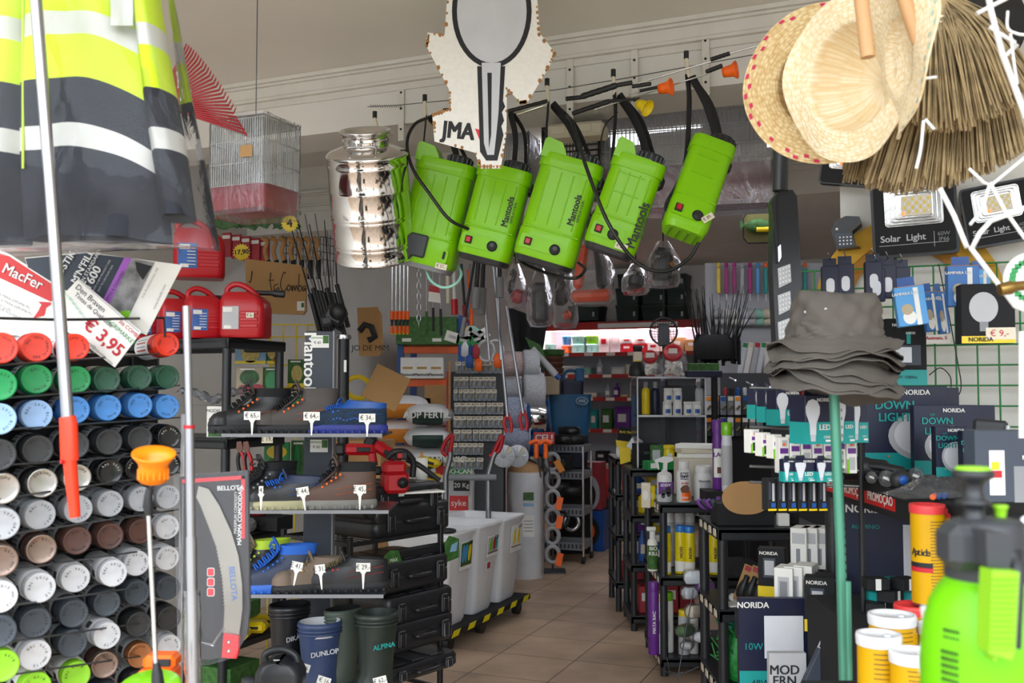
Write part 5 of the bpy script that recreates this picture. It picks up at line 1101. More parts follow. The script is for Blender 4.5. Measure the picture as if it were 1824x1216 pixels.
# ---- tool cases on their rack
mat('case_black', '#222326', .36, bump=(150, .12)); DC = Vector((.62, .785, 0)).normalized(); CY = math.atan2(DC.y, DC.x)
def tool_case(label, px, py_bot, Y, L=.46, H=.115, W=.34, yaw=CY, sticker=None):
    loc = at(px, py_bot, Y); t = thing('tool_case', label, 'tool case', loc, yaw, 'stacked black tool cases')   # local x along the visible long side, origin at its near end
    b = MB(); b.rings([[(x+L/2, y+W/2, z) for x, y in rrect(L*f, W*f, .035)] for f, z in ((.95, 0), (1, .012), (1, H*.47), (.985, H*.5))], 'case_black')
    obj('lower_shell', b, t); b = MB(); b.rings([[(x+L/2, y+W/2, z) for x, y in rrect(L*f, W*f, .035)] for f, z in ((.985, H*.5), (1, H*.53), (1, H-.012), (.96, H))], 'case_black'); 
    for k in range(3): b.box((L*(.25+.25*k), W/2, H), (.07, W*.8, .006), 'case_black', .002)
    obj('lid', b, t)
    for fx in (.18, .82):
        b = MB(); b.box((L*fx, -.006, H*.5), (.042, .014, H*.62), 'case_black', .004); b.box((L*fx, -.014, H*.45), (.03, .004, H*.42), 'case_black', .002); b.tube([(L*fx-.014, -.017, H*.7), (L*fx-.014, -.017, H*.2), (L*fx+.014, -.017, H*.2), (L*fx+.014, -.017, H*.7)], .0016, 'dull_steel', 5); obj('latch', b, t)
    b = MB(); b.tube(curve([(L*.36, .0, H*.5), (L*.37, -.025, H*.5), (L*.5, -.03, H*.5), (L*.63, -.025, H*.5), (L*.64, .0, H*.5)], 5), .009, 'case_black', 8, .8); obj('handle', b, t)
    if sticker: b = MB(); b.box((L*.4, -.004, H*.72), (.03, .004, .016), sticker); obj('sticker', b, t)
    return t
tool_case('topmost black tool case with white sticker, under the red chainsaw', 655, 927, 4.0, sticker='paper', H=.125)
tool_case('black tool case directly below the topmost one', 668, 962, 4.02, H=.125)
tool_case('black tool case under the green printed sleeve', 676, 1062, 3.98, .42, .12)
tool_case('black tool case at the middle of the rack, below the sleeve case', 690, 1124, 3.98, .40, .12)
tool_case('black tool case second from the bottom of the rack', 690, 1170, 3.95, .40, .11)
tool_case('lowest black tool case at the bottom of the picture', 690, 1225, 3.9, .42, .06)
t = thing('printed_sleeve', 'open black tray in a torn green camouflage sleeve on the tool cases', 'package', at(688, 1020, 4.05), CY)
b = MB(); b.box((.21, .1, .02), (.38, .2, .04), 'case_black', .01); b.box((.21, .02, .06), (.32, .03, .04), 'black', .006); obj('tray', b, t)
b = MB(); b.prism([(-.02, -.02), (.06, -.02), (.075, .03), (.05, .085), (0, .09), (-.03, .07)], -.02, -.015, 'leaf_green'); b.text('MAX', .02, .05, .02, 'paper', -.022); obj('sleeve', b, t, 'green printed card sleeve'); b = MB(); b.prism([(.34, .0), (.42, .01), (.42, .09), (.36, .11), (.33, .08)], -.02, -.015, 'leaf_green'); b.prism([(.36, .04), (.40, .04), (.41, .08), (.37, .07)], -.022, -.0205, 'pack_blue'); obj('sleeve', b, t, 'green printed card sleeve')
t = thing('case_rack', 'black metal rack with slim posts holding the tool cases', 'rack', (X(768, 4.32), 4.32, 0), CY)
for (x, y) in ((0.02, -.04), (-.5, -.04), (.02, .36), (-.5, .36)):
    b = MB(); b.box((x, y, .42), (.02, .02, .84), 'black', .002); obj('post', b, t)
for z in (.81, .53, .15):
    b = MB()
    for y in (-.04, .36): b.box((-.24, y, z), (.54, .012, .016), 'black')
    for x in (.02, -.5): b.box((x, .16, z), (.012, .4, .016), 'black')
    for k in range(14): b.tube([(-.48+k*.037, -.04, z), (-.48+k*.037, .36, z)], .002, 'black', 4)
    if z < .2:
        for k in range(20): b.tube([(-.49+k*.026, -.045, z), (-.49+k*.026, -.045, z-.06)], .0018, 'black', 4)
    obj('wire_shelf', b, t)
# chainsaw, garden tools, paper roll on top
t = thing('chainsaw', 'red and black small engine tool on top of the tool cases', 'chainsaw', at(690, 880, 4.1), .35)
b = MB(); b.box((.03, 0, .05), (.10, .1, .09), 'red', .015); b.box((.02, -.02, .11), (.09, .08, .05), 'red', .012); obj('engine_housing', b, t)
b = MB(); b.tube(curve([(-.01, -.03, .15), (.02, -.04, .175), (.07, -.04, .17), (.1, -.03, .13), (.1, -.02, .07)]), .013, 'black', 8); b.tube(curve([(.08, 0, .14), (.14, 0, .11), (.22, 0, .05)]), .011, 'black', 8); obj('handle', b, t, 'black handle'); b = MB(); b.box((.045, -.055, .16), (.05, .02, .035), 'black', .006); b.box((.035, -.067, .16), (.02, .006, .02), 'red', .002); obj('switch_block', b, t)
b = MB(); b.lathe([(.001, 0), (.018, .001), (.022, .008), (.001, .012)], 'black', 16, (.05, -.055, .05), ax=(0, -1, 0)); obj('fuel_cap', b, t)
for i, (px, py, w_) in enumerate([(642, 800, .0), (690, 805, .5)]):
    t = thing('cordless_tool', ['red and black cordless tool behind the blue shoe, left one', 'red and black cordless tool reaching right above the chainsaw'][i], 'power tool', at(px, py, 4.3), -.1, 'red cordless tools', [0, .55][i])
    b = MB(); b.box((0, 0, 0), (.14, .05, .05), 'red', .015); obj('housing', b, t); b = MB(); b.box((-.085, 0, 0), (.05, .052, .054), 'black', .012); b.box((.02, -.026, .0), (.06, .006, .02), 'black', .002); obj('black_grip', b, t); b = MB(); b.tube([(.05, 0, -.01), (.06, 0, -.07)], .018, 'red', 10); b.box((.065, 0, -.09), (.07, .06, .035), 'black', .008); obj('handle', b, t)
t = thing('paper_roll', 'small white roll on a wooden stick behind the chainsaw', 'roll', at(751, 860, 4.5)); b = MB(); b.lathe([(.004, 0), (.027, .001), (.027, .112), (.004, .113)], 'paper', 24); obj('paper', b, t); b = MB(); b.cyl((0, 0, .1), (0, 0, .14), .006, 'wood', 10); obj('stick', b, t)
b = MB(); b.box((0, 0, .004), (.2, .14, .008), 'paper', .001); single('instruction_sheet', b, 'white sheet of paper lying on the topmost tool case', 'paper', at(742, 876, 4.25), .5)
# ---- black column, cardboard sign and things behind
t = thing('black_stand', 'black round post with steel collar behind the shoe display', 'stand', (X(612, 4.6), 4.6, 0)); b = MB(); b.cyl((0, 0, 0), (0, 0, at(612, 600, 4.6).z), .026, 'black', 16); obj('post', b, t); b = MB(); b.lathe([(.034, 0), (.036, .01), (.034, .02)], 'steel', 20, (0, 0, at(612, 604, 4.6).z)); obj('collar', b, t); b = MB(); b.box((.012, -.027, at(612, 652, 4.6).z), (.012, .003, .055), 'paper'); obj('sticker', b, t)
t = thing('cardboard_sign', 'brown cardboard sign with handwritten Sta Comba', 'sign', at(498, 558, 5.3)); q = PX(498, 558, 5.3)
b = MB(); b.prism(q.L([(436, 466), (440, 461), (535, 472), (545, 480), (545, 553), (540, 560), (440, 556)]), 0, .03, 'kraft'); obj('board', b, t)
b = MB()
def sc(pts): b.tube([(x, -.002, z) for x, z in [q(*p) for p in pts]], .0022, 'ink', 5)
z7 = lambda l: curve([(380+x/4.343, 0, 340+y/4.343) for x, y in l], 5)
for l in ([(300, 620), (290, 700), (275, 700)], [(445, 630), (440, 700), (450, 770)], [(425, 690), (470, 690)], [(500, 720), (470, 735), (480, 770), (505, 745), (508, 775)], [(560, 640), (545, 630), (520, 720), (540, 775), (570, 750)], [(585, 725), (570, 745), (580, 772), (598, 750), (585, 725)], [(605, 730), (610, 775), (620, 730), (632, 770), (642, 730), (655, 772)], [(665, 640), (660, 770), (685, 760), (675, 730), (660, 745)], [(715, 735), (693, 745), (697, 775), (712, 750), (714, 775)]): sc([(p.x, p.z) for p in z7(l)])
obj('handwriting', b, t, 'black handwritten lettering'); b = MB(); x, z = q(536, 545); b.box((x, -.003, z), (.04, .002, .05), 'paper'); b.box((x+.01, -.005, z+.005), (.014, .001, .024), 'leaf_green'); obj('sticker', b, t)
for i, (px, py) in enumerate([(516, 398), (430, 449)]):
    Y = 5.0; t = thing('price_star', ['yellow star burst price card below the bird cage', 'yellow star burst price card above the cardboard sign'][i], 'price card', at(px, py, Y)); b = MB(); n = 18
    b.prism([((.036 if j % 2 else .046)*math.cos(PI*j/n), (.036 if j % 2 else .046)*math.sin(PI*j/n)) for j in range(2*n)], 0, .002, 'yellow'); b.text(['4', '17,90'][i], 0, .0, [.06, .034][i], 'ink', -.002, .1, True); obj('card', b, t)
# open carton, yellow coil, wooden plaque behind
carton('open brown cardboard box behind the shoe display', (X(650, 5.6), 5.6, .92), .28, .25, .22, 'kraft', -.2)
b = MB(); b.box((0, 0, 0), (.2, .006, .2), 'kraft', .002); single('carton_flap', b, 'tilted brown cardboard flap right of the open box', 'cardboard', at(688, 690, 5.4), .1, None, .45, -.2)
b = MB(); b.tube([(.07*math.cos(a), .0, .07*math.sin(a)) for a in [i*PI/14 for i in range(29)]], .014, 'yellow', 8); single('yellow_coil', b, 'yellow ring of hose behind the open cardboard box', 'hose', at(638, 690, 5.75), pitch=.5)
t = thing('wooden_plaque', 'brown wooden plaque with dark shapes and cut corners behind the drum', 'plaque', at(660, 634, 6.2)); q = PX(660, 634, 6.2); b = MB(); b.prism(q.L([(636, 548), (672, 546), (680, 560), (682, 622), (676, 634), (640, 634)]), 0, .02, 'kraft'); obj('board', b, t)
b = MB(); b.tube([(q(x, y)[0], -.006, q(x, y)[1]) for x, y in ((640, 590), (650, 578), (662, 582), (668, 600), (656, 606))], .02, 'ink', 8); x, z = q(660, 620); b.text('JO DE MIM', x, z, .05, 'ink', -.004); obj('motif', b, t)
# ================================================================ centre aisle and the back of the shop
DY = math.atan2(Dd.y, Dd.x)      # direction of the shop depth axis
mat('bin_white', '#f0f1f4', .4, bump=(40, .1), var=(6, .06)); mat('tape_yellow', '#e8d800', .5)
CART = Vector((-.335, 5.42, 0))
t = thing('platform_cart', 'black wheeled cart with yellow and black striped edge under the white bins', 'cart', CART, DY)
b = MB(); b.box((.56, .22, .10), (1.16, .46, .035), 'matt_black', .006); obj('platform', b, t)
b = MB()
for k in range(6): x0 = -.0+k*.2; b.prism([(x0, .086), (x0+.085, .086), (x0+.115, .118), (x0+.03, .118)], -.0125, -.0105, 'tape_yellow')
obj('striped_edge', b, t, 'yellow slanted stripes')
for x in (.08, .5, 1.05):
    for y in (.05, .38):
        b = MB(); b.cyl((x, y-.018, .042), (x, y+.018, .042), .042, 'black', 18); b.box((x, y, .07), (.05, .05, .03), 'black', .004); obj('wheel', b, t)
def feed_bin(k, label, pic):
    loc = CART + Dd*(.0+k*.362)+Vector((0, 0, .119)); t = thing('feed_bin', label, 'bin', loc, DY, 'tall white feed bins on the cart')
    def r(w, d, z, f=.03): return [(x+.175, y+.21, z) for x, y in rrect(w*.95, d, f)]
    b = MB(); b.rings([r(.24, .30, 0), r(.26, .32, .02), r(.33, .40, .47), r(.37, .43, .5), r(.375, .435, .515), r(.355, .415, .517), r(.32, .385, .47), r(.24, .30, .04)], 'bin_white', True, True); obj('bin_body', b, t)
    T = Matrix.Translation((.175, .005, .38)) @ Matrix.Rotation(.075, 4, 'X'); b = MB(); b.M = T; w, h = ((.15, .16), (.15, .12), (.17, .17))[k]; x0 = .04
    b.box((x0, 0, 0), (w, .002, h), 'paper')
    b.box((x0, -.0015, .005), (w*.92, .001, h*.8), ['leaf_green', 'light_grey', 'paper'][k])
    for i, (px, c) in enumerate(pic): b.prism([(x0+px*w+.016*math.cos(a)+.006*math.sin(a), .01+h*.3*math.sin(a)) for a in [j*PI/8 for j in range(16)]], -.004, -.002, c)
    b.box((x0, -.003, -h*.3), (w*.9, .001, .006), 'brown'); b.text(['3,80', '5,20', '1,15'][k], x0+.04, h*.4, .03, 'ink', -.004, 0, True)
    obj('picture_card', b, t, 'bird picture card with price')
    if k == 1: b = MB(); b.M = T; b.box((.0, .002, -.11), (.05, .002, .05), 'paper'); b.box((.0, .0, -.11), (.04, .002, .035), 'fruit_red'); obj('small_sticker', b, t)
    if k == 0: b = MB(); b.tube([(.25+.05*math.cos(a), .15+.05*math.sin(a), .5) for a in [i*PI/10 for i in range(21)]], .01, 'black', 6); obj('scoop_rim', b, t)
feed_bin(0, 'white bin with green card of blue and yellow budgies, nearest one', [(-.28, 'sky_blue'), (-.05, 'sky_blue'), (.25, 'yellow')])
feed_bin(1, 'middle white bin with small parakeet card and a tiny sticker', [(-.2, 'lime'), (.1, 'red'), (.3, 'teal')])
feed_bin(2, 'farthest white bin with card of two yellow canaries', [(-.2, 'yellow'), (.18, 'yellow')])
b = MB(); b.rings([[(x, y, z) for x, y in rrect(.3*f, .16*f, .04)] for f, z in ((.9, 0), (1, .05), (1, .35), (.9, .42), (.75, .43))], 'paper'); b.box((.02, -.083, .38), (.24, .004, .06), 'sign_red')
b.box((.06, -.088, .31), (.17, .004, .2), 'light_grey'); b.box((.06, -.092, .375), (.17, .003, .065), 'green'); b.text('BIO-CAN', .06, .375, .045, 'paper', -.095, 0, True); b.box((.08, -.092, .28), (.11, .003, .075), 'ink'); b.text('20 Kg', .08, .28, .045, 'paper', -.095); b.box((.06, -.088, .16), (.13, .004, .1), 'sign_red'); b.text('syke', .06, .16, .06, 'paper', -.092)
single('feed_sack', b, 'red and white pet food sack with BIO-CAN sign behind the bins', 'sack', (X(806, 6.95), 6.95, .49), -.1)
carton('plain closed box under the pet food sack', (X(806, 6.95), 6.97, 0), .34, .22, .485, 'kraft', -.1)
# fertiliser bags
mat('bag_white', '#e8e8ea', .45, bump=(30, .6)); mat('bag_orange', '#e08a20', .5); mat('bag_dark', '#1c3a34', .5)
bl = ['topmost', 'second', 'third', 'fourth', 'fifth']
def sack(label, px, py, Y, L, H, W, mm, band, group, tx=None, yaw=.1):
    t = thing('fertiliser_bag', label, 'bag', at(px, py, Y), yaw, group); b = MB(); rs = []
    for i in range(13):
        f = i/12*2-1; s_ = (1-abs(f)**3.2)**.6+.05; rs.append([(f*L/2, W/2*s_*math.cos(a), H/2+H/2*s_*math.sin(a)*(1 if math.sin(a) > 0 else .9)) for a in [j*PI/10 for j in range(20)]])
    b.rings(rs, 'bag_white'); obj('sack', b, t); b = MB()
    rs2 = [[(p[0], p[1]*1.012, H/2+(p[2]-H/2)*1.015) for p in r[9:18]] for r in rs[2:10]]
    b.rings(rs2, band, False, False, True, False); obj('printed_band', b, t, 'coloured printed band')
    if tx: b = MB(); b.text(tx, -.02, H*.52, H*.42, 'bag_dark' if band != 'bag_dark' else 'paper', -W/2-.012, PI if tx[0] == 'O' else 0, True); obj('lettering', b, t)
z = .0
for k, (py) in enumerate((746, 790, 835)):
    sack('white and orange bag, %s of the left bag pile' % ['top', 'middle', 'bottom'][k], 716, py, 7.3, .42, .17, .3, 'w', 'bag_orange', 'white and orange bags')
for k, py in enumerate((758, 798, 836, 880, 925)):
    sack('white and dark green fertiliser bag, %s of the right pile' % bl[k], 765, py, 7.0, .36, .15, .34, 'w', 'bag_dark', 'dark banded fertiliser bags', ['ADP FERTIL', None, 'ADP FOSKAMONIO', None, None][k])
carton('pallet of packed goods under the fertiliser bags', (X(745, 7.2), 7.25, 0), .6, .4, .5, 'kraft', .1)
for k in range(2): b = MB(); b.box((0, 0, 0), (.16, .1, .05), 'yellow', .02); b.box((0, -.05, 0), (.1, .006, .02), 'ink', .003); single('yellow_packet', b, ['upper', 'lower'][k]+' yellow packet leaning beside the paper roll', 'packet', at(764, [822, 846][k], 6.7), -.2, 'yellow packets by the paper roll', .25)
# blue and orange racking with boxes (left back)
t = thing('warehouse_racking', 'warehouse racking with blue uprights and orange beams at the back left', 'rack', (X(770, 7.7), 7.7, 0)); m = mpp(7.7)
for px in (714, 822):
    b = MB(); b.box(((px-770)*m, 0, 1.0), (.05, .06, 2.0), 'blue', .003); b.box(((px-770)*m+.05, .5, 1.0), (.05, .06, 2.0), 'blue'); obj('upright', b, t)
for py in (623, 682, 770):
    b = MB(); b.box((0, 0, at(0, py, 7.7).z), (108*m, .05, .055), 'orange', .003); b.box((0, .28, at(0, py, 7.7).z+.035), (108*m, .55, .015), 'wood'); obj('beam_shelf', b, t, 'orange beam with board')
for k in range(3):
    carton('white fixings box with wedge picture, %s of three on the racking' % ['left', 'middle', 'right'][k], (X(728+k*25, 7.7), 7.72, at(0, 674, 7.7).z), .11, .2, .16, 'paper', 0, front=[(.15, .45, .85, .55, 'brass')], texts=[('Mantools', .5, .18, .03, 'ink', 0, True)], group='white fixings boxes')
carton('wide green box on top of the racking', (X(762, 7.7), 7.7, at(0, 617, 7.7).z+.01), .46, .3, .21, 'leaf_green', 0, front=[(.1, .1, .25, .22, 'paper'), (.6, .1, .75, .22, 'paper')])
carton('dark box on the lower racking level', (X(745, 7.7), 7.76, at(0, 764, 7.7).z+.04), .2, .2, .2, 'matt_black'); carton('brown box on the lower racking level', (X(785, 7.7), 7.76, at(0, 764, 7.7).z+.04), .24, .2, .3, 'kraft')
# ---- long handled tools hung at the left and centre
for i in range(5):
    px = 698+i*7; t = thing('screwdriver', 'long yellow and black screwdriver, %s of the hanging row' % ORD[i]+' from the left', 'screwdriver', at(px, 596, 5.6), 0, 'yellow handled screwdrivers'); m = mpp(5.6)
    b = MB(); b.lathe([(.004, 0), (.010, .008), (.008, .05), (.006, .065), (.010, .085), (.011, .13), (.006, .135)], ['yellow', 'orange', 'black', 'black', 'orange', 'orange'], 10); obj('handle', b, t); b = MB(); b.cyl((0, 0, .13), (0, 0, 160*m), .0035, 'chrome', 6); obj('shank', b, t)
b = MB()
for i in range(11):
    c = at(746, 480+i*9.6, 5.2); a = i % 2
    b.tube([c+Vector(((.010*math.cos(u)) if a else 0, 0 if a else .010*math.cos(u), .019*math.sin(u))) for u in [j*PI/6 for j in range(13)]], .0028, 'steel', 5)
single('steel_chain', b, 'short hanging steel chain with large links', 'chain')
random.seed(11)
def rodset(name, lab, cat, L, group=None):
    for i, (x0, y0, x1, y1, Y, r, m, tip, tm) in enumerate(L):
        o = at(x1, y1, Y); t = thing(name, lab % ORD[i] if '%s' in lab else lab, cat, o, 0, group); a = at(x0, y0, Y)-o
        b = MB(); b.tube([a, a*.5, Vector((0, 0, 0))], r, m, 8); obj('shaft', b, t)
        if tip: b = MB(); b.tube([a*tip, Vector((0, 0, 0))], r*1.9, tm, 8); obj('grip', b, t)
rodset('hanging_tool', 'hanging tool with dark grip, %s from the left below the second sprayer', 'tool', [(760, 470, 760, 600, 5.6, .004, 'light_grey', .35, 'leaf_green'), (771, 470, 772, 590, 5.7, .004, 'light_grey', .35, 'black'), (783, 478, 786, 598, 5.6, .004, 'light_grey', .4, 'black'), (797, 470, 798, 540, 5.4, .010, 'ivory', 0, ''), (808, 470, 810, 560, 5.4, .010, 'white', .3, 'red'), (822, 470, 830, 575, 5.8, .008, 'black', .3, 'red'), (838, 470, 840, 580, 5.8, .006, 'grey', .35, 'orange'), (846, 460, 822, 600, 5.3, .007, 'black', .25, 'grey'), (853, 455, 846, 550, 5.3, .012, 'black', .4, 'grey'), (862, 455, 857, 560, 5.4, .012, 'black', .45, 'grey'), (890, 450, 890, 530, 5.4, .012, 'black', .45, 'grey'), (833, 480, 838, 565, 5.9, .006, 'orange', .3, 'sky_blue')], 'tools hanging below the sprayers')
for i, (x0, y0, x1, y1, yt) in enumerate([(858, 470, 872, 640, 0), (876, 440, 904, 742, 770), (884, 440, 892, 640, 0), (902, 545, 932, 736, 766)]):
    Y = 5.9; o = at(x1, y1, Y); t = thing('litter_picker', ['plain aluminium pole left of the red claw pole', 'aluminium reaching pole with red claw before the blister packs', 'plain grey pole between the two red claw poles', 'aluminium reaching pole with red claw before the rope spools'][i], 'pole', o)
    b = MB(); b.tube([at(x0, y0, Y)-o, Vector((0, 0, 0))], .010, 'aluminium', 10); obj('pole_tube', b, t)
    if yt:
        for s_ in (-1, 1): b = MB(); b.tube(curve([(0, 0, .02), (s_*.02, 0, -.03), (s_*.018+.005, 0, -.07), (s_*.01+.008, 0, (y1-yt)*mpp(Y))]), .010, 'red', 8, .6); obj('claw', b, t, 'red claw')
t = thing('hanging_card', 'red and white card on a hook under the second sprayer', 'card', at(774, 530, 5.5)); b = MB(); b.prism([(-.035, -.02), (.035, -.03), (.025, .06), (-.03, .07)], 0, .002, 'paper'); b.prism([(-.033, .035), (.030, .025), (.025, .06), (-.03, .07)], -.001, 0, 'red'); obj('card', b, t)
# hand truck
for i, (x, y, dx) in enumerate([(802, 845, 0), (878, 850, 12)]):
    Y = 6.4; o = at(x, y+100, Y); t = thing('hand_truck', ['grey tube hand truck with red grip, left one by the blister rack', 'grey tube hand truck with red grip, right one before the clear discs'][i], 'hand truck', o); b = MB()
    b.tube([at(x-8, y, Y)-o, at(x-8, y+100, Y)-o, ], .018, 'dull_steel', 10); b.tube([at(x-8, 845, Y)-o, at(x, 815, Y)-o, at(x+dx*.4, 805, Y)-o], .017, 'dull_steel', 10); obj('frame', b, t)
    b = MB(); b.tube(curve([at(x-2, 812, Y)-o, at(x+4+dx, 776, Y)-o, at(x-8+dx*2, 786, Y)-o, at(x-14+dx*2, 803, Y)-o, at(x-6, 812, Y)-o]), .014, 'red', 8); obj('grip', b, t, 'red loop grip')
b = MB(); b.cyl(at(800, 850, 6.38), at(884, 850, 6.38), .02, 'grey', 10); single('crossbar', b, 'grey tube lying between the two hand trucks', 'tube')
# blister pack rack
t = thing('blister_rack', 'black rack of small clear hardware packs in the centre aisle', 'rack', (X(850, 6.95), 6.95, 0)); b = MB(); m = mpp(6.9)
b.box((0, .04, .9), (.37, .02, 1.3), 'dark_grey', .003); obj('back_panel', b, t)
b = MB(); b.box((-.19, -.03, .95), (.014, .03, 1.35), 'wood'); b.box((-.205, -.03, .9), (.014, .02, 1.3), 'fruit_red'); obj('wooden_strip', b, t)
mat('blister_grey', '#8c96a0', .3, var=(90, .5)); mat('screw_brass', '#8a7a58', .4, .5, var=(120, .5))
pk = None; random.seed(5)
for r, (py, xa, xb) in enumerate([(655, 812, 892), (682, 808, 882), (704, 808, 880), (728, 810, 888), (752, 808, 888), (776, 808, 886), (800, 808, 860), (826, 808, 858)]):
    px = xa; j = 0
    while px < xb:
        w_ = random.choice((6.5, 7.5, 9, 11)); loc = at(px+w_/2, py+10, 6.84+.01*(j % 2)); lab = 'small clear hardware pack with price label, %s in the %s row of the blister rack' % (ORD[min(j, 13)], ORD[r])
        if pk is None:
            pk = thing('blister_pack', lab, 'pack', loc, 0, 'hardware packs on the blister rack'); b = MB(); b.box((0, 0, .04), (.034, .012, .078), 'blister_grey', .003); b.tube([(.0, -.006, .02), (.004, -.006, .05)], .006, 'screw_brass', 5); obj('pouch', b, pk); b = MB(); b.box((0, -.007, .068), (.032, .002, .026), 'ivory'); b.box((-.002, -.0085, .07), (.018, .001, .008), 'grey'); obj('label', b, pk); pk.scale = (w_/7.7, 1, 1)
        else: dup(pk, loc, random.uniform(-.25, .25), lab, roll=random.uniform(-.06, .06), scale=(w_/7.7, 1, 1))
        px += w_+random.uniform(0, 2); j += 1
for i, (px, py, c, rl) in enumerate([(806, 600, 'paper', .3), (832, 594, 'ivory', -.7), (846, 592, 'mint', .6), (858, 596, 'paper', -.5), (826, 606, 'green', .2), (850, 604, 'green', -.3)]):
    b = MB(); b.box((0, 0, 0), (.10, .004, .07), c, .001); b.box((0, -.003, 0), (.05, .001, .02), 'light_grey'); single('hanging_card', b, ['white card tilted at the top left of the blister rack', 'cream card standing over the blister rack', 'pale green card over the blister rack', 'white card tilted right over the blister rack', 'green backing card, left above the blister rack', 'green backing card, right above the blister rack'][i], 'card', at(px, py, 6.8), 0, None, rl)
for i, (px, py, c) in enumerate([(828, 622, 'clear_label'), (848, 626, 'fruit_red'), (836, 642, 'blue'), (852, 648, 'orange'), (886, 642, 'orange')]):
    b = MB(); b.rings([[(x, y, z) for x, y in rrect(.05*f, .03*f, .01)] for f, z in ((.5, -.05), (1, -.04), (1, .02), (.4, .05))], c); single('small_packet', b, ['clear', 'dark red', 'blue', 'orange', 'second orange'][i]+' small packet at the top of the blister rack', 'packet', at(px, py, 6.75))
for i, px in enumerate((866, 882)):
    b = MB(); b.tube([at(px, 625, 6.75)+Vector((.055*math.cos(a), 0, .07*math.sin(a))) for a in [j*PI/10 for j in range(21)]], .011, 'light_grey', 8); single('tube_coil', b, 'ring of pale plastic tube, %s above the blister rack' % ['left one', 'right one'][i], 'coil')
# rope spools
def rope_mat(n, c, c2):
    m = mat(n, c, .8, var=(160, .5), hex2=c2, bump=(200, .5)); return n
rope_mat('rope_pink', '#cfc0bc', '#8d6f70'); rope_mat('rope_white', '#d8dadf', '#a7acb4'); rope_mat('rope_blue', '#cdd2dc', '#6478a8'); rope_mat('rope_grey', '#c2c6cc', '#878d98'); mat('spool_blue', '#17508a', .4)
SP = [(912, 648, 15, .17, 'rope_pink', None, 'pink flecked rope on the topmost left spool'), (945, 648, 17, .13, 'rope_white', None, 'plain white rope on the topmost right spool'), (910, 693, 14, .17, 'rope_grey', None, 'grey white rope, second left spool'), (950, 696, 22, .17, 'rope_white', None, 'wide white rope, second right spool'),
      (917, 736, 22, .17, 'rope_blue', None, 'white and blue flecked rope, third left spool'), (956, 742, 20, .16, 'chrome', 'spool_blue', 'silver cord on blue flanged spool'), (918, 778, 18, .2, 'rope_blue', 'clear_label', 'blue and white rope on clear flanged spool, lowest left'), (956, 792, 14, .12, 'spool_blue', 'spool_blue', 'small blue spool at the lower right')]
t = thing('spool_rack', 'grey rack frame carrying rope spools', 'rack', (X(932, 8.0), 8.0, 0)); b = MB()
for px in (898, 935, 966): x = (px-932)*mpp(8.0); b.box((x, 0, .85), (.025, .025, 1.7), 'dark_grey', .002)
for py in (648, 694, 740, 786): b.box((0, .0, at(0, py, 8.0).z), (.3, .012, .012), 'dark_grey')
obj('frame', b, t)
for px, py, r, L, m, fl, lab in SP:
    Y = 7.82; t = thing('rope_spool', 'spool of '+lab, 'spool', at(px, py, Y), .35, 'rope spools in the centre'); R = r*1.5*mpp(Y)
    b = MB(); b.lathe([(R*.3, -L/2), (R*.93, -L/2+.003), (R, -L/2+.02), (R, L/2-.02), (R*.93, L/2-.003), (R*.3, L/2)], m, 28, (0, 0, 0), ax=(1, -.25, 0)); obj('rope', b, t)
    b = MB(); ax = Vector((1, -.25, 0)).normalized()
    for s_ in (-1, 1): b.lathe([(.001, -.004), (R*(1.12 if fl else .5), -.004), (R*(1.12 if fl else .5), .004), (.001, .004)], fl or 'dark_grey', 24, ax*(s_*L/2), ax=ax)
    obj('flange', b, t)
for i, (px, py) in enumerate([(897, 812), (922, 812)]):
    t = thing('clear_reel', ['clear plastic reel disc with spokes and label, front one', 'clear plastic reel disc, rear one'][i], 'reel', at(px, py, 6.7+i*.1)); R = 20*mpp(6.7); b = MB(); b.lathe([(R*.2, -.004), (R, -.004), (R, .004), (R*.2, .004)], 'clear_label', 36, (0, 0, 0), ax=(0, 1, 0))
    for k in range(12): b.box((R*.5*math.cos(k*PI/6), -.007, R*.5*math.sin(k*PI/6)), (R*.75, .004, .003), 'light_grey', R=Matrix.Rotation(-k*PI/6, 3, 'Y'))
    obj('disc', b, t); b = MB(); b.lathe([(.001, -.01), (.014, -.01), (.014, .02)], 'light_grey', 14, (0, 0, 0), ax=(0, 1, 0)); b.box((.035, -.008, .04), (.03, .002, .045), 'ivory', R=Matrix.Rotation(.4, 3, 'Y')); obj('hub', b, t)
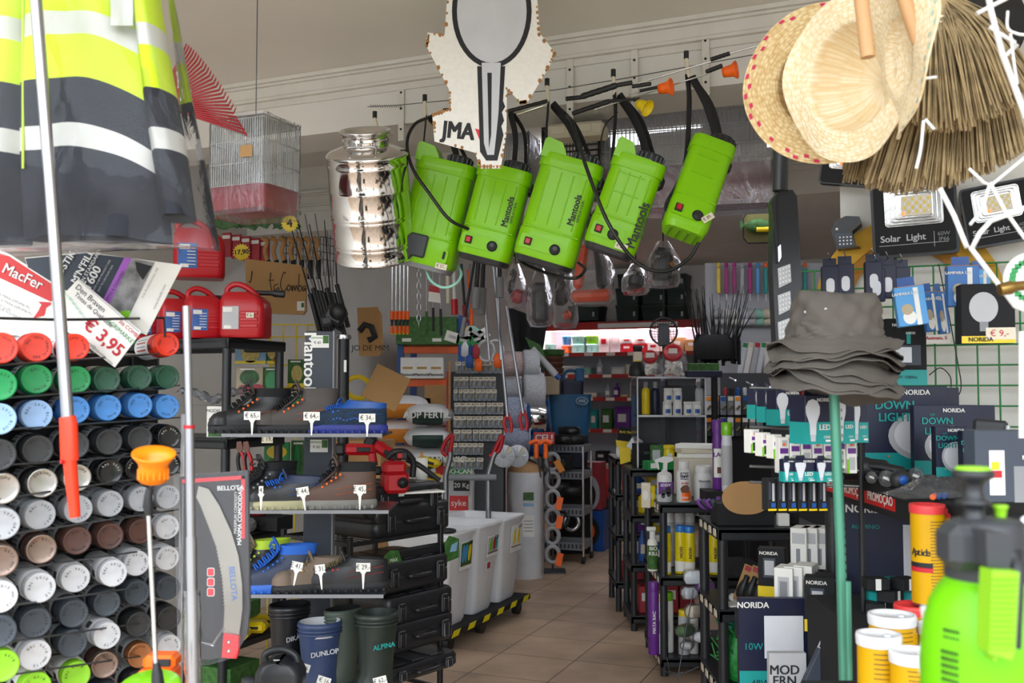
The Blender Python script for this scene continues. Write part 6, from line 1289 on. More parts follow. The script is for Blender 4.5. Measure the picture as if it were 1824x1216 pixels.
# wrapped rolls
for i, (px, pyb, pyt, w_, Y, lab) in enumerate([(936, 1022, 838, 64, 7.7, 'tall white netting roll in clear wrap standing on the floor'), (877, 950, 832, 36, 7.2, 'slimmer white roll standing behind the white bins')]):
    t = thing('netting_roll', lab, 'roll', (X(px, Y), Y, CAMZ-(pyb-700)/F*Y if i else .0)); H = (pyb-pyt)*mpp(Y); R = w_/2*mpp(Y)
    if i: t.location.z = 0; H = at(px, pyt, Y).z
    b = MB(); b.lathe([(R*.97, 0), (R, .01), (R*1.01, H*.3), (R*.98, H*.33), (R, H*.36), (R*.99, H*.6), (R*.97, H*.63), (R, H*.66), (R*.97, H)], 'bag_white', 36); obj('roll_body', b, t)
    if not i:
        b = MB(); b.lathe([(R*.95, H), (R*.7, H+.05), (R*.3, H+.07), (.01, H+.06)], 'kraft', 24); obj('core_end', b, t, 'brown fibrous top')
        b = MB(); a = -1.3
        for (z, w2, h2, c) in ((H*.78, .08, .06, 'leaf_green'), (H*.70, .08, .02, 'pack_blue'), (H*.5, .09, .16, 'paper')): b.box((.02, -R-.003, z), (w2, .003, h2), c)
        for k in range(4): b.box((.02, -R-.006, H*.55-k*.025), (.07, .001, .005), 'grey')
        obj('label', b, t, 'printed label with green picture'); b = MB(); b.lathe([(R*1.03, .02), (R*1.05, H*.3), (R*1.02, H*.5), (R*1.05, H*.8), (R*1.02, H+.02), (R*.5, H+.08), (.01, H+.11)], 'thin_film', 24, caps=False); obj('wrap', b, t, 'clear plastic wrap')
# cable coil strips with orange tags + hanging red sign
b = MB(); b.box((0, 0, 0), (.16, .01, .09), 'red', .002); b.text('CEL!', 0, 0, .07, 'paper', -.008, 0, True); single('small_sign', b, 'small red sign with white letters below the rope spools', 'sign', at(969, 780, 7.6))
t = thing('coil_stand', 'slim stand with silver cable coils hung one above another', 'stand', (X(984, 7.9), 7.9, 0)); b = MB(); b.cyl((0, 0, 0), (0, 0, at(0, 785, 7.9).z), .008, 'dark_grey', 8); b.box((0, 0, .006), (.2, .2, .012), 'dark_grey'); obj('stand_post', b, t)
for k in range(6):
    b = MB(); c = at(984, 822+k*33, 7.85); b.tube([c+Vector((.05*math.cos(a), -.02*math.sin(a), .065*math.sin(a))) for a in [j*PI/9 for j in range(19)]], .016, 'light_grey', 8, .7); single('cable_coil', b, 'silver cable coil, %s from the top of the slim stand' % ORD[k], 'coil', group='silver cable coils')
    if k in (0, 2, 3, 5): b = MB(); b.box((0, 0, 0), (.05, .004, .10), 'orange' if k else 'bag_orange', .001); b.text('SALE', 0, 0, .02, 'ink', -.004, PI/2) if False else None; single('orange_tag', b, 'orange tag tied to the %s cable coil' % ORD[k], 'tag', c+Vector((.05, -.06, -.03)), 0, 'orange cable tags', -.5 if k == 0 else .2)
for i, px in enumerate((955, 972)): rodset('orange_tool', ['left orange handled tool standing before the spools', 'right orange handled tool standing before the spools'][i], 'tool', [(px+8, 850, px, 782, 7.0, .006, 'dark_grey', 0, '')]); b = MB(); b.tube(curve([(-.05, 0, 0), (0, 0, .02), (.04, 0, 0)]), .014, 'orange', 8); b.cyl((0, 0, 0), (0, 0, -.1), .017, 'orange', 8); single('orange_grip', b, ['left', 'right'][i]+' orange grip above the netting roll', 'grip', at(px, 790, 6.95))
# trolley
TY = 8.3; t = thing('wire_trolley', 'grey mesh trolley on black castors with several tiers', 'trolley', (X(1012, TY), TY+.15, 0), -.3); 
for x, y in ((-.17, -.15), (.17, -.15), (-.17, .15), (.17, .15)):
    b = MB(); b.cyl((x, y, .06), (x, y, .96), .010, 'chrome', 8); b.cyl((x-.012, y, .03), (x+.012, y, .03), .03, 'black', 14); obj('post', b, t)
for z in (.94, .72, .42, .14):
    b = MB()
    for y in (-.15, .15): b.box((0, y, z), (.34, .008, .06), 'grey', .002); [b.box((-.15+k*.033, y*1.03, z), (.018, .004, .035), 'dark_grey') for k in range(10)]
    for x in (-.17, .17): b.box((x, 0, z), (.008, .3, .06), 'grey', .002)
    b.box((0, 0, z-.03), (.33, .3, .006), 'grey'); obj('basket_tier', b, t)
mat('foil_black', '#1f2023', .3)
for i, (px, py, Y, c, nm) in enumerate([(1000, 792, 8.3, 'foil_black', 'black rolled item, left on the top tier'), (1014, 778, 8.4, 'foil_black', 'black rolled item, upper one above the trolley'), (1022, 792, 8.3, 'black', 'black rolled item, right on the top tier'), (1004, 836, 8.3, 'matt_black', 'black square gadget on the second tier of the trolley'), (995, 878, 8.3, 'black_plastic', 'black lumpy item on the third tier, left'), (1020, 884, 8.3, 'black', 'black lumpy item on the third tier, right'), (1000, 940, 8.3, 'foil_black', 'black coil on the low tier of the trolley'), (1018, 945, 8.3, 'steel', 'silver coil on the low tier of the trolley')]):
    b = MB()
    if 'square' in nm: b.box((0, 0, .06), (.14, .1, .12), c, .01); b.lathe([(.001, 0), (.03, 0), (.03, .01)], 'dark_grey', 16, (0, -.05, .06), ax=(0, -1, 0))
    elif 'coil' in nm: b.tube([(.06*math.cos(a), .02*math.sin(a), .07+.06*math.sin(a)) for a in [j*PI/9 for j in range(19)]], .018, c, 8)
    else: b.lathe([(.001, -.09), (.04, -.088), (.045, 0), (.04, .088), (.001, .09)], c, 14, (0, 0, .045), ax=(1, .1*i, 0))
    single('stored_item', b, nm, 'item', at(px, py, Y), -.3)
carton('red box with a heater picture standing on another box', (X(1047, 9.0), 9.1, .36), .30, .2, .42, 'fruit_red', -.35, front=[(.65, .35, .32, .38, 'light_grey', 0), (.65, .3, .2, .25, 'ink', 0), (.65, .3, .1, .12, 'orange', 0)], texts=[('Mantools', .45, .88, .045, 'paper', 0, True)])
carton('blue box with an orange heater picture on the floor', (X(1049, 9.0), 9.05, 0), .32, .22, .35, 'blue', -.35, front=[(.6, .5, .3, .36, 'ink', 0), (.6, .5, .16, .2, 'orange', 0)], texts=[('Mantools', .4, .88, .035, 'paper')])
b = MB(); b.lathe([(.001, 0), (.06, .001), (.075, .05), (.075, .25), (.05, .28), (.001, .29)], 'sign_red', 20, (0, 0, .08)); b.box((0, 0, .04), (.1, .1, .08), 'black'); single('gas_cylinder', b, 'small red cylinder behind the red heater box', 'cylinder', (X(1076, 9.3), 9.3, .35)); carton('dark box under the red cylinder', (X(1076, 9.3), 9.35, 0), .2, .2, .35, 'matt_black')
# blue water tank bin and pots
mat('bin_blue', '#145a86', .4, bump=(100, .1)); BY = 8.9; m = mpp(BY); t = thing('blue_container', 'large blue plastic container with dark base and oval emblem', 'container', (X(1014, BY), BY, at(0, 830, BY).z)); zb = at(0, 830, BY).z
b = MB(); b.rings([[(x, y, z-zb) for x, y in rrect(w_, .3, .04)] for w_, z in ((60*m, zb), (64*m, at(0, 775, BY).z))], 'navy', True, False); b.rings([[(x, y, z-zb) for x, y in rrect(w_, .3, .04)] for w_, z in ((64*m, at(0, 775, BY).z), (74*m, at(0, 706, BY).z), (77*m, at(0, 702, BY).z))], 'bin_blue', False, True); obj('container_body', b, t)
b = MB(); b.prism([(x+.1, z) for x, z in [(.055*math.cos(a), .58+.035*math.sin(a)) for a in [i*PI/10 for i in range(20)]]], -.182, -.178, 'light_grey'); b.prism([(x+.1, z) for x, z in [(.049*math.cos(a), .58+.03*math.sin(a)) for a in [i*PI/10 for i in range(20)]]], -.185, -.182, 'bin_blue'); b.text('ARE', .1, .58, .035, 'light_grey', -.187, 0, True); obj('emblem', b, t)
b = MB(); b.rings([[(x+.02, y, z-zb) for x, y in rrect(w_, .2, .03)] for w_, z in ((40*m, at(0, 702, BY).z), (40*m, at(0, 686, BY).z), (42*m, at(0, 682, BY).z), (34*m, at(0, 678, BY).z))], 'navy'); b.tube(curve([(-.06, 0, at(0, 680, BY).z-zb), (-.03, 0, at(0, 662, BY).z-zb), (.06, 0, at(0, 662, BY).z-zb), (.08, 0, at(0, 680, BY).z-zb)]), .014, 'bin_blue', 8); b.box((.09, 0, at(0, 668, BY).z-zb), (.08, .08, .12), 'bin_blue', .01); obj('lid_and_handle', b, t, 'blue handle on dark lid')
b = MB(); b.box((0, 0, at(0, 830, BY).z/2), (.34, .32, at(0, 830, BY).z), 'matt_black', .004); single('storage_box', b, 'dark box carrying the blue container', 'box', (X(1014, BY), BY+.02, 0))
b = MB(); b.box((0, 0, .08), (.13, .12, .16), 'pack_sand', .008); single('cardboard_pack', b, 'dull beige pack standing left of the blue handle', 'pack', at(983, 703, 8.7))
t = thing('pot_stack', 'stack of terracotta coloured plastic flower pots with a green top', 'pots', at(986, 770, 9.3)); b = MB(); R = 19*mpp(9.3)
for k in range(13): b.lathe([(R*.8, k*.055), (R*(.93+.005*k), k*.055+.03), (R, k*.055+.034), (R, k*.055+.05), (R*.9, k*.055+.052)], 'brown', 24)
obj('pots', b, t); b = MB(); b.lathe([(R, .715), (R*1.03, .72), (R*1.03, .77), (R*.9, .772)], 'leaf_green', 24); obj('green_pot', b, t, 'dark green pot')
b = MB(); b.tube([at(948, 620, 7.9), at(990, 668, 7.9)], [.022, .03], 'light_grey', 12); b.tube([at(990, 668, 7.9), at(997, 674, 7.9)], .02, 'blue', 10); single('mop_handle', b, 'pale translucent tube slanting down over the pots', 'tube')
b = MB(); b.grid(lambda u, v: tuple(at(905+u*70*(1-.3*v)+v*10, 545+v*80*(1-.2*u)+u*30, 8.3)+Vector((0, .03*math.sin(u*9), 0))), 14, 10, 'matt_black'); b.grid(lambda u, v: tuple(at(935+u*28+v*20, 600+v*50+u*14, 8.25)), 6, 6, 'leaf_green'); single('dark_bag', b, 'dark hanging bag with green edge left of the lit shelves', 'bag', mods=[('solid', .01)])
# ---- wrapped machines hanging under the middle sprayers
mat('grim_black', '#222327', .4); mat('machine_orange', '#e0501a', .4)
def wrapped(label, px0, py0, px1, py1, Y, bits):
    c = at((px0+px1)/2, py0, Y); m = mpp(Y); W, H = (px1-px0)*m, (py1-py0)*m; t = thing('wrapped_machine', label, 'machine', c, 0, 'machines hanging in clear bags')
    for nm, (fx, fz, sx, sz, mm, rl) in bits: b = MB(); b.box((fx*W-W/2, 0, -fz*H), (sx*W, .1, sz*H), mm, .02, Matrix.Rotation(rl, 3, 'Y')); obj(nm, b, t)
    b = MB(); rs = []
    for i in range(9):
        f = i/8; s_ = .35+.65*min(1, f*2.2) if f < .95 else .75; rs.append([(W/2*s_*math.cos(a)*(1+.08*math.sin(a*5+i)), .10*s_*math.sin(a)*(1+.2*math.sin(a*3+i*2)), -f*H) for a in [j*PI/14 for j in range(28)]])
    b.rings(rs, 'clear_film', False, True); obj('plastic_bag', b, t, 'clear plastic bag'); b = MB(); b.tube([(0, 0, 0), (0, 0, .22)], .004, 'black', 5); obj('cord', b, t)
wrapped('dark tool in a clear bag under the second sprayer', 898, 470, 938, 548, 5.5, [('motor_housing', (.6, .75, .6, .3, 'fruit_red', .4)), ('blade', (.35, .4, .3, .6, 'grim_black', .2))])
wrapped('long black machine in a bag under the middle sprayer', 938, 478, 985, 582, 5.4, [('motor_housing', (.5, .6, .6, .7, 'grim_black', .0))])
wrapped('black hedge cutter in a bag beside the orange one', 980, 470, 1030, 585, 5.6, [('motor_housing', (.4, .4, .5, .5, 'grim_black', .1)), ('handle', (.6, .8, .3, .15, 'machine_orange', .3))])
wrapped('orange hedge cutter in a clear bag behind the fourth sprayer', 1008, 430, 1095, 545, 5.2, [('motor_housing', (.5, .85, .85, .18, 'machine_orange', -.05)), ('blade', (.3, .4, .2, .7, 'machine_orange', .15)), ('handle', (.7, .4, .2, .7, 'grim_black', -.1))])
wrapped('black and red cutter in a bag under the fourth sprayer', 1108, 470, 1156, 525, 5.3, [('motor_housing', (.5, .5, .6, .6, 'grim_black', .2)), ('guard', (.45, .9, .8, .1, 'red', -.2))])
wrapped('black machine with orange label in a large bag by the hose', 1150, 430, 1212, 512, 5.0, [('motor_housing', (.45, .5, .6, .7, 'grim_black', .1)), ('label', (.6, .5, .4, .12, 'bag_orange', .1))])
# ---- lit gondola against the back wall
GV = VB-.42; GU0, GU1 = at(918, 600, 11.2).dot(Wd), at(1246, 600, 10.3).dot(Wd)
def GZ(py): return at(1080, py, 10.75).z
t = thing('back_shelving', 'wide shelving with red edges and a bright led strip at the back wall', 'shelves', S((GU0+GU1)/2, GV, 0), ANG); W = GU1-GU0
mat('gondola_back', '#b9bcc2', .6); mat('edge_red', '#b02820', .45)
b = MB(); b.box((0, .38, 1.1), (W, .03, 2.2), 'gondola_back'); obj('back_panel', b, t)
b = MB(); b.box((0, -.01, GZ(577)), (W, .04, .09), 'edge_red', .004); b.box((0, .18, GZ(576)), (W, .38, .04), 'edge_red'); b.box((.3, -.034, GZ(577)), (.9, .006, .05), 'paper'); obj('canopy', b, t, 'dark red top canopy')
LV = [628, 668, 710, 768, 830]
for py in LV:
    b = MB(); b.box((0, .18, GZ(py)), (W, .38, .02), 'gondola_back'); b.box((0, -.015, GZ(py)-.005), (W, .012, .045), 'edge_red')
    for k in range(7): b.box((-W*.4+k*W*.13+.03*math.sin(py+k), -.023, GZ(py)-.005), (.10, .004, .035), 'paper')
    obj('shelf', b, t, 'shelf with red price edge')
b = MB(); b.box((-.05, .04, GZ(583)), (W*.9, .03, .018), 'led_strip', .004); obj('led_strip', b, t, 'glowing led strip')
for s_ in (-1, 1): b = MB(); b.box((s_*(W/2+.01), .18, 1.1), (.02, .4, 2.2), 'dark_grey'); obj('side_panel', b, t)
random.seed(21); NM = {'teal': 'teal', 'orange': 'orange', 'mint': 'pale mint', 'lime': 'lime green', 'paper': 'white', 'green': 'green', 'kraft': 'wooden brown', 'red': 'red', 'light_grey': 'light grey', 'sky_blue': 'light blue', 'magenta': 'magenta', 'ink': 'black', 'ivory': 'cream', 'purple': 'purple', 'leaf_green': 'leafy green', 'yellow': 'yellow', 'white': 'white'}
def shelf_item(px, lev, w_, h_, c, kind, v=.1, name=None, n=0):
    Y0 = VB-.42+v; k = (px-912)/F; Y = Y0/(Dd.y+Dd.x*k); z = GZ(LV[lev])+.011 + (.0 if not n else n); m = mpp(Y); w2, h2 = w_*m, h_*m; b = MB()
    if kind == 'box': b.box((0, 0, h2/2), (w2, .16, h2), c, .004); b.box((0, -.081, h2*.6), (w2*.5, .003, h2*.25), 'paper' if c != 'paper' else 'red')
    elif kind == 'tub': b.rings([[(x, y, z_) for x, y in rrect(w2*f, .14*f, .02)] for f, z_ in ((.85, 0), (.97, h2*.85), (1.03, h2*.86), (1.03, h2), (.95, h2*1.02))], c); b.text('2', 0, h2*.45, h2*.5, 'ink', -.075)
    elif kind == 'bottle': b.lathe([(w2*.45, 0), (w2*.5, .01), (w2*.5, h2*.65), (w2*.2, h2*.8), (w2*.2, h2)], c, 14); b.box((0, -w2*.5, h2*.35), (w2*.6, .004, h2*.3), 'paper')
    elif kind == 'bag': b.rings([[(x, y, z_) for x, y in rrect(w2*f, .1*g, .02)] for f, g, z_ in ((.9, .9, 0), (1, 1, h2*.3), (.95, .8, h2*.8), (1.0, .2, h2))], c); b.box((0, -.053, h2*.5), (w2*.5, .003, h2*.35), 'paper')
    a = at(px, 0, Y); single({'box': 'shelf_box', 'tub': 'food_tub', 'bottle': 'bottle', 'bag': 'seed_bag'}[kind], b, name, {'box': 'box', 'tub': 'tub', 'bottle': 'bottle', 'bag': 'bag'}[kind], (a.x, Y, z), ANG)
LVN = ['brightly lit top shelf', 'second lit shelf', 'third shelf', 'fourth shelf', 'bottom shelf']
IT = [(0, [(932, 12, 20, 'green', 'tub'), (948, 14, 24, 'green', 'tub'), (966, 16, 14, 'green', 'bag'), (981, 12, 18, 'mint', 'tub'), (1008, 14, 14, 'orange', 'tub'), (1030, 24, 16, 'mint', 'tub'), (1055, 22, 16, 'mint', 'tub'), (1076, 18, 34, 'paper', 'box'), (1096, 18, 34, 'white', 'box'), (1116, 22, 16, 'red', 'box'), (1140, 22, 16, 'red', 'box'), (1162, 20, 18, 'paper', 'box'), (1183, 18, 20, 'ivory', 'box'), (1204, 22, 26, 'kraft', 'box'), (1229, 24, 22, 'kraft', 'box')]),
      (1, [(1018, 34, 16, 'paper', 'tub'), (1044, 20, 13, 'mint', 'tub'), (1066, 12, 28, 'light_grey', 'bottle'), (1098, 26, 14, 'paper', 'bag'), (1126, 24, 18, 'ivory', 'box'), (1150, 18, 14, 'light_grey', 'box')]), (2, [(1052, 24, 9, 'ivory', 'box'), (1080, 12, 24, 'light_grey', 'bottle'), (1095, 12, 26, 'purple', 'bottle'), (1112, 18, 6, 'kraft', 'box'), (1126, 10, 28, 'ivory', 'box')]),
      (3, [(1056, 14, 34, 'teal', 'bag'), (1078, 22, 36, 'leaf_green', 'bag'), (1106, 30, 40, 'purple', 'bag'), (1132, 16, 30, 'leaf_green', 'bag')]), (4, [(1070, 20, 20, 'ink', 'box'), (1100, 20, 16, 'ivory', 'box')])]
for lev, L in IT:
    for j, (px, w_, h_, c, kd) in enumerate(L): shelf_item(px, lev, w_, h_, c, kd, .12, '%s %s on the %s at the back, %s from the left' % (NM[c], {'box': 'box', 'tub': 'tub', 'bottle': 'bottle', 'bag': 'bag'}[kd], LVN[lev], ORD[j]))
for j, (px, c, w_) in enumerate([(1008, 'sky_blue', 12), (1030, 'mint', 24), (1053, 'lime', 20)]): shelf_item(px, 0, w_, 15, c, 'tub', .12, '%s tub stacked on the lit top shelf above another tub' % NM[c], n=.105)
for j, px in enumerate((1116, 1140)): shelf_item(px, 0, 20, 9, 'paper', 'box', .12, 'white and red flat box stacked on the lit shelf, %s one' % ['left', 'right'][j], n=.105)
# dark green crates above the gondola
mat('crate_green', '#1b302a', .5)
for i, (px, py, w_, h_) in enumerate([(1120, 572, 44, 28), (1120, 543, 44, 28), (1166, 572, 46, 28), (1166, 543, 46, 28), (1205, 572, 36, 28), (1205, 543, 36, 30), (1206, 512, 34, 22), (1045, 572, 60, 26), (1120, 514, 36, 24)]):
    k = (px-912)/F; Y = (VB-.3)/(Dd.y+Dd.x*k); m = mpp(Y); b = MB(); b.rings([[(x, y, z) for x, y in rrect(w_*m*f, .3*f, .02)] for f, z in ((.9, 0), (.97, h_*m*.8), (1, h_*m*.82), (1, h_*m))], 'crate_green'); b.box((w_*m*.3, -.15, h_*m*.4), (.02, .01, .05), 'light_grey')
    single('plastic_crate', b, 'dark green crate, %s of the stack above the lit shelves' % ['bottom left', 'middle left', 'bottom centre', 'upper centre', 'bottom right', 'middle right', 'topmost right', 'far left low', 'topmost left'][i], 'crate', (at(px, 0, Y).x, Y, at(px, py, Y).z), ANG, 'dark crates above the lit shelves')
# ================================================================ right side of the aisle
shelf_unit('plastic_shelving', 'farthest low black plastic shelving unit along the right of the aisle', .665, 1.15, 6.46, 6.95, [.19, .49, .75, .98], rim=.04)
shelf_unit('plastic_shelving', 'second farthest black plastic shelving unit, left of the white spray bottle', .70, 1.15, 5.94, 6.36, [.09, .39, .68, .95], rim=.045)
shelf_unit('plastic_shelving', 'black plastic shelving unit holding the yellow and blue aerosol cans', .735, 1.32, 5.0, 5.6, [.09, .49, .85], rim=.045, tagmat='ivory')
shelf_unit('plastic_shelving', 'nearest black plastic shelving unit with green netting on its low tier', .84, 1.28, 4.1, 4.54, [.22, .52, .85], leg=.024, rim=.05, tagmat='ivory')
def lathe_item(name, label, cat, loc, parts, yaw=0, group=None, prints=(), R=None):
    t = thing(name, label, cat, loc, yaw, group)
    for nm, prof, m in parts: b = MB(); b.lathe(prof, m, 24); obj(nm, b, t)
    if prints:
        b = MB()
        for p in prints:
            if p[0] == 'band':  # z0,z1,r,m, a0,a1
                _, z0, z1, r, mm, a0, a1 = p; n = 10; A = [math.radians(a0+(a1-a0)*i/n) for i in range(n+1)]
                b.add([(r*math.cos(a), r*math.sin(a), z) for z in (z0, z1) for a in A], [(i, i+1, n+2+i, n+1+i) for i in range(n)], mm, True)
            else: _, s_, z, size, mm, r, ro = p; b.text(s_, 0, z, size, mm, -r, math.radians(ro), True)
        obj('label', b, t, 'printed label')
    return t
def bottle(label, px, Y, z, R, H, col, capc, prints, neck=.5, hn=.82, capr=None, group=None):
    capr = capr or R*neck*1.15
    return lathe_item('bottle', label, 'bottle', (X(px, Y), Y, z), [('bottle_body', [(R*.9, 0), (R, .006), (R, H*hn*.85), (R*.9, H*hn*.94), (R*neck, H*hn)], col), ('cap', [(capr*.96, H*hn-.002), (capr, H*hn+.004), (capr, H-.004), (capr*.9, H)], capc)], 0, group, prints)
Z3 = .852
t = bottle('white spray bottle with purple label on the right shelving', 1182, 5.08, Z3, .038, .16, 'white', 'white', [('band', .035, .10, .0385, 'purple', -150, -30), ('t', 'EDDY', .085, .02, 'paper', .0395, 0), ('band', .005, .04, .0386, 'light_grey', -140, -40)], neck=.35, hn=.95)
b = MB(); b.prism([(-.05, .21), (-.045, .185), (-.03, .2), (-.005, .195), (-.008, .16), (.012, .16), (.014, .195), (.04, .205), (.045, .22), (.0, .228)], -.012, .012, 'white'); b.prism([(-.04, .19), (-.030, .192), (-.026, .165), (-.032, .16)], -.004, .004, 'white'); obj('spray_trigger', b, t)
b = MB()   # dog picture
for x, z, r in ((-.012, .05, .012), (.012, .06, .014), (.014, .04, .010), (-.013, .032, .010)): b.prism([(x+r*math.cos(a), z+r*1.3*math.sin(a)) for a in [i*PI/6 for i in range(12)]], -.0415, -.040, 'ink' if x > 0 else 'dark_grey')
obj('printed_dogs', b, t)
t = bottle('white bottle with black label reading FIRST CLASS', 1216, 5.06, Z3, .037, .205, 'white', 'white', [('band', .115, .15, .0375, 'navy', -125, -60), ('band', .01, .06, .0376, 'orange', -115, -40), ('t', 'FIRST', .14, .016, 'paper', .0395, 0), ('t', 'CLASS', .123, .016, 'paper', .0395, 0), ('t', 'Javalis', .098, .016, 'red_ink', .0395, 0), ('t', 'HELP', .025, .014, 'paper', .0395, 0)], neck=.65)
b = MB(); b.prism([(-.018+.0, .05), (.018, .05), (.022, .075), (.010, .09), (-.012, .085), (-.024, .07)], -.0405, -.0395, 'brown'); obj('printed_boar', b, t)
bottle('squat white jar with green label reading Neoradis', 1250, 5.1, Z3, .046, .18, 'white', 'white', [('band', .02, .10, .0465, 'light_grey', -120, -40), ('band', .02, .06, .0468, 'green', -75, -40), ('t', 'Neoradis', .105, .016, 'ink', .049, 0)], neck=.85, capr=.042)
for i, (px, c) in enumerate([(1150, 'ivory'), (1158, 'yellow'), (1166, 'sky_blue')]): picture_pack('%s packet leaning at the left end above the aerosol cans' % ['cream', 'yellow', 'light blue'][i], px-9, 860+i*5, px+9, 902-i*2+2, 5.2+.02*i, c, [(.5, .5, .3, .2, 'paper')], None, .01, 'packet', 'packet', None, -.7)
# aerosol cans
def aerosol(label, px, Y, z, R, H, col, cap, word, wc, band=None, group='aerosols on the right shelving'):
    pr = [('t', word, H*.45, R*.8, wc, R+.002, 90)]
    if band: pr = [('band', H*band[0], H*band[1], R+.0006, band[2], -180, 0)]+pr
    return lathe_item('aerosol_can', label, 'aerosol can', (X(px, Y), Y, z), [('can', [(R*.95, 0), (R, .004), (R, H*.84), (R*.9, H*.87)], col), ('cap', [(R*.93, H*.86), (R*.95, H*.87), (R*.93, H*.99), (R*.85, H)], cap)], 0, group, pr)
mat('noxi_yellow', '#e6d010', .35); mat('noxi_blue', '#2f7ac8', .35)
for k, px in enumerate((1183, 1209, 1225, 1254, 1269)):
    aerosol('yellow and blue NOXI aerosol can, %s from the left of the row' % ORD[k], px, 5.06+.03*(k % 2), .492, .027, .24, 'noxi_yellow', 'noxi_blue', 'NOXI', 'navy', (.05, .26, 'paper'))
for k, px in enumerate((1190, 1208, 1226)): aerosol('aerosol can with purple cap, %s from the left behind the yellow cans' % ORD[k], px, 5.3, .492, .027, .33, 'white', 'purple', 'INSECT', 'purple', (.6, .7, 'light_grey'))
t = bottle('white and green spray bottle reading BIO KILL on the right shelving', 1160, 5.16, .492, .027, .2, 'paper', 'white', [('band', .01, .13, .0275, 'leaf_green', -170, -10), ('t', 'BIO', .115, .026, 'paper', .0295, 0), ('t', 'KILL', .09, .026, 'paper', .0295, 0)]); b = MB(); b.box((-.006, 0, .212), (.05, .02, .022), 'white', .005); obj('spray_trigger', b, t)
for k, (px, H, c, cap, wd, wc) in enumerate([(1161, .36, 'purple', 'purple', 'MATA RAC', 'paper'), (1172, .30, 'white', 'yellow', 'FORTE', 'brown'), (1186, .30, 'paper', 'lime', 'AERO', 'light_grey'), (1214, .22, 'light_grey', 'yellow', 'MASTER AC', 'ink'), (1230, .2, 'white', 'paper', 'AC', 'purple'), (1250, .2, 'navy', 'purple', 'VITAL', 'paper')]):
    aerosol('%s aerosol can with %s cap, %s from the left on the bottom tier' % (NM.get(c, c), NM.get(cap, cap), ORD[k]), px, 5.08+.02*(k % 3), .092, .028, H, c, cap, wd, wc, group=None)
for k, (px, py, w_, h_, c) in enumerate([(1235, 1030, 34, 22, 'clear_label'), (1255, 1048, 30, 22, 'purple'), (1228, 1056, 26, 18, 'clear_label'), (1236, 1090, 28, 20, 'ivory'), (1222, 1122, 40, 16, 'leaf_green'), (1250, 1132, 36, 16, 'clear_label'), (1225, 1145, 34, 12, 'light_grey')]):
    b = MB(); m = mpp(4.85); b.rings([[(x, y, z) for x, y in rrect(w_*m*f, .05*f, .01)] for f, z in ((.8, 0), (1, h_*m*.3), (.95, h_*m*.7), (.6, h_*m))], c); b.rings([[(x, y, z) for x, y in rrect(w_*m*f*1.08, .06*f, .01)] for f, z in ((.8, -.003), (1, h_*m*.3), (1, h_*m*.8), (.7, h_*m*1.1))], 'clear_film')
    single('wrapped_pack', b, 'shiny film wrapped small pack, %s counting downward behind the near leg' % ORD[k], 'pack', at(px, py+8, 4.9), .2*k, 'film wrapped packs')
b = MB(); o = at(1215, 1205, 4.75)
for pts in ([(1235, 1050), (1222, 1120), (1206, 1216)], [(1188, 1170), (1192, 1195), (1215, 1200), (1290, 1168)], [(1185, 1195), (1205, 1204), (1216, 1196)]): b.tube([at(x, y, 4.75)-o for x, y in pts], .003, 'wire', 6)
single('bent_wire', b, 'bent grey wire frame leaning before the bottom tier', 'wire', o)
# items on the farther units
random.seed(31); CN = ['blue', 'paper', 'red', 'yellow', 'green', 'purple', 'navy', 'ivory', 'fruit_red', 'sky_blue', 'kraft', 'white']
CNM = {'blue': 'blue', 'paper': 'white', 'red': 'red', 'yellow': 'yellow', 'green': 'green', 'purple': 'purple', 'navy': 'navy', 'ivory': 'cream', 'fruit_red': 'dark red', 'sky_blue': 'light blue', 'kraft': 'brown', 'white': 'plain white'}
for (x0, x1, yf, tiers, un) in ((.70, 1.10, 6.5, [.19, .49, .75], 'farthest'), (.74, 1.10, 5.99, [.09, .39, .68], 'second farthest')):
    for r, z in enumerate(tiers):
        x = x0+.02; k = 0
        while x < x1-.03:
            w_ = random.uniform(.05, .09); c = random.choice(CN) if not (r == 0) else 'fruit_red'; h_ = random.uniform(.10, .19); b = MB()
            if random.random() < .5 or r == 0: b.box((0, 0, h_/2), (w_, .12, h_), c, .004); b.box((0, -.0605, h_*.6), (w_*.6, .002, h_*.3), 'paper' if c != 'paper' else 'blue')
            else: b.lathe([(w_*.42, 0), (w_*.45, .01), (w_*.45, h_*.7), (w_*.2, h_*.85), (w_*.2, h_)], c, 16); b.box((0, -w_*.45, h_*.4), (w_*.5, .004, h_*.3), 'ivory')
            single('shelf_product', b, '%s product, %s from the left, %s tier of the %s low shelving' % (CNM[c], ORD[k], ['bottom', 'middle', 'upper'][r], un), 'product', (x+w_/2, yf+.08+.02*(k % 2), z+.001)); x += w_+.012; k += 1
# on top of the farther units: trap boxes, cans, green boxes
carton('dark box with leaf print on the far low shelving', (X(1150, 6.1), 6.15, .952), .13, .12, .14, 'matt_black', .2, texts=[('SUPER', .5, .6, .02, 'grey')]); carton('green box with white label beside the white spray bottle', (X(1178, 6.0), 6.05, .952), .13, .12, .135, 'leaf_green', -.1, front=[(.1, .3, .45, .8, 'light_grey')], group=None)
carton('low green box lying in front of the upright green box', (X(1168, 5.97), 5.9, .952), .16, .1, .05, 'green', .2, front=[(.1, .2, .4, .8, 'paper')])
b = MB(); b.prism([(-.05, -.03), (.06, -.045), (.075, .05), (-.03, .07)], 0, .03, 'matt_black'); b.prism([(-.05, -.06), (.06, -.08), (.065, -.035), (-.055, -.02)], -.01, .02, 'yellow'); b.text('BUG TRAP', .015, .03, .02, 'yellow', -.002, -.08, True); single('trap_package', b, 'black and yellow BUG TRAP package behind the far shelving', 'package', at(1112, 778, 6.5))
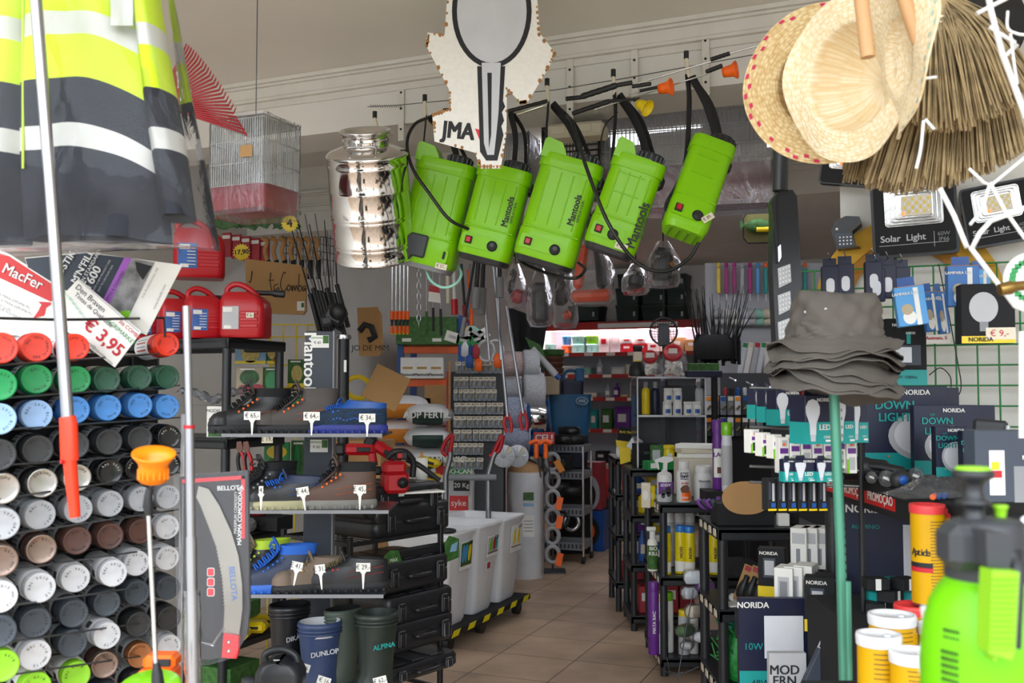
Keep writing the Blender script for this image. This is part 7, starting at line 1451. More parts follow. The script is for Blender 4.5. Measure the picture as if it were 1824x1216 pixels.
b = MB(); b.prism([(-.035, -.06), (.03, -.04), (.03, .04), (-.045, .05)], 0, .003, 'yellow'); single('sticky_card', b, 'small yellow sticky trap card with dark spots', 'card', (X(1114, 6.3), 6.3, 1.012)); b = MB(); b.rings([[(x, y, z) for x, y in rrect(.07*f, .05*f, .01)] for f, z in ((1, 0), (1, .08), (.9, .085))], 'clear_label'); b.tube([(0, -.03, .03), (.02, -.03, .06)], .014, 'brass', 8); single('clear_trap', b, 'clear plastic trap with golden content beside the yellow card', 'trap', at(1124, 800, 6.3), 0, None, .6)
for k, (px, c) in enumerate([(1104, 'clear_label'), (1120, 'yellow'), (1131, 'red')]): bottle('small %s pot, %s from the left on the farthest low shelving' % (['clear', 'yellow topped', 'red and white'][k], ORD[k]), px, 6.55, .982, .028, .085+.01*k, ['clear_label', 'fruit_red', 'paper'][k], ['light_grey', 'yellow', 'red'][k], [('band', .02, .05, .0285, 'paper', -150, -30)], neck=.8)
bottle('tall aerosol with purple body reading LAC near the lamp boxes', 1277, 4.9, .93, .026, .34, 'purple', 'purple', [('band', .06, .2, .0265, 'paper', -150, -30), ('t', 'LAC', .17, .03, 'purple', .029, 0), ('band', .08, .11, .027, 'brown', -110, -70)], neck=.9)
bottle('tall clear aerosol with lime cap beside the purple aerosol', 1293, 4.8, .93, .026, .33, 'clear_label', 'lime', [('band', .03, .22, .0265, 'light_grey', -170, -10)], neck=.9)
b = MB(); b.box((0, 0, .46), (.5, .35, .92), 'matt_black', .004); single('counter_block', b, 'dark counter behind the oval cardboard sign', 'counter', (1.35, 5.02, 0)) if False else None
carton('dark plinth box under the two tall aerosols', (X(1290, 4.85), 4.9, .852), .2, .18, .076, 'matt_black')
t = thing('display_case', 'clear acrylic display case holding rows of small white jars', 'display case', (X(1198, 6.0), 6.2, .95)); m = mpp(6.0); W = 122*m
b = MB()
for z in (.02, at(0, 805, 6).z-.95, at(0, 741, 6).z-.95, at(0, 672, 6).z-.95): b.box((0, 0, z), (W, .3, .006), 'acrylic')
for x in (-W/2, W/2, -W*.05): b.box((x, 0, .27), (.006, .3, .54), 'acrylic')
obj('acrylic_panel', b, t); b = MB()
for z in (at(0, 741, 6).z-.95, at(0, 672, 6).z-.95): b.box((0, -.15, z), (W, .006, .012), 'clear_label')
for x in (-W/2, W/2): b.box((x, -.15, .27), (.008, .006, .54), 'clear_label')
obj('edge', b, t); b = MB(); b.box((0, .16, .25), (W, .01, .5), 'dark_grey'); obj('rear_panel', b, t)
k = 0
for (pxs, py) in (((1188, 1206, 1225, 1240), 740), ((1190, 1206), 716)):
    for px in pxs: bottle('small white jar with blue label, %s from the left, %s row in the clear case' % (ORD[pxs.index(px)], 'lower' if py > 720 else 'upper'), px, 6.05, at(px, py, 6.05).z, .028, .085, 'white', 'white', [('band', .015, .04, .0285, 'blue', -120, -60)], neck=.85, group='small white jars'); k += 1
for k, (px, c) in enumerate([(1150, 'yellow'), (1167, 'navy'), (1245, 'light_grey')]): bottle('%s bottle standing in the clear display case, %s' % (['yellow', 'navy', 'grey'][k], ['left', 'left of the white jars', 'right'][k]), px, 6.12, at(px, 738, 6.1).z, .025, .2, c, 'grey', [], group=None)
for k, px in enumerate((1190, 1214, 1250)): bottle('yellow product with shimmering label, %s of three under the clear case' % ['left', 'middle', 'right'][k], px, 6.0, .96, .034, .13, 'noxi_yellow', 'yellow', [('band', .03, .08, .0345, 'paper', -110, -60)], neck=.9, group='yellow products under the clear case')
for i, (px, py, r, lab) in enumerate([(1200, 672, 27, 'round clear candy jar with red lid, the larger right one'), (1160, 668, 20, 'round clear candy jar with red lid, the smaller left one')]):
    t = thing('candy_jar', lab, 'jar', at(px, py, 6.05)); R = r*mpp(6.0); b = MB(); b.lathe([(R*.5, 0), (R*.85, R*.25), (R, R*.8), (R*.85, R*1.4), (R*.6, R*1.7)], 'clear_film', 24, caps=False); obj('glass', b, t)
    b = MB(); random.seed(i); [b.tube([Vector((random.uniform(-.6, .6)*R, random.uniform(-.5, .5)*R, R*random.uniform(.15, 1.1)))]+[Vector((random.uniform(-.6, .6)*R, random.uniform(-.6, .4)*R, R*random.uniform(.15, 1.1)))], .010, 'paper' if q_ % 3 else 'light_grey', 6) for q_ in range(26)]; o = obj('contents', b, t); o['kind'] = 'stuff'
    b = MB(); c = Vector((-.01, -R*.5, R*1.65)); ax = Vector((-.15, -.8, .6)).normalized(); b.lathe([(R*.62, -.02), (R*.66, .0), (R*.62, .012), (R*.5, .006), (R*.01, -.01)], 'red', 28, c, ax=ax); b.box(c+ax*.014, (.05, .012, .03), 'paper'); obj('lid', b, t, 'red lid with price sticker')
t = thing('bottle', 'black bottle with yellow label left of the candy jars', 'bottle', (X(1136, 6.1), 6.1, at(0, 670, 6.1).z)); b = MB(); b.lathe([(.05, 0), (.055, .01), (.05, .06), (.028, .09), (.026, .16), (.03, .165), (.03, .19), (.001, .19)], 'black', 20); obj('bottle_body', b, t); b = MB(); b.lathe([(.0285, .095), (.0275, .15)], 'ivory', 20, caps=False); b.lathe([(.029, .09), (.029, .096)], 'yellow', 20, caps=False); obj('label', b, t)
t = thing('landing_net', 'round black mesh fishing net in front of the lit shelves', 'net', at(1182, 590, 7.6)); b = MB(); R = 24*mpp(7.6); b.tube([(R*math.cos(a), 0, R*math.sin(a)) for a in [i*PI/14 for i in range(29)]], .008, 'black', 6)
for k in range(-4, 5): c = R*k/5; h_ = math.sqrt(R*R-c*c); b.tube([(c, 0, -h_), (c, .06, 0), (c, 0, h_)], .002, 'black', 4); b.tube([(-h_, 0, c), (0, .06, c), (h_, 0, c)], .002, 'black', 4)
obj('hoop_and_mesh', b, t); b = MB(); b.box((0, -.01, -.03), (.09, .02, .17), 'dark_grey', .01); b.cyl((0, 0, -R), (0, 0, -R-.3), .012, 'black', 8); obj('handle', b, t)
b = MB(); b.box((0, 0, .02), (.22, .16, .04), 'navy', .004); b.box((0, .0, .06), (.19, .12, .05), 'leaf_green', .004); single('green_package', b, 'dark green package on a blue tray atop the clear case', 'package', (X(1250, 6.1), 6.1, at(0, 672, 6.1).z))
for k, (px, py, c, m2) in enumerate([(1230, 800, 'paper', -.2), (1240, 812, 'ivory', .1), (1248, 790, 'paper', -.4)]): b = MB(); b.box((0, 0, .012), (.2, .14, .024), c, .002); single('papers', b, 'pile of papers on the cream box, %s one' % ['bottom', 'middle', 'top'][k], 'papers', (X(1240, 5.4), 5.42, 1.053+.025*k), m2)
carton('cream box under the papers behind the white jars', (X(1240, 5.4), 5.42, .852), .22, .16, .2, 'ivory')
# near unit top: oval card box, purple curved packs
t = thing('counter_display', 'black cardboard tray with a plain brown oval card on the near shelving', 'display', (X(1322, 4.2), 4.24, .852)); m = mpp(4.18); b = MB(); b.box((0, 0, .045), (.235, .16, .09), 'matt_black', .002); obj('tray', b, t)
b = MB(); b.prism([(.0+43*m*math.copysign(abs(math.cos(a))**.85, math.cos(a)), .115+29*m*math.sin(a)) for a in [i*PI/18 for i in range(36)]], -.09, -.086, 'kraft'); obj('oval_card', b, t, 'brown oval card')
for k in range(4): b = MB(); b.tube([(.05*math.cos(a), 0, -.055*math.sin(a)) for a in [.2+i*.25 for i in range(11)]], .016, 'navy' if k % 2 else 'purple', 8, .3); single('curved_pack', b, 'purple and blue curved pack, %s from the left beside the oval card' % ORD[k], 'pack', at(1262+k*8, 880, 4.35-.04*k), -.3, 'curved packs by the oval card')
carton('small white box on the front corner of the near shelving', (X(1392, 4.15), 4.16, .852), .045, .04, .05, 'paper'); carton('thin black box next to the small white box', (X(1411, 4.2), 4.22, .852), .04, .04, .05, 'matt_black')
b = MB(); b.box((0, 0, .004), (.2, .08, .008), 'paper', .001); single('leaflet', b, 'white leaflet on the second tier of the near shelving', 'leaflet', (X(1325, 4.2), 4.2, .522), .3)
for k in range(4): t = thing('bulb_blister', 'dark bulb blister pack, %s from the left on the near shelving' % ORD[k], 'pack', (X(1312+k*11, 4.25), 4.25-.03*k, .524), -.5, 'dark bulb packs', .35); b = MB(); b.box((0, 0, .08), (.06, .004, .16), 'kraft', .001); obj('card', b, t); b = MB(); b.lathe([(.001, 0), (.018, .005), (.026, .03), (.02, .06), (.012, .08), (.012, .1)], 'black', 16, (0, -.02, .02)); obj('bulb', b, t); b = MB(); b.box((0, -.004, .145), (.045, .003, .02), 'fruit_red'); obj('header', b, t)
b = MB(); random.seed(4)
for k in range(90): a = random.uniform(0, 6.28); c = Vector((random.uniform(-.1, .1), random.uniform(-.05, .05), random.uniform(.03, .2))); b.tube([c, c+Vector((.05*math.cos(a), .03*math.sin(a), .03*math.sin(a*2))), c+Vector((.06*math.cos(a+1), .03, .05*math.sin(a)))], .004, 'net_green' if 'net_green' in MATS else mat('net_green', '#1c8a38', .5, var=(60, .4)), 5)
b.rings([[(x, y, z) for x, y in rrect(.2*f, .12*f, .04)] for f, z in ((.8, 0), (1, .05), (1, .12), (.7, .2))], 'net_green'); single('netting_bundle', b, 'bright green tangled netting bundle on the lowest near tier', 'netting', (X(1330, 4.15), 4.18, .222), kind='stuff'); 
b = MB(); b.box((0, 0, .1), (.06, .05, .1), 'teal', .01); b.box((0, 0, .2), (.05, .05, .05), 'paper', .01); single('net_package', b, 'white and teal package atop the green netting', 'package', (X(1310, 4.25), 4.3, .32))
# ---- long right hand display: lamp boxes, spot lights, big shelf
t = thing('promotion_shelf', 'long black shelf with red PROMOÇÃO strip along the right', 'shelf', (1.3, 2.75, 0)); b = MB(); b.box((0, 0, 1.138), (.62, 1.35, .024), 'matt_black', .003); b.box((-.30, 0, 1.11), (.012, 1.35, .07), 'matt_black', .002); obj('shelf_top', b, t)
for y, nm in ((.62, 0), (-.52, 1)):
    b = MB(); b.cyl((-.22, y, 0), (-.22, y, 1.12), .028, 'black_plastic', 16); b.cyl((.25, y, 0), (.25, y, 1.12), .028, 'black_plastic', 16); obj('leg', b, t)
T = Matrix.Translation((-.3075, 0, 0)) @ Matrix.Rotation(-PI/2, 4, 'Z')
b = MB(); b.box((-.3065, .16, 1.118), (.002, .62, .05), 'sign_red'); 
for yy in (.37, .16, -.05): b.text('PROMOÇÃO', -yy, 1.116, .034, 'paper', -.002, 0, True, .95, T=T)
obj('printed_strip', b, t, 'red strip printed PROMOÇÃO'); b = MB(); [b.box((-.3066, -.28-.03*k, 1.11+.008*math.sin(k*3)), (.002, .035, .03-.006*k), 'ivory') for k in range(3)]; obj('torn_patch', b, t, 'torn cream patch')
mat('box_teal', '#169c98', .42); mat('slate_panel', '#3a4250', .45); mat('lamp_white', '#dfe2e8', .35)
def dl_box(label, px0, px1, pyt, pyb, Y, d, big, lampx=.72, yaw=0, group='downlight boxes'):
    m = mpp(Y); w_, h_ = (px1-px0)*m, (pyb-pyt)*m
    return carton(label, at((px0+px1)/2, pyb, Y)+Vector((0, d/2, 0)), w_, d, h_, 'navy', yaw, front=[(0, 0, 1, .2, 'box_teal'), (lampx, .40, .44, .30, 'light_grey', 0), (lampx, .41, .37, .25, 'lamp_white', 0), (lampx+.5, 0, lampx+.5, 0, 'navy'), (.28, .16, .015, .012, 'orange', 0)],
                  texts=[('DOWN', .36, .765, big*.82, 'teal', 0, True), ('LIGHT', .36, .62, big*.82, 'teal', 0, True), ('NORIDA', .62, .92, big*.5, 'paper', 0, True), ('SLIM', .28, .86, big*.25, 'teal')], side=[(1, .3, .45, .7, .95, 'paper')], group=group)
dl_box('large navy DOWN LIGHT box at the left of the promotion shelf', 1542, 1690, 688, 836, 3.12, .03, .045)
carton('second large navy box edge behind the largest downlight box', at(1685, 838, 3.2)+Vector((0, .02, 0)), .1, .03, .265, 'navy')
dl_box('medium navy DOWN LIGHT box behind the smallest ones', 1630, 1744, 722, 845, 2.98, .03, .034, .6)
carton('navy box edge right behind the medium downlight box', at(1752, 842, 3.04), .06, .04, .205, 'navy', side=[(1, .3, .5, .7, .95, 'paper')])
dl_box('small navy DOWN LIGHT box in front of the medium one', 1668, 1726, 760, 850, 2.8, .03, .024, .62)
dl_box('smallest navy DOWN LIGHT box beside the black flood light', 1716, 1752, 768, 858, 2.72, .03, .018, .7)
t = carton('tall navy and teal lamp box above the downlight boxes', at(1612, 686, 3.15), .125, .04, .21, 'matt_black', 0, front=[(0, 0, 1, .23, 'box_teal'), (.05, .3, .85, .6, 'slate_panel'), (.05, .34, .62, .57, 'lamp_white'), (.5, .62, .6, .8, 'teal')], texts=[('NORIDA', .35, .9, .014, 'paper', 0, True), ('6400K', .6, .78, .012, 'paper'), ('12W 1080lm', .45, .12, .014, 'navy')], side=[(1, .2, .03, .8, .1, 'paper')])
# black flood light on its side, glass bulbs, bag of fittings, black mitt
t = thing('flood_light', 'black square flood light lying on the promotion shelf', 'flood light', at(1768, 862, 2.35), -.35, None, .08); b = MB(); b.box((-.01, .03, .075), (.075, .02, .15), 'black_plastic', .006); b.box((.052, .03, .065), (.09, .05, .12), 'slate_panel', .01); obj('housing', b, t); b = MB(); b.box((.026, .02, .07), (.008, .03, .14), 'light_grey', .002); obj('rim', b, t)
for i, (px, py, r, Y) in enumerate([(1549, 845, 11, 2.75), (1575, 846, 15, 2.65), (1628, 842, 16, 2.7)]):
    t = thing('glass_bulb', 'round clear glass bulb lying on the promotion shelf, %s from the left' % ORD[i], 'bulb', (X(px, Y), Y, 1.152), 0, 'glass bulbs on the promotion shelf'); R = r*mpp(Y); b = MB(); b.lathe([(.001, 0), (R*.6, R*.2), (R, R), (R*.6, R*1.8), (.001, R*2)], 'clear_film', 24, caps=False); obj('glass', b, t); b = MB(); b.lathe([(.012, -R*1.7), (.012, -R*.8), (.001, -R*.8)], 'dark_grey', 14, (0, 0, R), ax=(-.5, -1, 0)); b.box((0, 0, R), (R*.8, .004, R*.3), 'paper', R=Matrix.Rotation(.4, 3, 'Y')); obj('base', b, t)
t = thing('torch', 'black torch with blue lens lying among the glass bulbs', 'torch', (X(1602, 2.6), 2.62, 1.176)); b = MB(); b.lathe([(.001, -.03), (.024, -.028), (.024, .0), (.015, .02), (.014, .1), (.001, .1)], 'black_plastic', 20, ax=(0, 1, 0)); obj('torch_body', b, t); b = MB(); b.lathe([(.001, 0), (.012, 0), (.012, .004)], 'blue', 14, (0, -.034, 0), ax=(0, 1, 0)); obj('lens', b, t)
b = MB(); b.grid(lambda u, v: (u*.22-.11, v*.16, .006+.04*math.sin(u*PI)*math.sin(v*PI*.9+.1)*(1+.3*math.sin(u*23+v*9))), 20, 14, 'clear_film'); single('plastic_bag', b, 'clear plastic bag of small fittings on the promotion shelf', 'bag', (X(1668, 2.35), 2.28, 1.153))
for k, (px, c) in enumerate([(1650, 'orange'), (1662, 'blue'), (1675, 'blue'), (1690, 'navy')]): b = MB(); b.cyl((0, 0, .008), (.02, .03, .008), .007, c, 10); single('pipe_fitting', b, '%s small fitting, %s from the left inside the clear bag' % (c, ORD[k]), 'fitting', (X(px, 2.34), 2.32+.01*k, 1.152))
b = MB(); b.rings([[(x*(1+.1*math.sin(i*3)), y, .005+z) for x, y in [(.035*math.cos(a)*w_, 0) for a in [0]]] for i, (w_, z) in enumerate([(1, 0)])], 'black') if False else None
b = MB(); b.tube(curve([(-.09, 0, .03), (-.02, 0, .034), (.06, -.01, .03), (.12, -.02, .018)]), [.028]*4+[.034]*6+[.03]*4+[.022]*5, 'black', 12, .8); b.tube([(.0, -.01, .045), (.05, -.03, .04), (.1, -.05, .03)], .012, 'black', 8); single('black_glove', b, 'dark folded glove shaped pack at the left of the promotion shelf', 'glove', (X(1525, 2.85), 2.85, 1.152))
carton('slate lamp box with energy label behind the pump handle', at(1790, 892, 2.05), .14, .05, .145, 'slate_panel', 0, front=[(.2, .1, .42, .72, 'paper'), (.23, .34, .38, .44, 'red'), (.23, .45, .34, .56, 'yellow'), (.55, .0, 1, .5, 'grey')], texts=[('MODERN', .85, .62, .012, 'paper', 0, True)])
# big dark boxes under the promotion shelf
carton('tall navy box printed NORIDA under the promotion shelf', (1.22, 3.2, .62), .32, .1, .46, 'navy', -.2, front=[(0, 0, 1, .2, 'box_teal'), (.55, .35, .85, .8, 'lamp_white')], texts=[('NORIDA', .22, .9, .035, 'paper', 0, True), ('ALUMINIO', .2, .78, .018, 'teal')])
carton('dark boxed goods filling the space under the tall navy box', (1.24, 3.22, 0), .36, .16, .618, 'matt_black', -.2)
carton('dark teal edged box behind the yellow tubes', (1.36, 2.75, .7), .2, .1, .38, 'navy', -.1, front=[(0, 0, 1, .25, 'box_teal')], texts=[('NORIDA', .4, .9, .03, 'paper', 0, True)]); carton('dark base box behind the yellow tubes', (1.36, 2.77, 0), .24, .2, .698, 'matt_black')
for k in range(7):
    carton('small teal and black packet, %s counting backwards under the hat pole' % ORD[k], at(1560+k % 3*26, 1048+(k//3)*22, 2.75+.05*(k % 2)), .06, .05, .03, 'box_teal' if k % 2 else 'matt_black', .2*k, front=[(.35, 0, .6, 1, 'ink' if k % 2 else 'paper')], group='small teal packets')
b = MB(); b.box((1.13, 2.77, .4), (.5, .48, .8), 'matt_black', .004); single('counter_block', b, 'dark low counter under the small teal packets', 'counter')
# LED bulb boxes on the wire rack
mat('bulb_grey', '#c9ccd2', .35)
t = thing('bulb_rack', 'black wire rack with prongs carrying hanging bulb boxes', 'rack', (X(1470, 2.75), 2.78, 0)); o = Vector((X(1470, 2.75), 2.78, 0)); b = MB()
for px in (1487, 1530): b.tube([Vector((X(px, 2.78)-o.x, 0, .0)), Vector((X(px, 2.78)-o.x, 0, 1.42))], .008, 'black', 8)
for py in (690, 760, 830, 858): b.tube([at(1335, py, 2.78)-o, at(1530, py+8, 2.78)-o], .004, 'dull_steel', 6)
for px, py in ((1300, 672), (1330, 680), (1362, 684), (1390, 688), (1420, 690), (1450, 694), (1430, 830), (1455, 832), (1490, 828)): b.tube([at(px, py, 2.8)-o, at(px+10, py+5, 2.55)-o], .0025, 'chrome', 6)
obj('wire_frame', b, t)
def bulb_box(label, px0, px1, pyt, pyb, Y, yaw, kind, gp, roll=0):
    m = mpp(Y); w_, h_ = (px1-px0)*m, (pyb-pyt)*m; d = w_*.9; t = carton(label, at((px0+px1)/2, pyb, Y)+Vector((0, d/2, 0)), w_, d, h_, 'navy', yaw, front=[(0, 0, 1, .45, 'box_teal')], texts=[('LED', .68, .34, w_*.24, 'paper', 0, True), ('NORIDA', .7, .9, w_*.15, 'paper', 0, True), ('15W', .75, .14, w_*.13, 'paper')], side=[(-1, 0, 0, 1, .45, 'box_teal')], group=gp, roll=roll)
    b = MB(); f = -d/2-.001
    bo = [(.0, .17), (.1, .18), (.12, .42), (.24, .62), (.25, .76), (.16, .88), (.0, .92)] if kind == 'A' else [(.0, .15), (.1, .17), (.14, .35), (.28, .72), (.26, .84), (0, .86)]
    out = [(w_*(-.24+x), h_*z) for x, z in bo]+[(w_*(-.24-x), h_*z) for x, z in bo[::-1]]
    out = [(min(max(x, -w_*.49), w_*.49), z) for x, z in out]; b.prism(out, f-.0006, f, 'lamp_white'); b.prism([(w_*-.32, h_*.06), (w_*-.16, h_*.06), (w_*-.15, h_*.2), (w_*-.33, h_*.2)], f-.001, f, 'bulb_grey')
    b.rect(w_*.2, h_*.05, w_*.45, h_*.09, f-.0008, 'paper'); obj('printed_bulb', b, t); b = MB(); b.prism([(-w_*.25, h_), (w_*.25, h_), (w_*.2, h_*1.14), (-w_*.2, h_*1.14)], -.001, .001, 'navy'); obj('hang_tab', b, t); return t
for k, (a, c_, yt, yb, Y, yw) in enumerate([(1338, 1362, 690, 746, 2.9, .5), (1356, 1382, 690, 752, 2.84, .45), (1378, 1422, 694, 758, 2.72, .2), (1425, 1482, 704, 791, 2.42, .28), (1485, 1522, 702, 790, 2.48, .2), (1515, 1546, 708, 788, 2.55, .15)]):
    bulb_box('%s navy and teal LED bulb box, %s in the upper row' % (['small', 'small', 'medium', 'large', 'large', 'large'][k], ORD[k]), a, c_, yt, yb, Y, yw, 'A', 'upper LED bulb boxes')
for k, (a, c_) in enumerate([(1394, 1414), (1412, 1450), (1452, 1482)]): bulb_box('squat teal LED spot box, %s from the left in the lower row' % ORD[k], a, c_, 818, 858, 2.5, .2, 'S', 'lower LED spot boxes')
for k in range(10):
    px = 1330+k*20 if k < 3 else 1384+(k-3)*20; t = carton('white bulb box with lilac stripe and energy chart, %s from the left' % ORD[k], at(px+9, [806, 812, 816][k] if k < 3 else 842-k % 3*4, 2.72-.03*min(k, 3)), 18*mpp(2.68), .035, (42 if k < 3 else 62)*mpp(2.68), 'paper', .35 if k < 3 else .1,
        front=[(.1, .55, .9, .7, 'purple'), (.3, .75, .8, .92, 'light_grey'), (.35, .76, .6, .84, 'orange'), (.2, .1, .8, .45, 'ink' if k < 3 else 'light_grey'), (0, 0, .2, .4, 'lime')], group='white bulb boxes')
for k in range(6): carton('slim black bulb box with blue mark, %s from the left under the LED boxes' % ORD[k], at(1370+k*18, 908, 2.6), 16*mpp(2.6), .035, 56*mpp(2.6), 'matt_black', .25, front=[(0, 0, 1, .06, 'yellow'), (.5, .3, .75, .85, 'light_grey'), (.1, .35, .35, .9, 'slate_panel'), (.35, .1, .85, .24, 'blue')], group='slim black bulb boxes')
# flood light boxes on their slanted case
YQ = 3.3
for k in range(3): carton('white flood light box, %s in the upper row on the right' % ORD[k]+' from the left', at(1428+k*19, 1010, 3.5)+Vector((0, 0, 0)), .055, .09, .14, 'paper', -.5, front=[(.1, .62, .9, .88, 'light_grey'), (.35, .1, .6, .5, 'grey')], side=[(-1, .2, .35, .8, .8, 'ink'), (-1, .3, .45, .7, .72, 'lamp_white')], group='white flood light boxes, upper row')
for k in range(3): carton('white flood light box, %s in the lower row on the right' % ORD[k]+' from the left', at(1402+k*17, 1085-k*2, 3.3), .06, .09, .14, 'paper', -.5, front=[(.2, .2, .8, .8, 'light_grey'), (.3, .3, .7, .7, 'grey')], side=[(-1, .2, .3, .8, .8, 'ink'), (-1, .3, .4, .7, .72, 'lamp_white')], group='white flood light boxes, lower row')
for k, (px, py, Y) in enumerate([(1376, 1060, 3.5), (1462, 1122, 3.1), (1480, 1118, 3.12), (1533, 1016, 3.3)]): carton('black and yellow flood light box, %s' % ['leftmost by the near shelving', 'front one beside the green pole', 'one half hidden by the green pole', 'tilted one right of the green pole'][k], at(px, py, Y), .09, .06, .165, 'matt_black', -.35, front=[(0, 0, 1, .22, 'yellow'), (.2, .4, .65, .8, 'slate_panel'), (.25, .45, .6, .75, 'light_grey')], texts=[('NORIDA', .4, .9, .016, 'paper', 0, True)], side=[(-1, 0, 0, 1, .22, 'yellow')], group='black and yellow flood light boxes')
t = carton('large black slanted box carrying the flood light boxes', (X(1428, 3.32), 3.32, .60), .40, .26, .09, 'matt_black', -.5)
b = MB(); b.box((0, 0, .3), (.3, .24, .6), 'matt_black', .004); single('dark_case', b, 'dark case supporting the slanted black box', 'case', (.985, 3.33, .0), -.4)
carton('navy NORIDA lamp box with white square panel under the slanted box', at(1378, 1235, 3.2), .22, .03, .30, 'navy', .0, front=[(0, 0, 1, .25, 'box_teal'), (.36, .38, .92, .82, 'lamp_white')], texts=[('NORIDA', .2, .93, .026, 'paper', 0, True), ('10W', .2, .5, .03, 'teal'), ('48W', .3, .12, .03, 'navy')], top=None)
carton('pale box printed MODERN at the bottom right', at(1402, 1240, 3.0), .11, .03, .13, 'light_grey', .0, texts=[('MOD', .4, .62, .038, 'ink', 0, True), ('ERN', .4, .38, .038, 'ink', 0, True)]); carton('tilted slate box with pale square panel at the bottom right', at(1458, 1250, 2.9), .13, .03, .2, 'slate_panel', 0, front=[(.3, .1, .85, .5, 'light_grey')], texts=[('DECOR', .3, .75, .03, 'light_grey', 0, True)], roll=.45)
# ---- pier wall: arch, solar lamps, green grid, blue bulb boxes
def YW(px): return (VBEAM)/(Dd.y+Dd.x*(px-912)/F)
def onwall(px, py, off=0): Y = YW(px)*(1-off/YW(px)); return at(px, py, Y)
mat('arch_yellow', '#c99a2c', .75, bump=(60, .2), var=(6, .15)); mat('arch_dark', '#b07a2a', .75, var=(6, .15))
c = onwall(1617, 545); m = mpp(YW(1617)); t = thing('wall_arch', 'ochre yellow round arch decoration on the white wall behind the lamps', 'arch', c-Dd*.02, ANG)
for nm, r0, r1, mm, dy in (('outer_band', 118, 158, 'arch_yellow', -.012), ('inner_band', 96, 118, 'arch_dark', -.006)):
    b = MB(); rs = [[(r*m*math.cos(a), y, r*m*math.sin(a)) for r, y in ((r0, 0), (r1, 0), (r1, dy), (r0, dy))] for a in [-.35+i*(PI+.7)/40 for i in range(41)]]; b.rings(rs, mm, True, True, False); obj(nm, b, t)
mat('reflector', '#d4d4d0', .2, .7, bump=(50, .3)); mat('led_glow', '#ff5a20', .4, emit=4)
def solar(label, px, py, w_, h_, off, roll, txt=True, yaw=ANG):
    o = onwall(px, py, off); m = mpp(YW(px)); W, H = w_*m, h_*m; t = thing('solar_flood_light', label, 'flood light', o, yaw, None, roll)
    b = MB(); b.prism(rrect(W, H, .014), -.0, .035, 'black_plastic'); b.prism(rrect(W*.93, H*.93, .01), -.003, 0, 'matt_black'); obj('housing', b, t)
    b = MB(); z = H*.16; b.prism([(x, q_+z) for x, q_ in rrect(W*.68, H*.52, .012)], -.006, -.003, 'reflector')
    for k in range(3): fr = 1-k*.16; pts = [(x, -.0075-.001*k, q_+z) for x, q_ in rrect(W*.64*fr, H*.48*fr, .008)]; b.tube(pts+[pts[0]], .0022, 'chrome', 5)
    obj('reflector', b, t); b = MB(); b.prism([(x+W*.04, q_+z) for x, q_ in rrect(W*.36, H*.26, .006)], -.011, -.006, 'ivory')
    for i in range(7):
        for j in range(4): b.box((W*(-.1+i*.046), -.012, z-H*.08+j*H*.055), (W*.02, .002, H*.03), 'yellow' if (i+j) % 2 else 'paper')
    b.box((-W*.12, -.013, z-H*.1), (.008, .002, .008), 'led_glow'); obj('led_array', b, t)
    if txt:
        b = MB(); b.text('Solar  Light', -W*.14, -H*.26, W*.115, 'light_grey', -.004, 0, True); b.box((-W*.02, -.004, -H*.345), (W*.8, .001, .0015), 'light_grey'); b.box((W*.22, -.004, -H*.30), (.0015, .001, H*.2), 'light_grey'); b.text('60W', W*.33, -H*.24, W*.07, 'grey', -.004); b.text('IP66', W*.33, -H*.31, W*.07, 'grey', -.004); obj('lettering', b, t)
    b = MB(); b.tube([(-W*.48, .02, -.02), (-W*.5, .05, H*.1), (W*.5, .05, H*.1), (W*.48, .02, -.02)], .006, 'black', 6); obj('bracket', b, t)
solar('large black solar flood light reading Solar Light below the broom', 1628, 388, 140, 132, .10, -.03); solar('second black solar flood light at the right behind the white rack', 1778, 380, 112, 108, .10, -.14); solar('white faced flood light tucked under the hats and broom', 1510, 296, 92, 66, .10, .16, False)
t = thing('solar_wall_lamp', 'small black angled solar wall lamp with led dots', 'wall lamp', onwall(1508, 412, .06), ANG); b = MB(); b.prism([(-.05, .0), (-.035, .035), (.0, .05), (.045, .045), (.05, .02), (.02, -.005), (.03, -.055), (.045, -.06), (-.03, -.065)], -.03, .04, 'black_plastic'); obj('housing', b, t)
b = MB(); b.prism([(-.04, -.01), (.012, -.01), (.032, -.055), (-.025, -.06)], -.033, -.03, 'slate_panel'); [b.box((-.02+i*.012, -.034, -.025-j*.012), (.005, .002, .005), 'white') for i in range(4) for j in range(3)]; b.box((-.03, -.033, .005), (.009, .004, .009), 'white', .002); obj('led_panel', b, t)
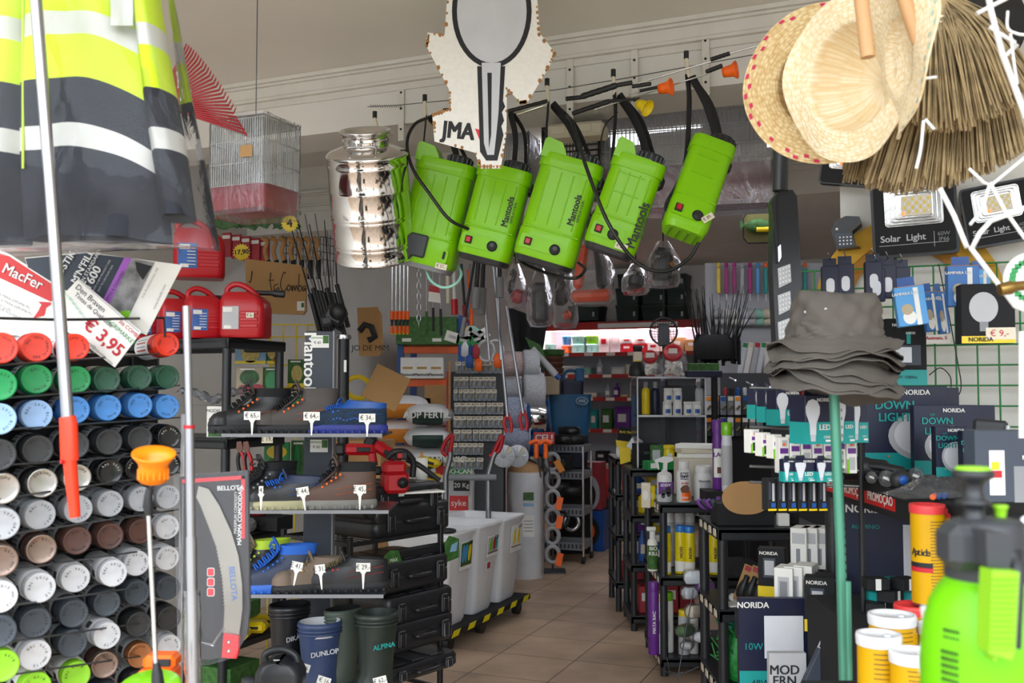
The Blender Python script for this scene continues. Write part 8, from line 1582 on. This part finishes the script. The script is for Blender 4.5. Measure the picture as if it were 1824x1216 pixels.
# green mesh grid
t = thing('green_mesh_grid', 'green wire mesh grid panel on the right wall', 'grid', onwall(1650, 830, .05), ANG); o = t.location.copy(); b = MB(); u0, u1 = -.42, .42
for k in range(14): b.cyl((u0+.065*k, 0, 0), (u0+.065*k, 0, .68), .003, 'green_wire', 6)
for k in range(11): b.cyl((u0, 0, .068*k), (u1, 0, .068*k), .003, 'green_wire', 6)
obj('wires', b, t); b = MB()
for k in range(11): b.cyl((u1, 0, .068*k), (u1+.02, -.25, .068*k), .003, 'green_wire', 6)
for k in range(4): b.cyl((u1+.005*k, -.0-.08*k, 0), (u1+.005*k, -.08*k, .68), .003, 'green_wire', 6)
obj('folded_side', b, t)
def hang_box(label, px0, px1, pyt, pyb, Y, m1, m2, fr, tx, gp=None, yaw=ANG*.6, roll=0, th=.045, tab='blue'):
    m = mpp(Y); w_, h_ = (px1-px0)*m*.86, (pyb-pyt)*m; t = carton(label, at((px0+px1)/2, pyb, Y), w_, th, h_, m1, yaw, front=fr, texts=tx, group=gp, roll=roll, top='bag_orange' if m1 in ('box_blue', 'sky_blue') else None); b = MB(); b.prism([(-w_*.3, h_), (w_*.3, h_), (w_*.28, h_+.03), (-w_*.28, h_+.03)], th/2-.002, th/2, tab); obj('hang_tab', b, t)
mat('box_blue', '#2f6fb4', .45)
bf = [(.62, .0, .78, .95, 'paper'), (.4, .22, .22, .18, 'paper', 0), (.35, .42, .2, .14, 'pack_sand', 0)]; bt = [('LAMPARA LED', .35, .82, .011, 'paper', 0, True)]
for k, (a, c_, yt, yb, Y, m1, rl, lb) in enumerate([(1684, 1745, 474, 546, 2.75, 'box_blue', 0, 'front blue bulb box at the right of the green grid'), (1728, 1764, 480, 552, 2.95, 'sky_blue', 0, 'light blue bulb box behind the front one on the right'), (1597, 1656, 510, 580, 2.8, 'sky_blue', -.12, 'tilted light blue bulb box right of the hat stack'), (1648, 1676, 520, 590, 3.0, 'box_blue', -.1, 'blue bulb box just behind the tilted one'), (1672, 1692, 520, 594, 3.05, 'box_blue', -.1, 'third blue bulb box in the tilted group')]): hang_box(lb, a, c_, yt, yb, Y, m1, 'x', bf, bt, 'blue hanging bulb boxes', roll=rl)
carton('black globe bulb box with yellow base and 9 euro tag', at(1755, 612, 2.7), .135, .07, .16, 'matt_black', ANG*.5, front=[(0, 0, 1, .12, 'yellow'), (.42, .6, .27, .26, 'light_grey', 0), (.34, .2, .5, .36, 'grey'), (.45, .06, 1, .26, 'ivory')], texts=[('€ 9,-', .7, .16, .024, 'red_ink'), ('NORIDA', .35, .06, .016, 'ink', 0, True)], side=[(1, .3, .3, .6, .9, 'paper')])
for k, (px, py) in enumerate([(1478, 488), (1505, 484), (1555, 480), (1560, 492), (1580, 486), (1605, 490)]): b = MB(); b.box((0, 0, 0), (.05, .03, .10), 'navy', .002); b.prism([(x*.8, z-.01) for x, z in rrect(.03, .045, .013)], -.018, -.015, 'lamp_white'); b.box((0, 0, .06), (.04, .002, .03), 'navy'); b.tube([(0, .02, .066), (0, -.03, .07), (-.01, -.05, .085)], .002, 'chrome', 5); single('hanging_bulb_box', b, 'navy bulb box on a prong behind the hats, %s from the left' % ORD[k], 'box', at(px, py+16, 3.0), -.2, 'navy bulb boxes behind the hats')
b = MB(); b.box((0, 0, 0), (.06, .002, .035), 'paper'); b.box((.008, -.002, 0), (.035, .001, .028), 'leaf_green'); single('price_sticker', b, 'small green printed sticker under the solar flood light', 'sticker', onwall(1584, 466, .04), ANG)
b = MB(); b.box((0, 0, 0), (.09, .002, .03), 'paper'); b.text('Animais, S', 0, .004, .016, 'red_ink', -.002, 0, True); single('small_notice', b, 'small white notice with red writing on the green grid', 'notice', onwall(1668, 604, .08), ANG)
b = MB(); b.tube(curve([onwall(1672, 470, .1), onwall(1690, 560, .1), onwall(1705, 640, .1), onwall(1712, 690, .1), onwall(1700, 715, .1)]), .002, 'black', 5); b.tube(curve([onwall(1655, 668, .09), onwall(1675, 655, .09), onwall(1692, 670, .09), onwall(1694, 690, .09)]), .002, 'black', 5); single('black_cable', b, 'thin black cables drooping over the green grid', 'cable')
# ---- tool wall at the back right
for k in range(24):
    px = 1280+(k % 12)*14; py = (500 if k < 12 else 560); c = random.choice(['lime', 'sky_blue', 'magenta', 'orange', 'yellow', 'bag_orange', 'light_grey', 'purple', 'teal'] if k < 12 else ['ivory', 'paper', 'clear_label', 'light_grey', 'mint', 'ivory']); Y = 8.6; m = mpp(Y); b = MB()
    if k < 12: b.box((0, 0, 0), (7*m, .03, 46*m), c, .006); b.lathe([(.012, 0), (.018, .02), (.012, .04)], 'orange' if k > 5 else c, 10, (0, -.01, 24*m)); b.cyl((0, 0, -22*m), (0, 0, -36*m), .006, 'chrome', 6)
    else: b.tube([(-.05, 0, 0), (0, -.03, .01), (.06, 0, -.01)], [.03, .045, .03], c, 10); b.tube([(-.03, 0, -.07), (.05, -.02, -.065)], .03, c, 8)
    single('hanging_product', b, '%s, %s from the left, on the back tool wall' % ('upright coloured hand tool' if k < 12 else 'pale rolled pack', ORD[k % 12]), 'product', at(px, py, Y), -.2, 'upright tools on the back wall' if k < 12 else 'pale packs on the back wall')
for k in range(13):
    px = 1322+k*11; b = MB(); m = mpp(8.3); b.box((0, 0, 0), (9*m, .02, 62*m), ['clear_label', 'paper', 'light_grey'][k % 3], .004); b.box((0, -.011, 26*m), (8*m, .002, 8*m), ['green', 'ivory', 'red'][k % 3]); single('long_packet', b, 'long pale hanging packet, %s from the left behind the hats' % ORD[k], 'packet', at(px, 640, 8.3), 0, 'long pale packets', (.2 if k < 4 else .04))
for k in range(15):
    px = 1292+k*11.5; b = MB(); m = mpp(7.6); c = ['fruit_red', 'black', 'blue', 'clear_label', 'orange', 'black'][k % 6]; b.lathe([(.012, 0), (.016, .01), (.014, 26*m), (.006, 28*m), (.005, 50*m)], [c, c, c, 'steel'], 10); single('hand_tool', b, 'thin hand tool with %s handle, %s from the left in the low row' % (CNM.get(c, {'orange': 'orange', 'black': 'black', 'clear_label': 'clear'}.get(c, 'clear')), ORD[k]), 'tool', at(px, 690, 7.6), 0, 'thin hand tools in the low row', random.uniform(-.08, .08), PI)
for k in range(16): px = 1262+(k % 8)*13; b = MB(); m = mpp(7.2); b.box((0, 0, 0), (11*m, .02, 34*m), random.choice(['clear_label', 'grey', 'dark_grey', 'blister_grey']), .006); b.box((0, -.012, 12*m), (9*m, .002, 7*m), random.choice(['paper', 'ivory', 'blue', 'bag_orange'])); b.tube([(-.01, -.015, -.03), (.012, -.015, 0)], .009, 'screw_brass', 6); single('carded_part', b, 'small carded part, %s from the left, %s row below the fishing rods' % (ORD[k % 8], ['upper', 'lower'][k//8]), 'part pack', at(px, 722+(k//8)*38, 7.2), 0, 'carded parts')
random.seed(77)
t = thing('rod_stand', 'black stand bristling with thin dark fishing rods', 'rod stand', (X(1272, 6.6), 6.6, 0)); o = Vector((X(1272, 6.6), 6.6, 0)); b = MB(); b.cyl((0, 0, 0), (0, 0, at(0, 600, 6.6).z), .022, 'black', 12); b.lathe([(.11, 0), (.13, .1), (.09, .16)], 'matt_black', 14, (0, 0, at(0, 640, 6.6).z)); obj('stand', b, t)
for k in range(34):
    f = k/33; b = MB(); a = at(1240+f*78, 600+random.uniform(-6, 10), 6.6)-o; c = at(1222+f*118+random.uniform(-8, 8), 505+random.uniform(0, 50), 6.6)-o; a.y += random.uniform(-.06, .06); b.tube([a, c], [.006, .002], 'black', 5); b.tube([a+Vector((0, 0, -.16)), a], .012, 'matt_black', 6); obj('rod', b, t)
random.seed(78)
for k in range(9):
    x0, y0 = 508+k*11+random.uniform(-4, 4), 372+random.uniform(0, 50); x1, y1 = 552+k*6, 505+random.uniform(0, 20); o = at(x1, y1, 4.9); t = thing('fishing_rod', 'thin fishing rod leaning left of the steel drum, %s from the left' % ORD[k], 'fishing rod', o, 0, 'fishing rods by the drum'); b = MB(); b.tube([at(x0, y0, 5.1)-o, Vector((0, 0, 0))], [.0022, .0045], 'dull_steel' if k % 2 else 'black', 6); obj('rod_blank', b, t); b = MB(); b.tube([Vector((0, 0, 0)), at(x1+20, y1+75, 4.85)-o], .012, 'black', 8); obj('grip', b, t)
t = thing('fishing_reel', 'black folded reel and bracket hanging below the fishing rods', 'reel', at(598, 560, 4.75)); b = MB(); b.box((0, 0, .0), (.10, .05, .09), 'black_plastic', .015, Matrix.Rotation(.5, 3, 'Y')); b.box((-.04, 0, -.03), (.06, .05, .05), 'dark_grey', .012, Matrix.Rotation(-.3, 3, 'Y')); b.box((.01, 0, -.09), (.06, .04, .05), 'black_plastic', .01, Matrix.Rotation(.5, 3, 'Y')); obj('reel_body', b, t); b = MB(); b.lathe([(.001, 0), (.04, 0), (.04, .02), (.001, .02)], 'black', 20, (.02, -.04, .01), ax=(0, -1, 0)); obj('spool', b, t)
t = thing('mounted_fish', 'painted green fish on an eight sided olive plaque', 'plaque', at(1352, 405, 6.0), -.15); b = MB(); m = mpp(6.0); b.prism([(x*m, z*m) for x, z in [(-28, -18), (-20, -28), (20, -28), (30, -18), (30, 18), (20, 28), (-20, 28), (-28, 18)]], 0, .015, mat('olive', '#6f6a3a', .6)); b.tube([(x*m, -.002, z*m) for x, z in [(-28, -18), (-20, -28), (20, -28), (30, -18), (30, 18), (20, 28), (-20, 28), (-28, 18), (-28, -18)]], .005, 'black', 6); obj('plaque_board', b, t)
b = MB(); b.tube(curve([(-26*m, -.02, 4*m), (-12*m, -.03, 2*m), (6*m, -.03, 1*m), (24*m, -.02, -1*m)], 4), [.006]+[.02, .028, .034, .04]+[.044]*4+[.035]*4, 'leaf_green', 12, .6); b.tube([(-6*m, -.05, -6*m), (22*m, -.045, -6*m)], .016, 'yellow', 8); b.prism([(-26*m, 4*m), (-34*m, 14*m), (-33*m, -6*m)], -.025, -.015, 'leaf_green'); obj('fish', b, t)
t = thing('pruning_tools', 'row of wooden handled pruning saws hung on the left wall', 'saws', at(470, 465, 5.6)) if False else None
for k in range(7):
    px = 468+k*15; o = at(px, 430, 5.6); t = thing('hand_saw', 'wooden handled saw, %s from the left, hung under the bird cage' % ORD[k], 'saw', o, -.3, 'wooden handled saws'); b = MB(); b.tube(curve([(0, 0, .02), (.03, 0, 0), (.015, 0, -.05), (.03, 0, -.11)]), .014, 'wood', 8, .7); obj('handle', b, t); b = MB(); b.box((.035, 0, -.16), (.03, .008, .11), 'matt_black', .002); obj('sheath', b, t)
for k in range(5): b = MB(); b.box((0, 0, 0), (.06, .012, .14), 'fruit_red', .003); b.box((0, -.007, .045), (.05, .002, .02), 'paper'); single('carded_tool', b, 'dark red carded tool, %s from the left above the fuel cans' % ORD[k], 'tool', at(404+k*17, 436+k*3, 5.7), -.3, 'dark red carded tools')
for k in range(5): b = MB(); b.grid(lambda u, v: ((u-.5)*.16+.01*math.sin(v*9), -.02*math.sin(u*7+k), (v-.5)*.1+.008*math.sin(u*11)), 10, 6, 'leaf_green'); b.grid(lambda u, v: ((u-.5)*.17, -.03, (v-.5)*.11), 6, 4, 'thin_film'); single('green_packet', b, 'green packet in clear film, %s from the left below the bird cage' % ORD[k], 'packet', at(402+k*26, 390-k % 2*5, 5.2), -.3, 'green packets below the bird cage')
b = MB(); u0 = at(500, 420, 6.5)
for k in range(16): p = at(505+k*6, 350+k*1.5, 6.4+k*.06); b.cyl(p, p-Vector((0, 0, .5)), .003, 'black', 5)
for k in range(8): b.tube([at(503, 352+k*14, 6.4), at(600, 375+k*13, 7.3)], .003, 'black', 5)
single('wall_grid', b, 'black wire grid high on the left wall beside the drum', 'grid')
t = thing('fill_lamp', 'added white fill lamp, out of view under the rear room ceiling', 'lamp', S(-2.4, 5.9, HC-.06), ANG); b = MB(); b.box((0, 0, .03), (1.2, .1, .05), 'white', .005); obj('fill_lamp_body', b, t); b = MB(); b.cyl((-.56, 0, -.015), (.56, 0, -.015), .014, mat('fill_tube_light', '#f4f6ff', .5, emit=30), 12); obj('tube', b, t)  # fill lamp added out of view to brighten the aisle and rear room
for u, v, w_ in ((-.8, 5.9, 'second'), (.8, 5.9, 'third'), (-1.6, 6.6, 'fourth'), (.2, 6.6, 'fifth')): dup(t, S(u, v, HC-.06), ANG, '%s white tube lamp hidden behind the rear lintel' % w_)  # further added fill lamps, kept out of sight behind the second beam
# panels that carry the goods at the back right
for nm, pa, pb, pt, Y, c in (('pale pegboard panel carrying the coloured tools at the back right', 1258, 1470, 468, 8.66, 'gondola_back'), ('dark display panel carrying the low row of hand tools', 1284, 1470, 664, 7.598, 'dark_grey'), ('black display panel carrying the small carded parts', 1256, 1372, 704, 7.203, 'matt_black')):
    z = at(0, pt, Y).z; b = MB(); b.box((0, .02, z/2), ((pb-pa)*mpp(Y), .03, z), c, .003); single('pegboard', b, nm, 'panel', (X((pa+pb)/2, Y), Y, 0), 0 if Y < 8 else -.02)
for px, py, Y, nm in ((1352, 380, 6.0, 'olive fish plaque'), (1182, 570, 7.6, 'round black net')): b = MB(); p = at(px, py, Y); b.cyl(p, (p.x, p.y, HC), .002, 'black', 5); single('hanging_string', b, 'thin string holding the '+nm, 'string')
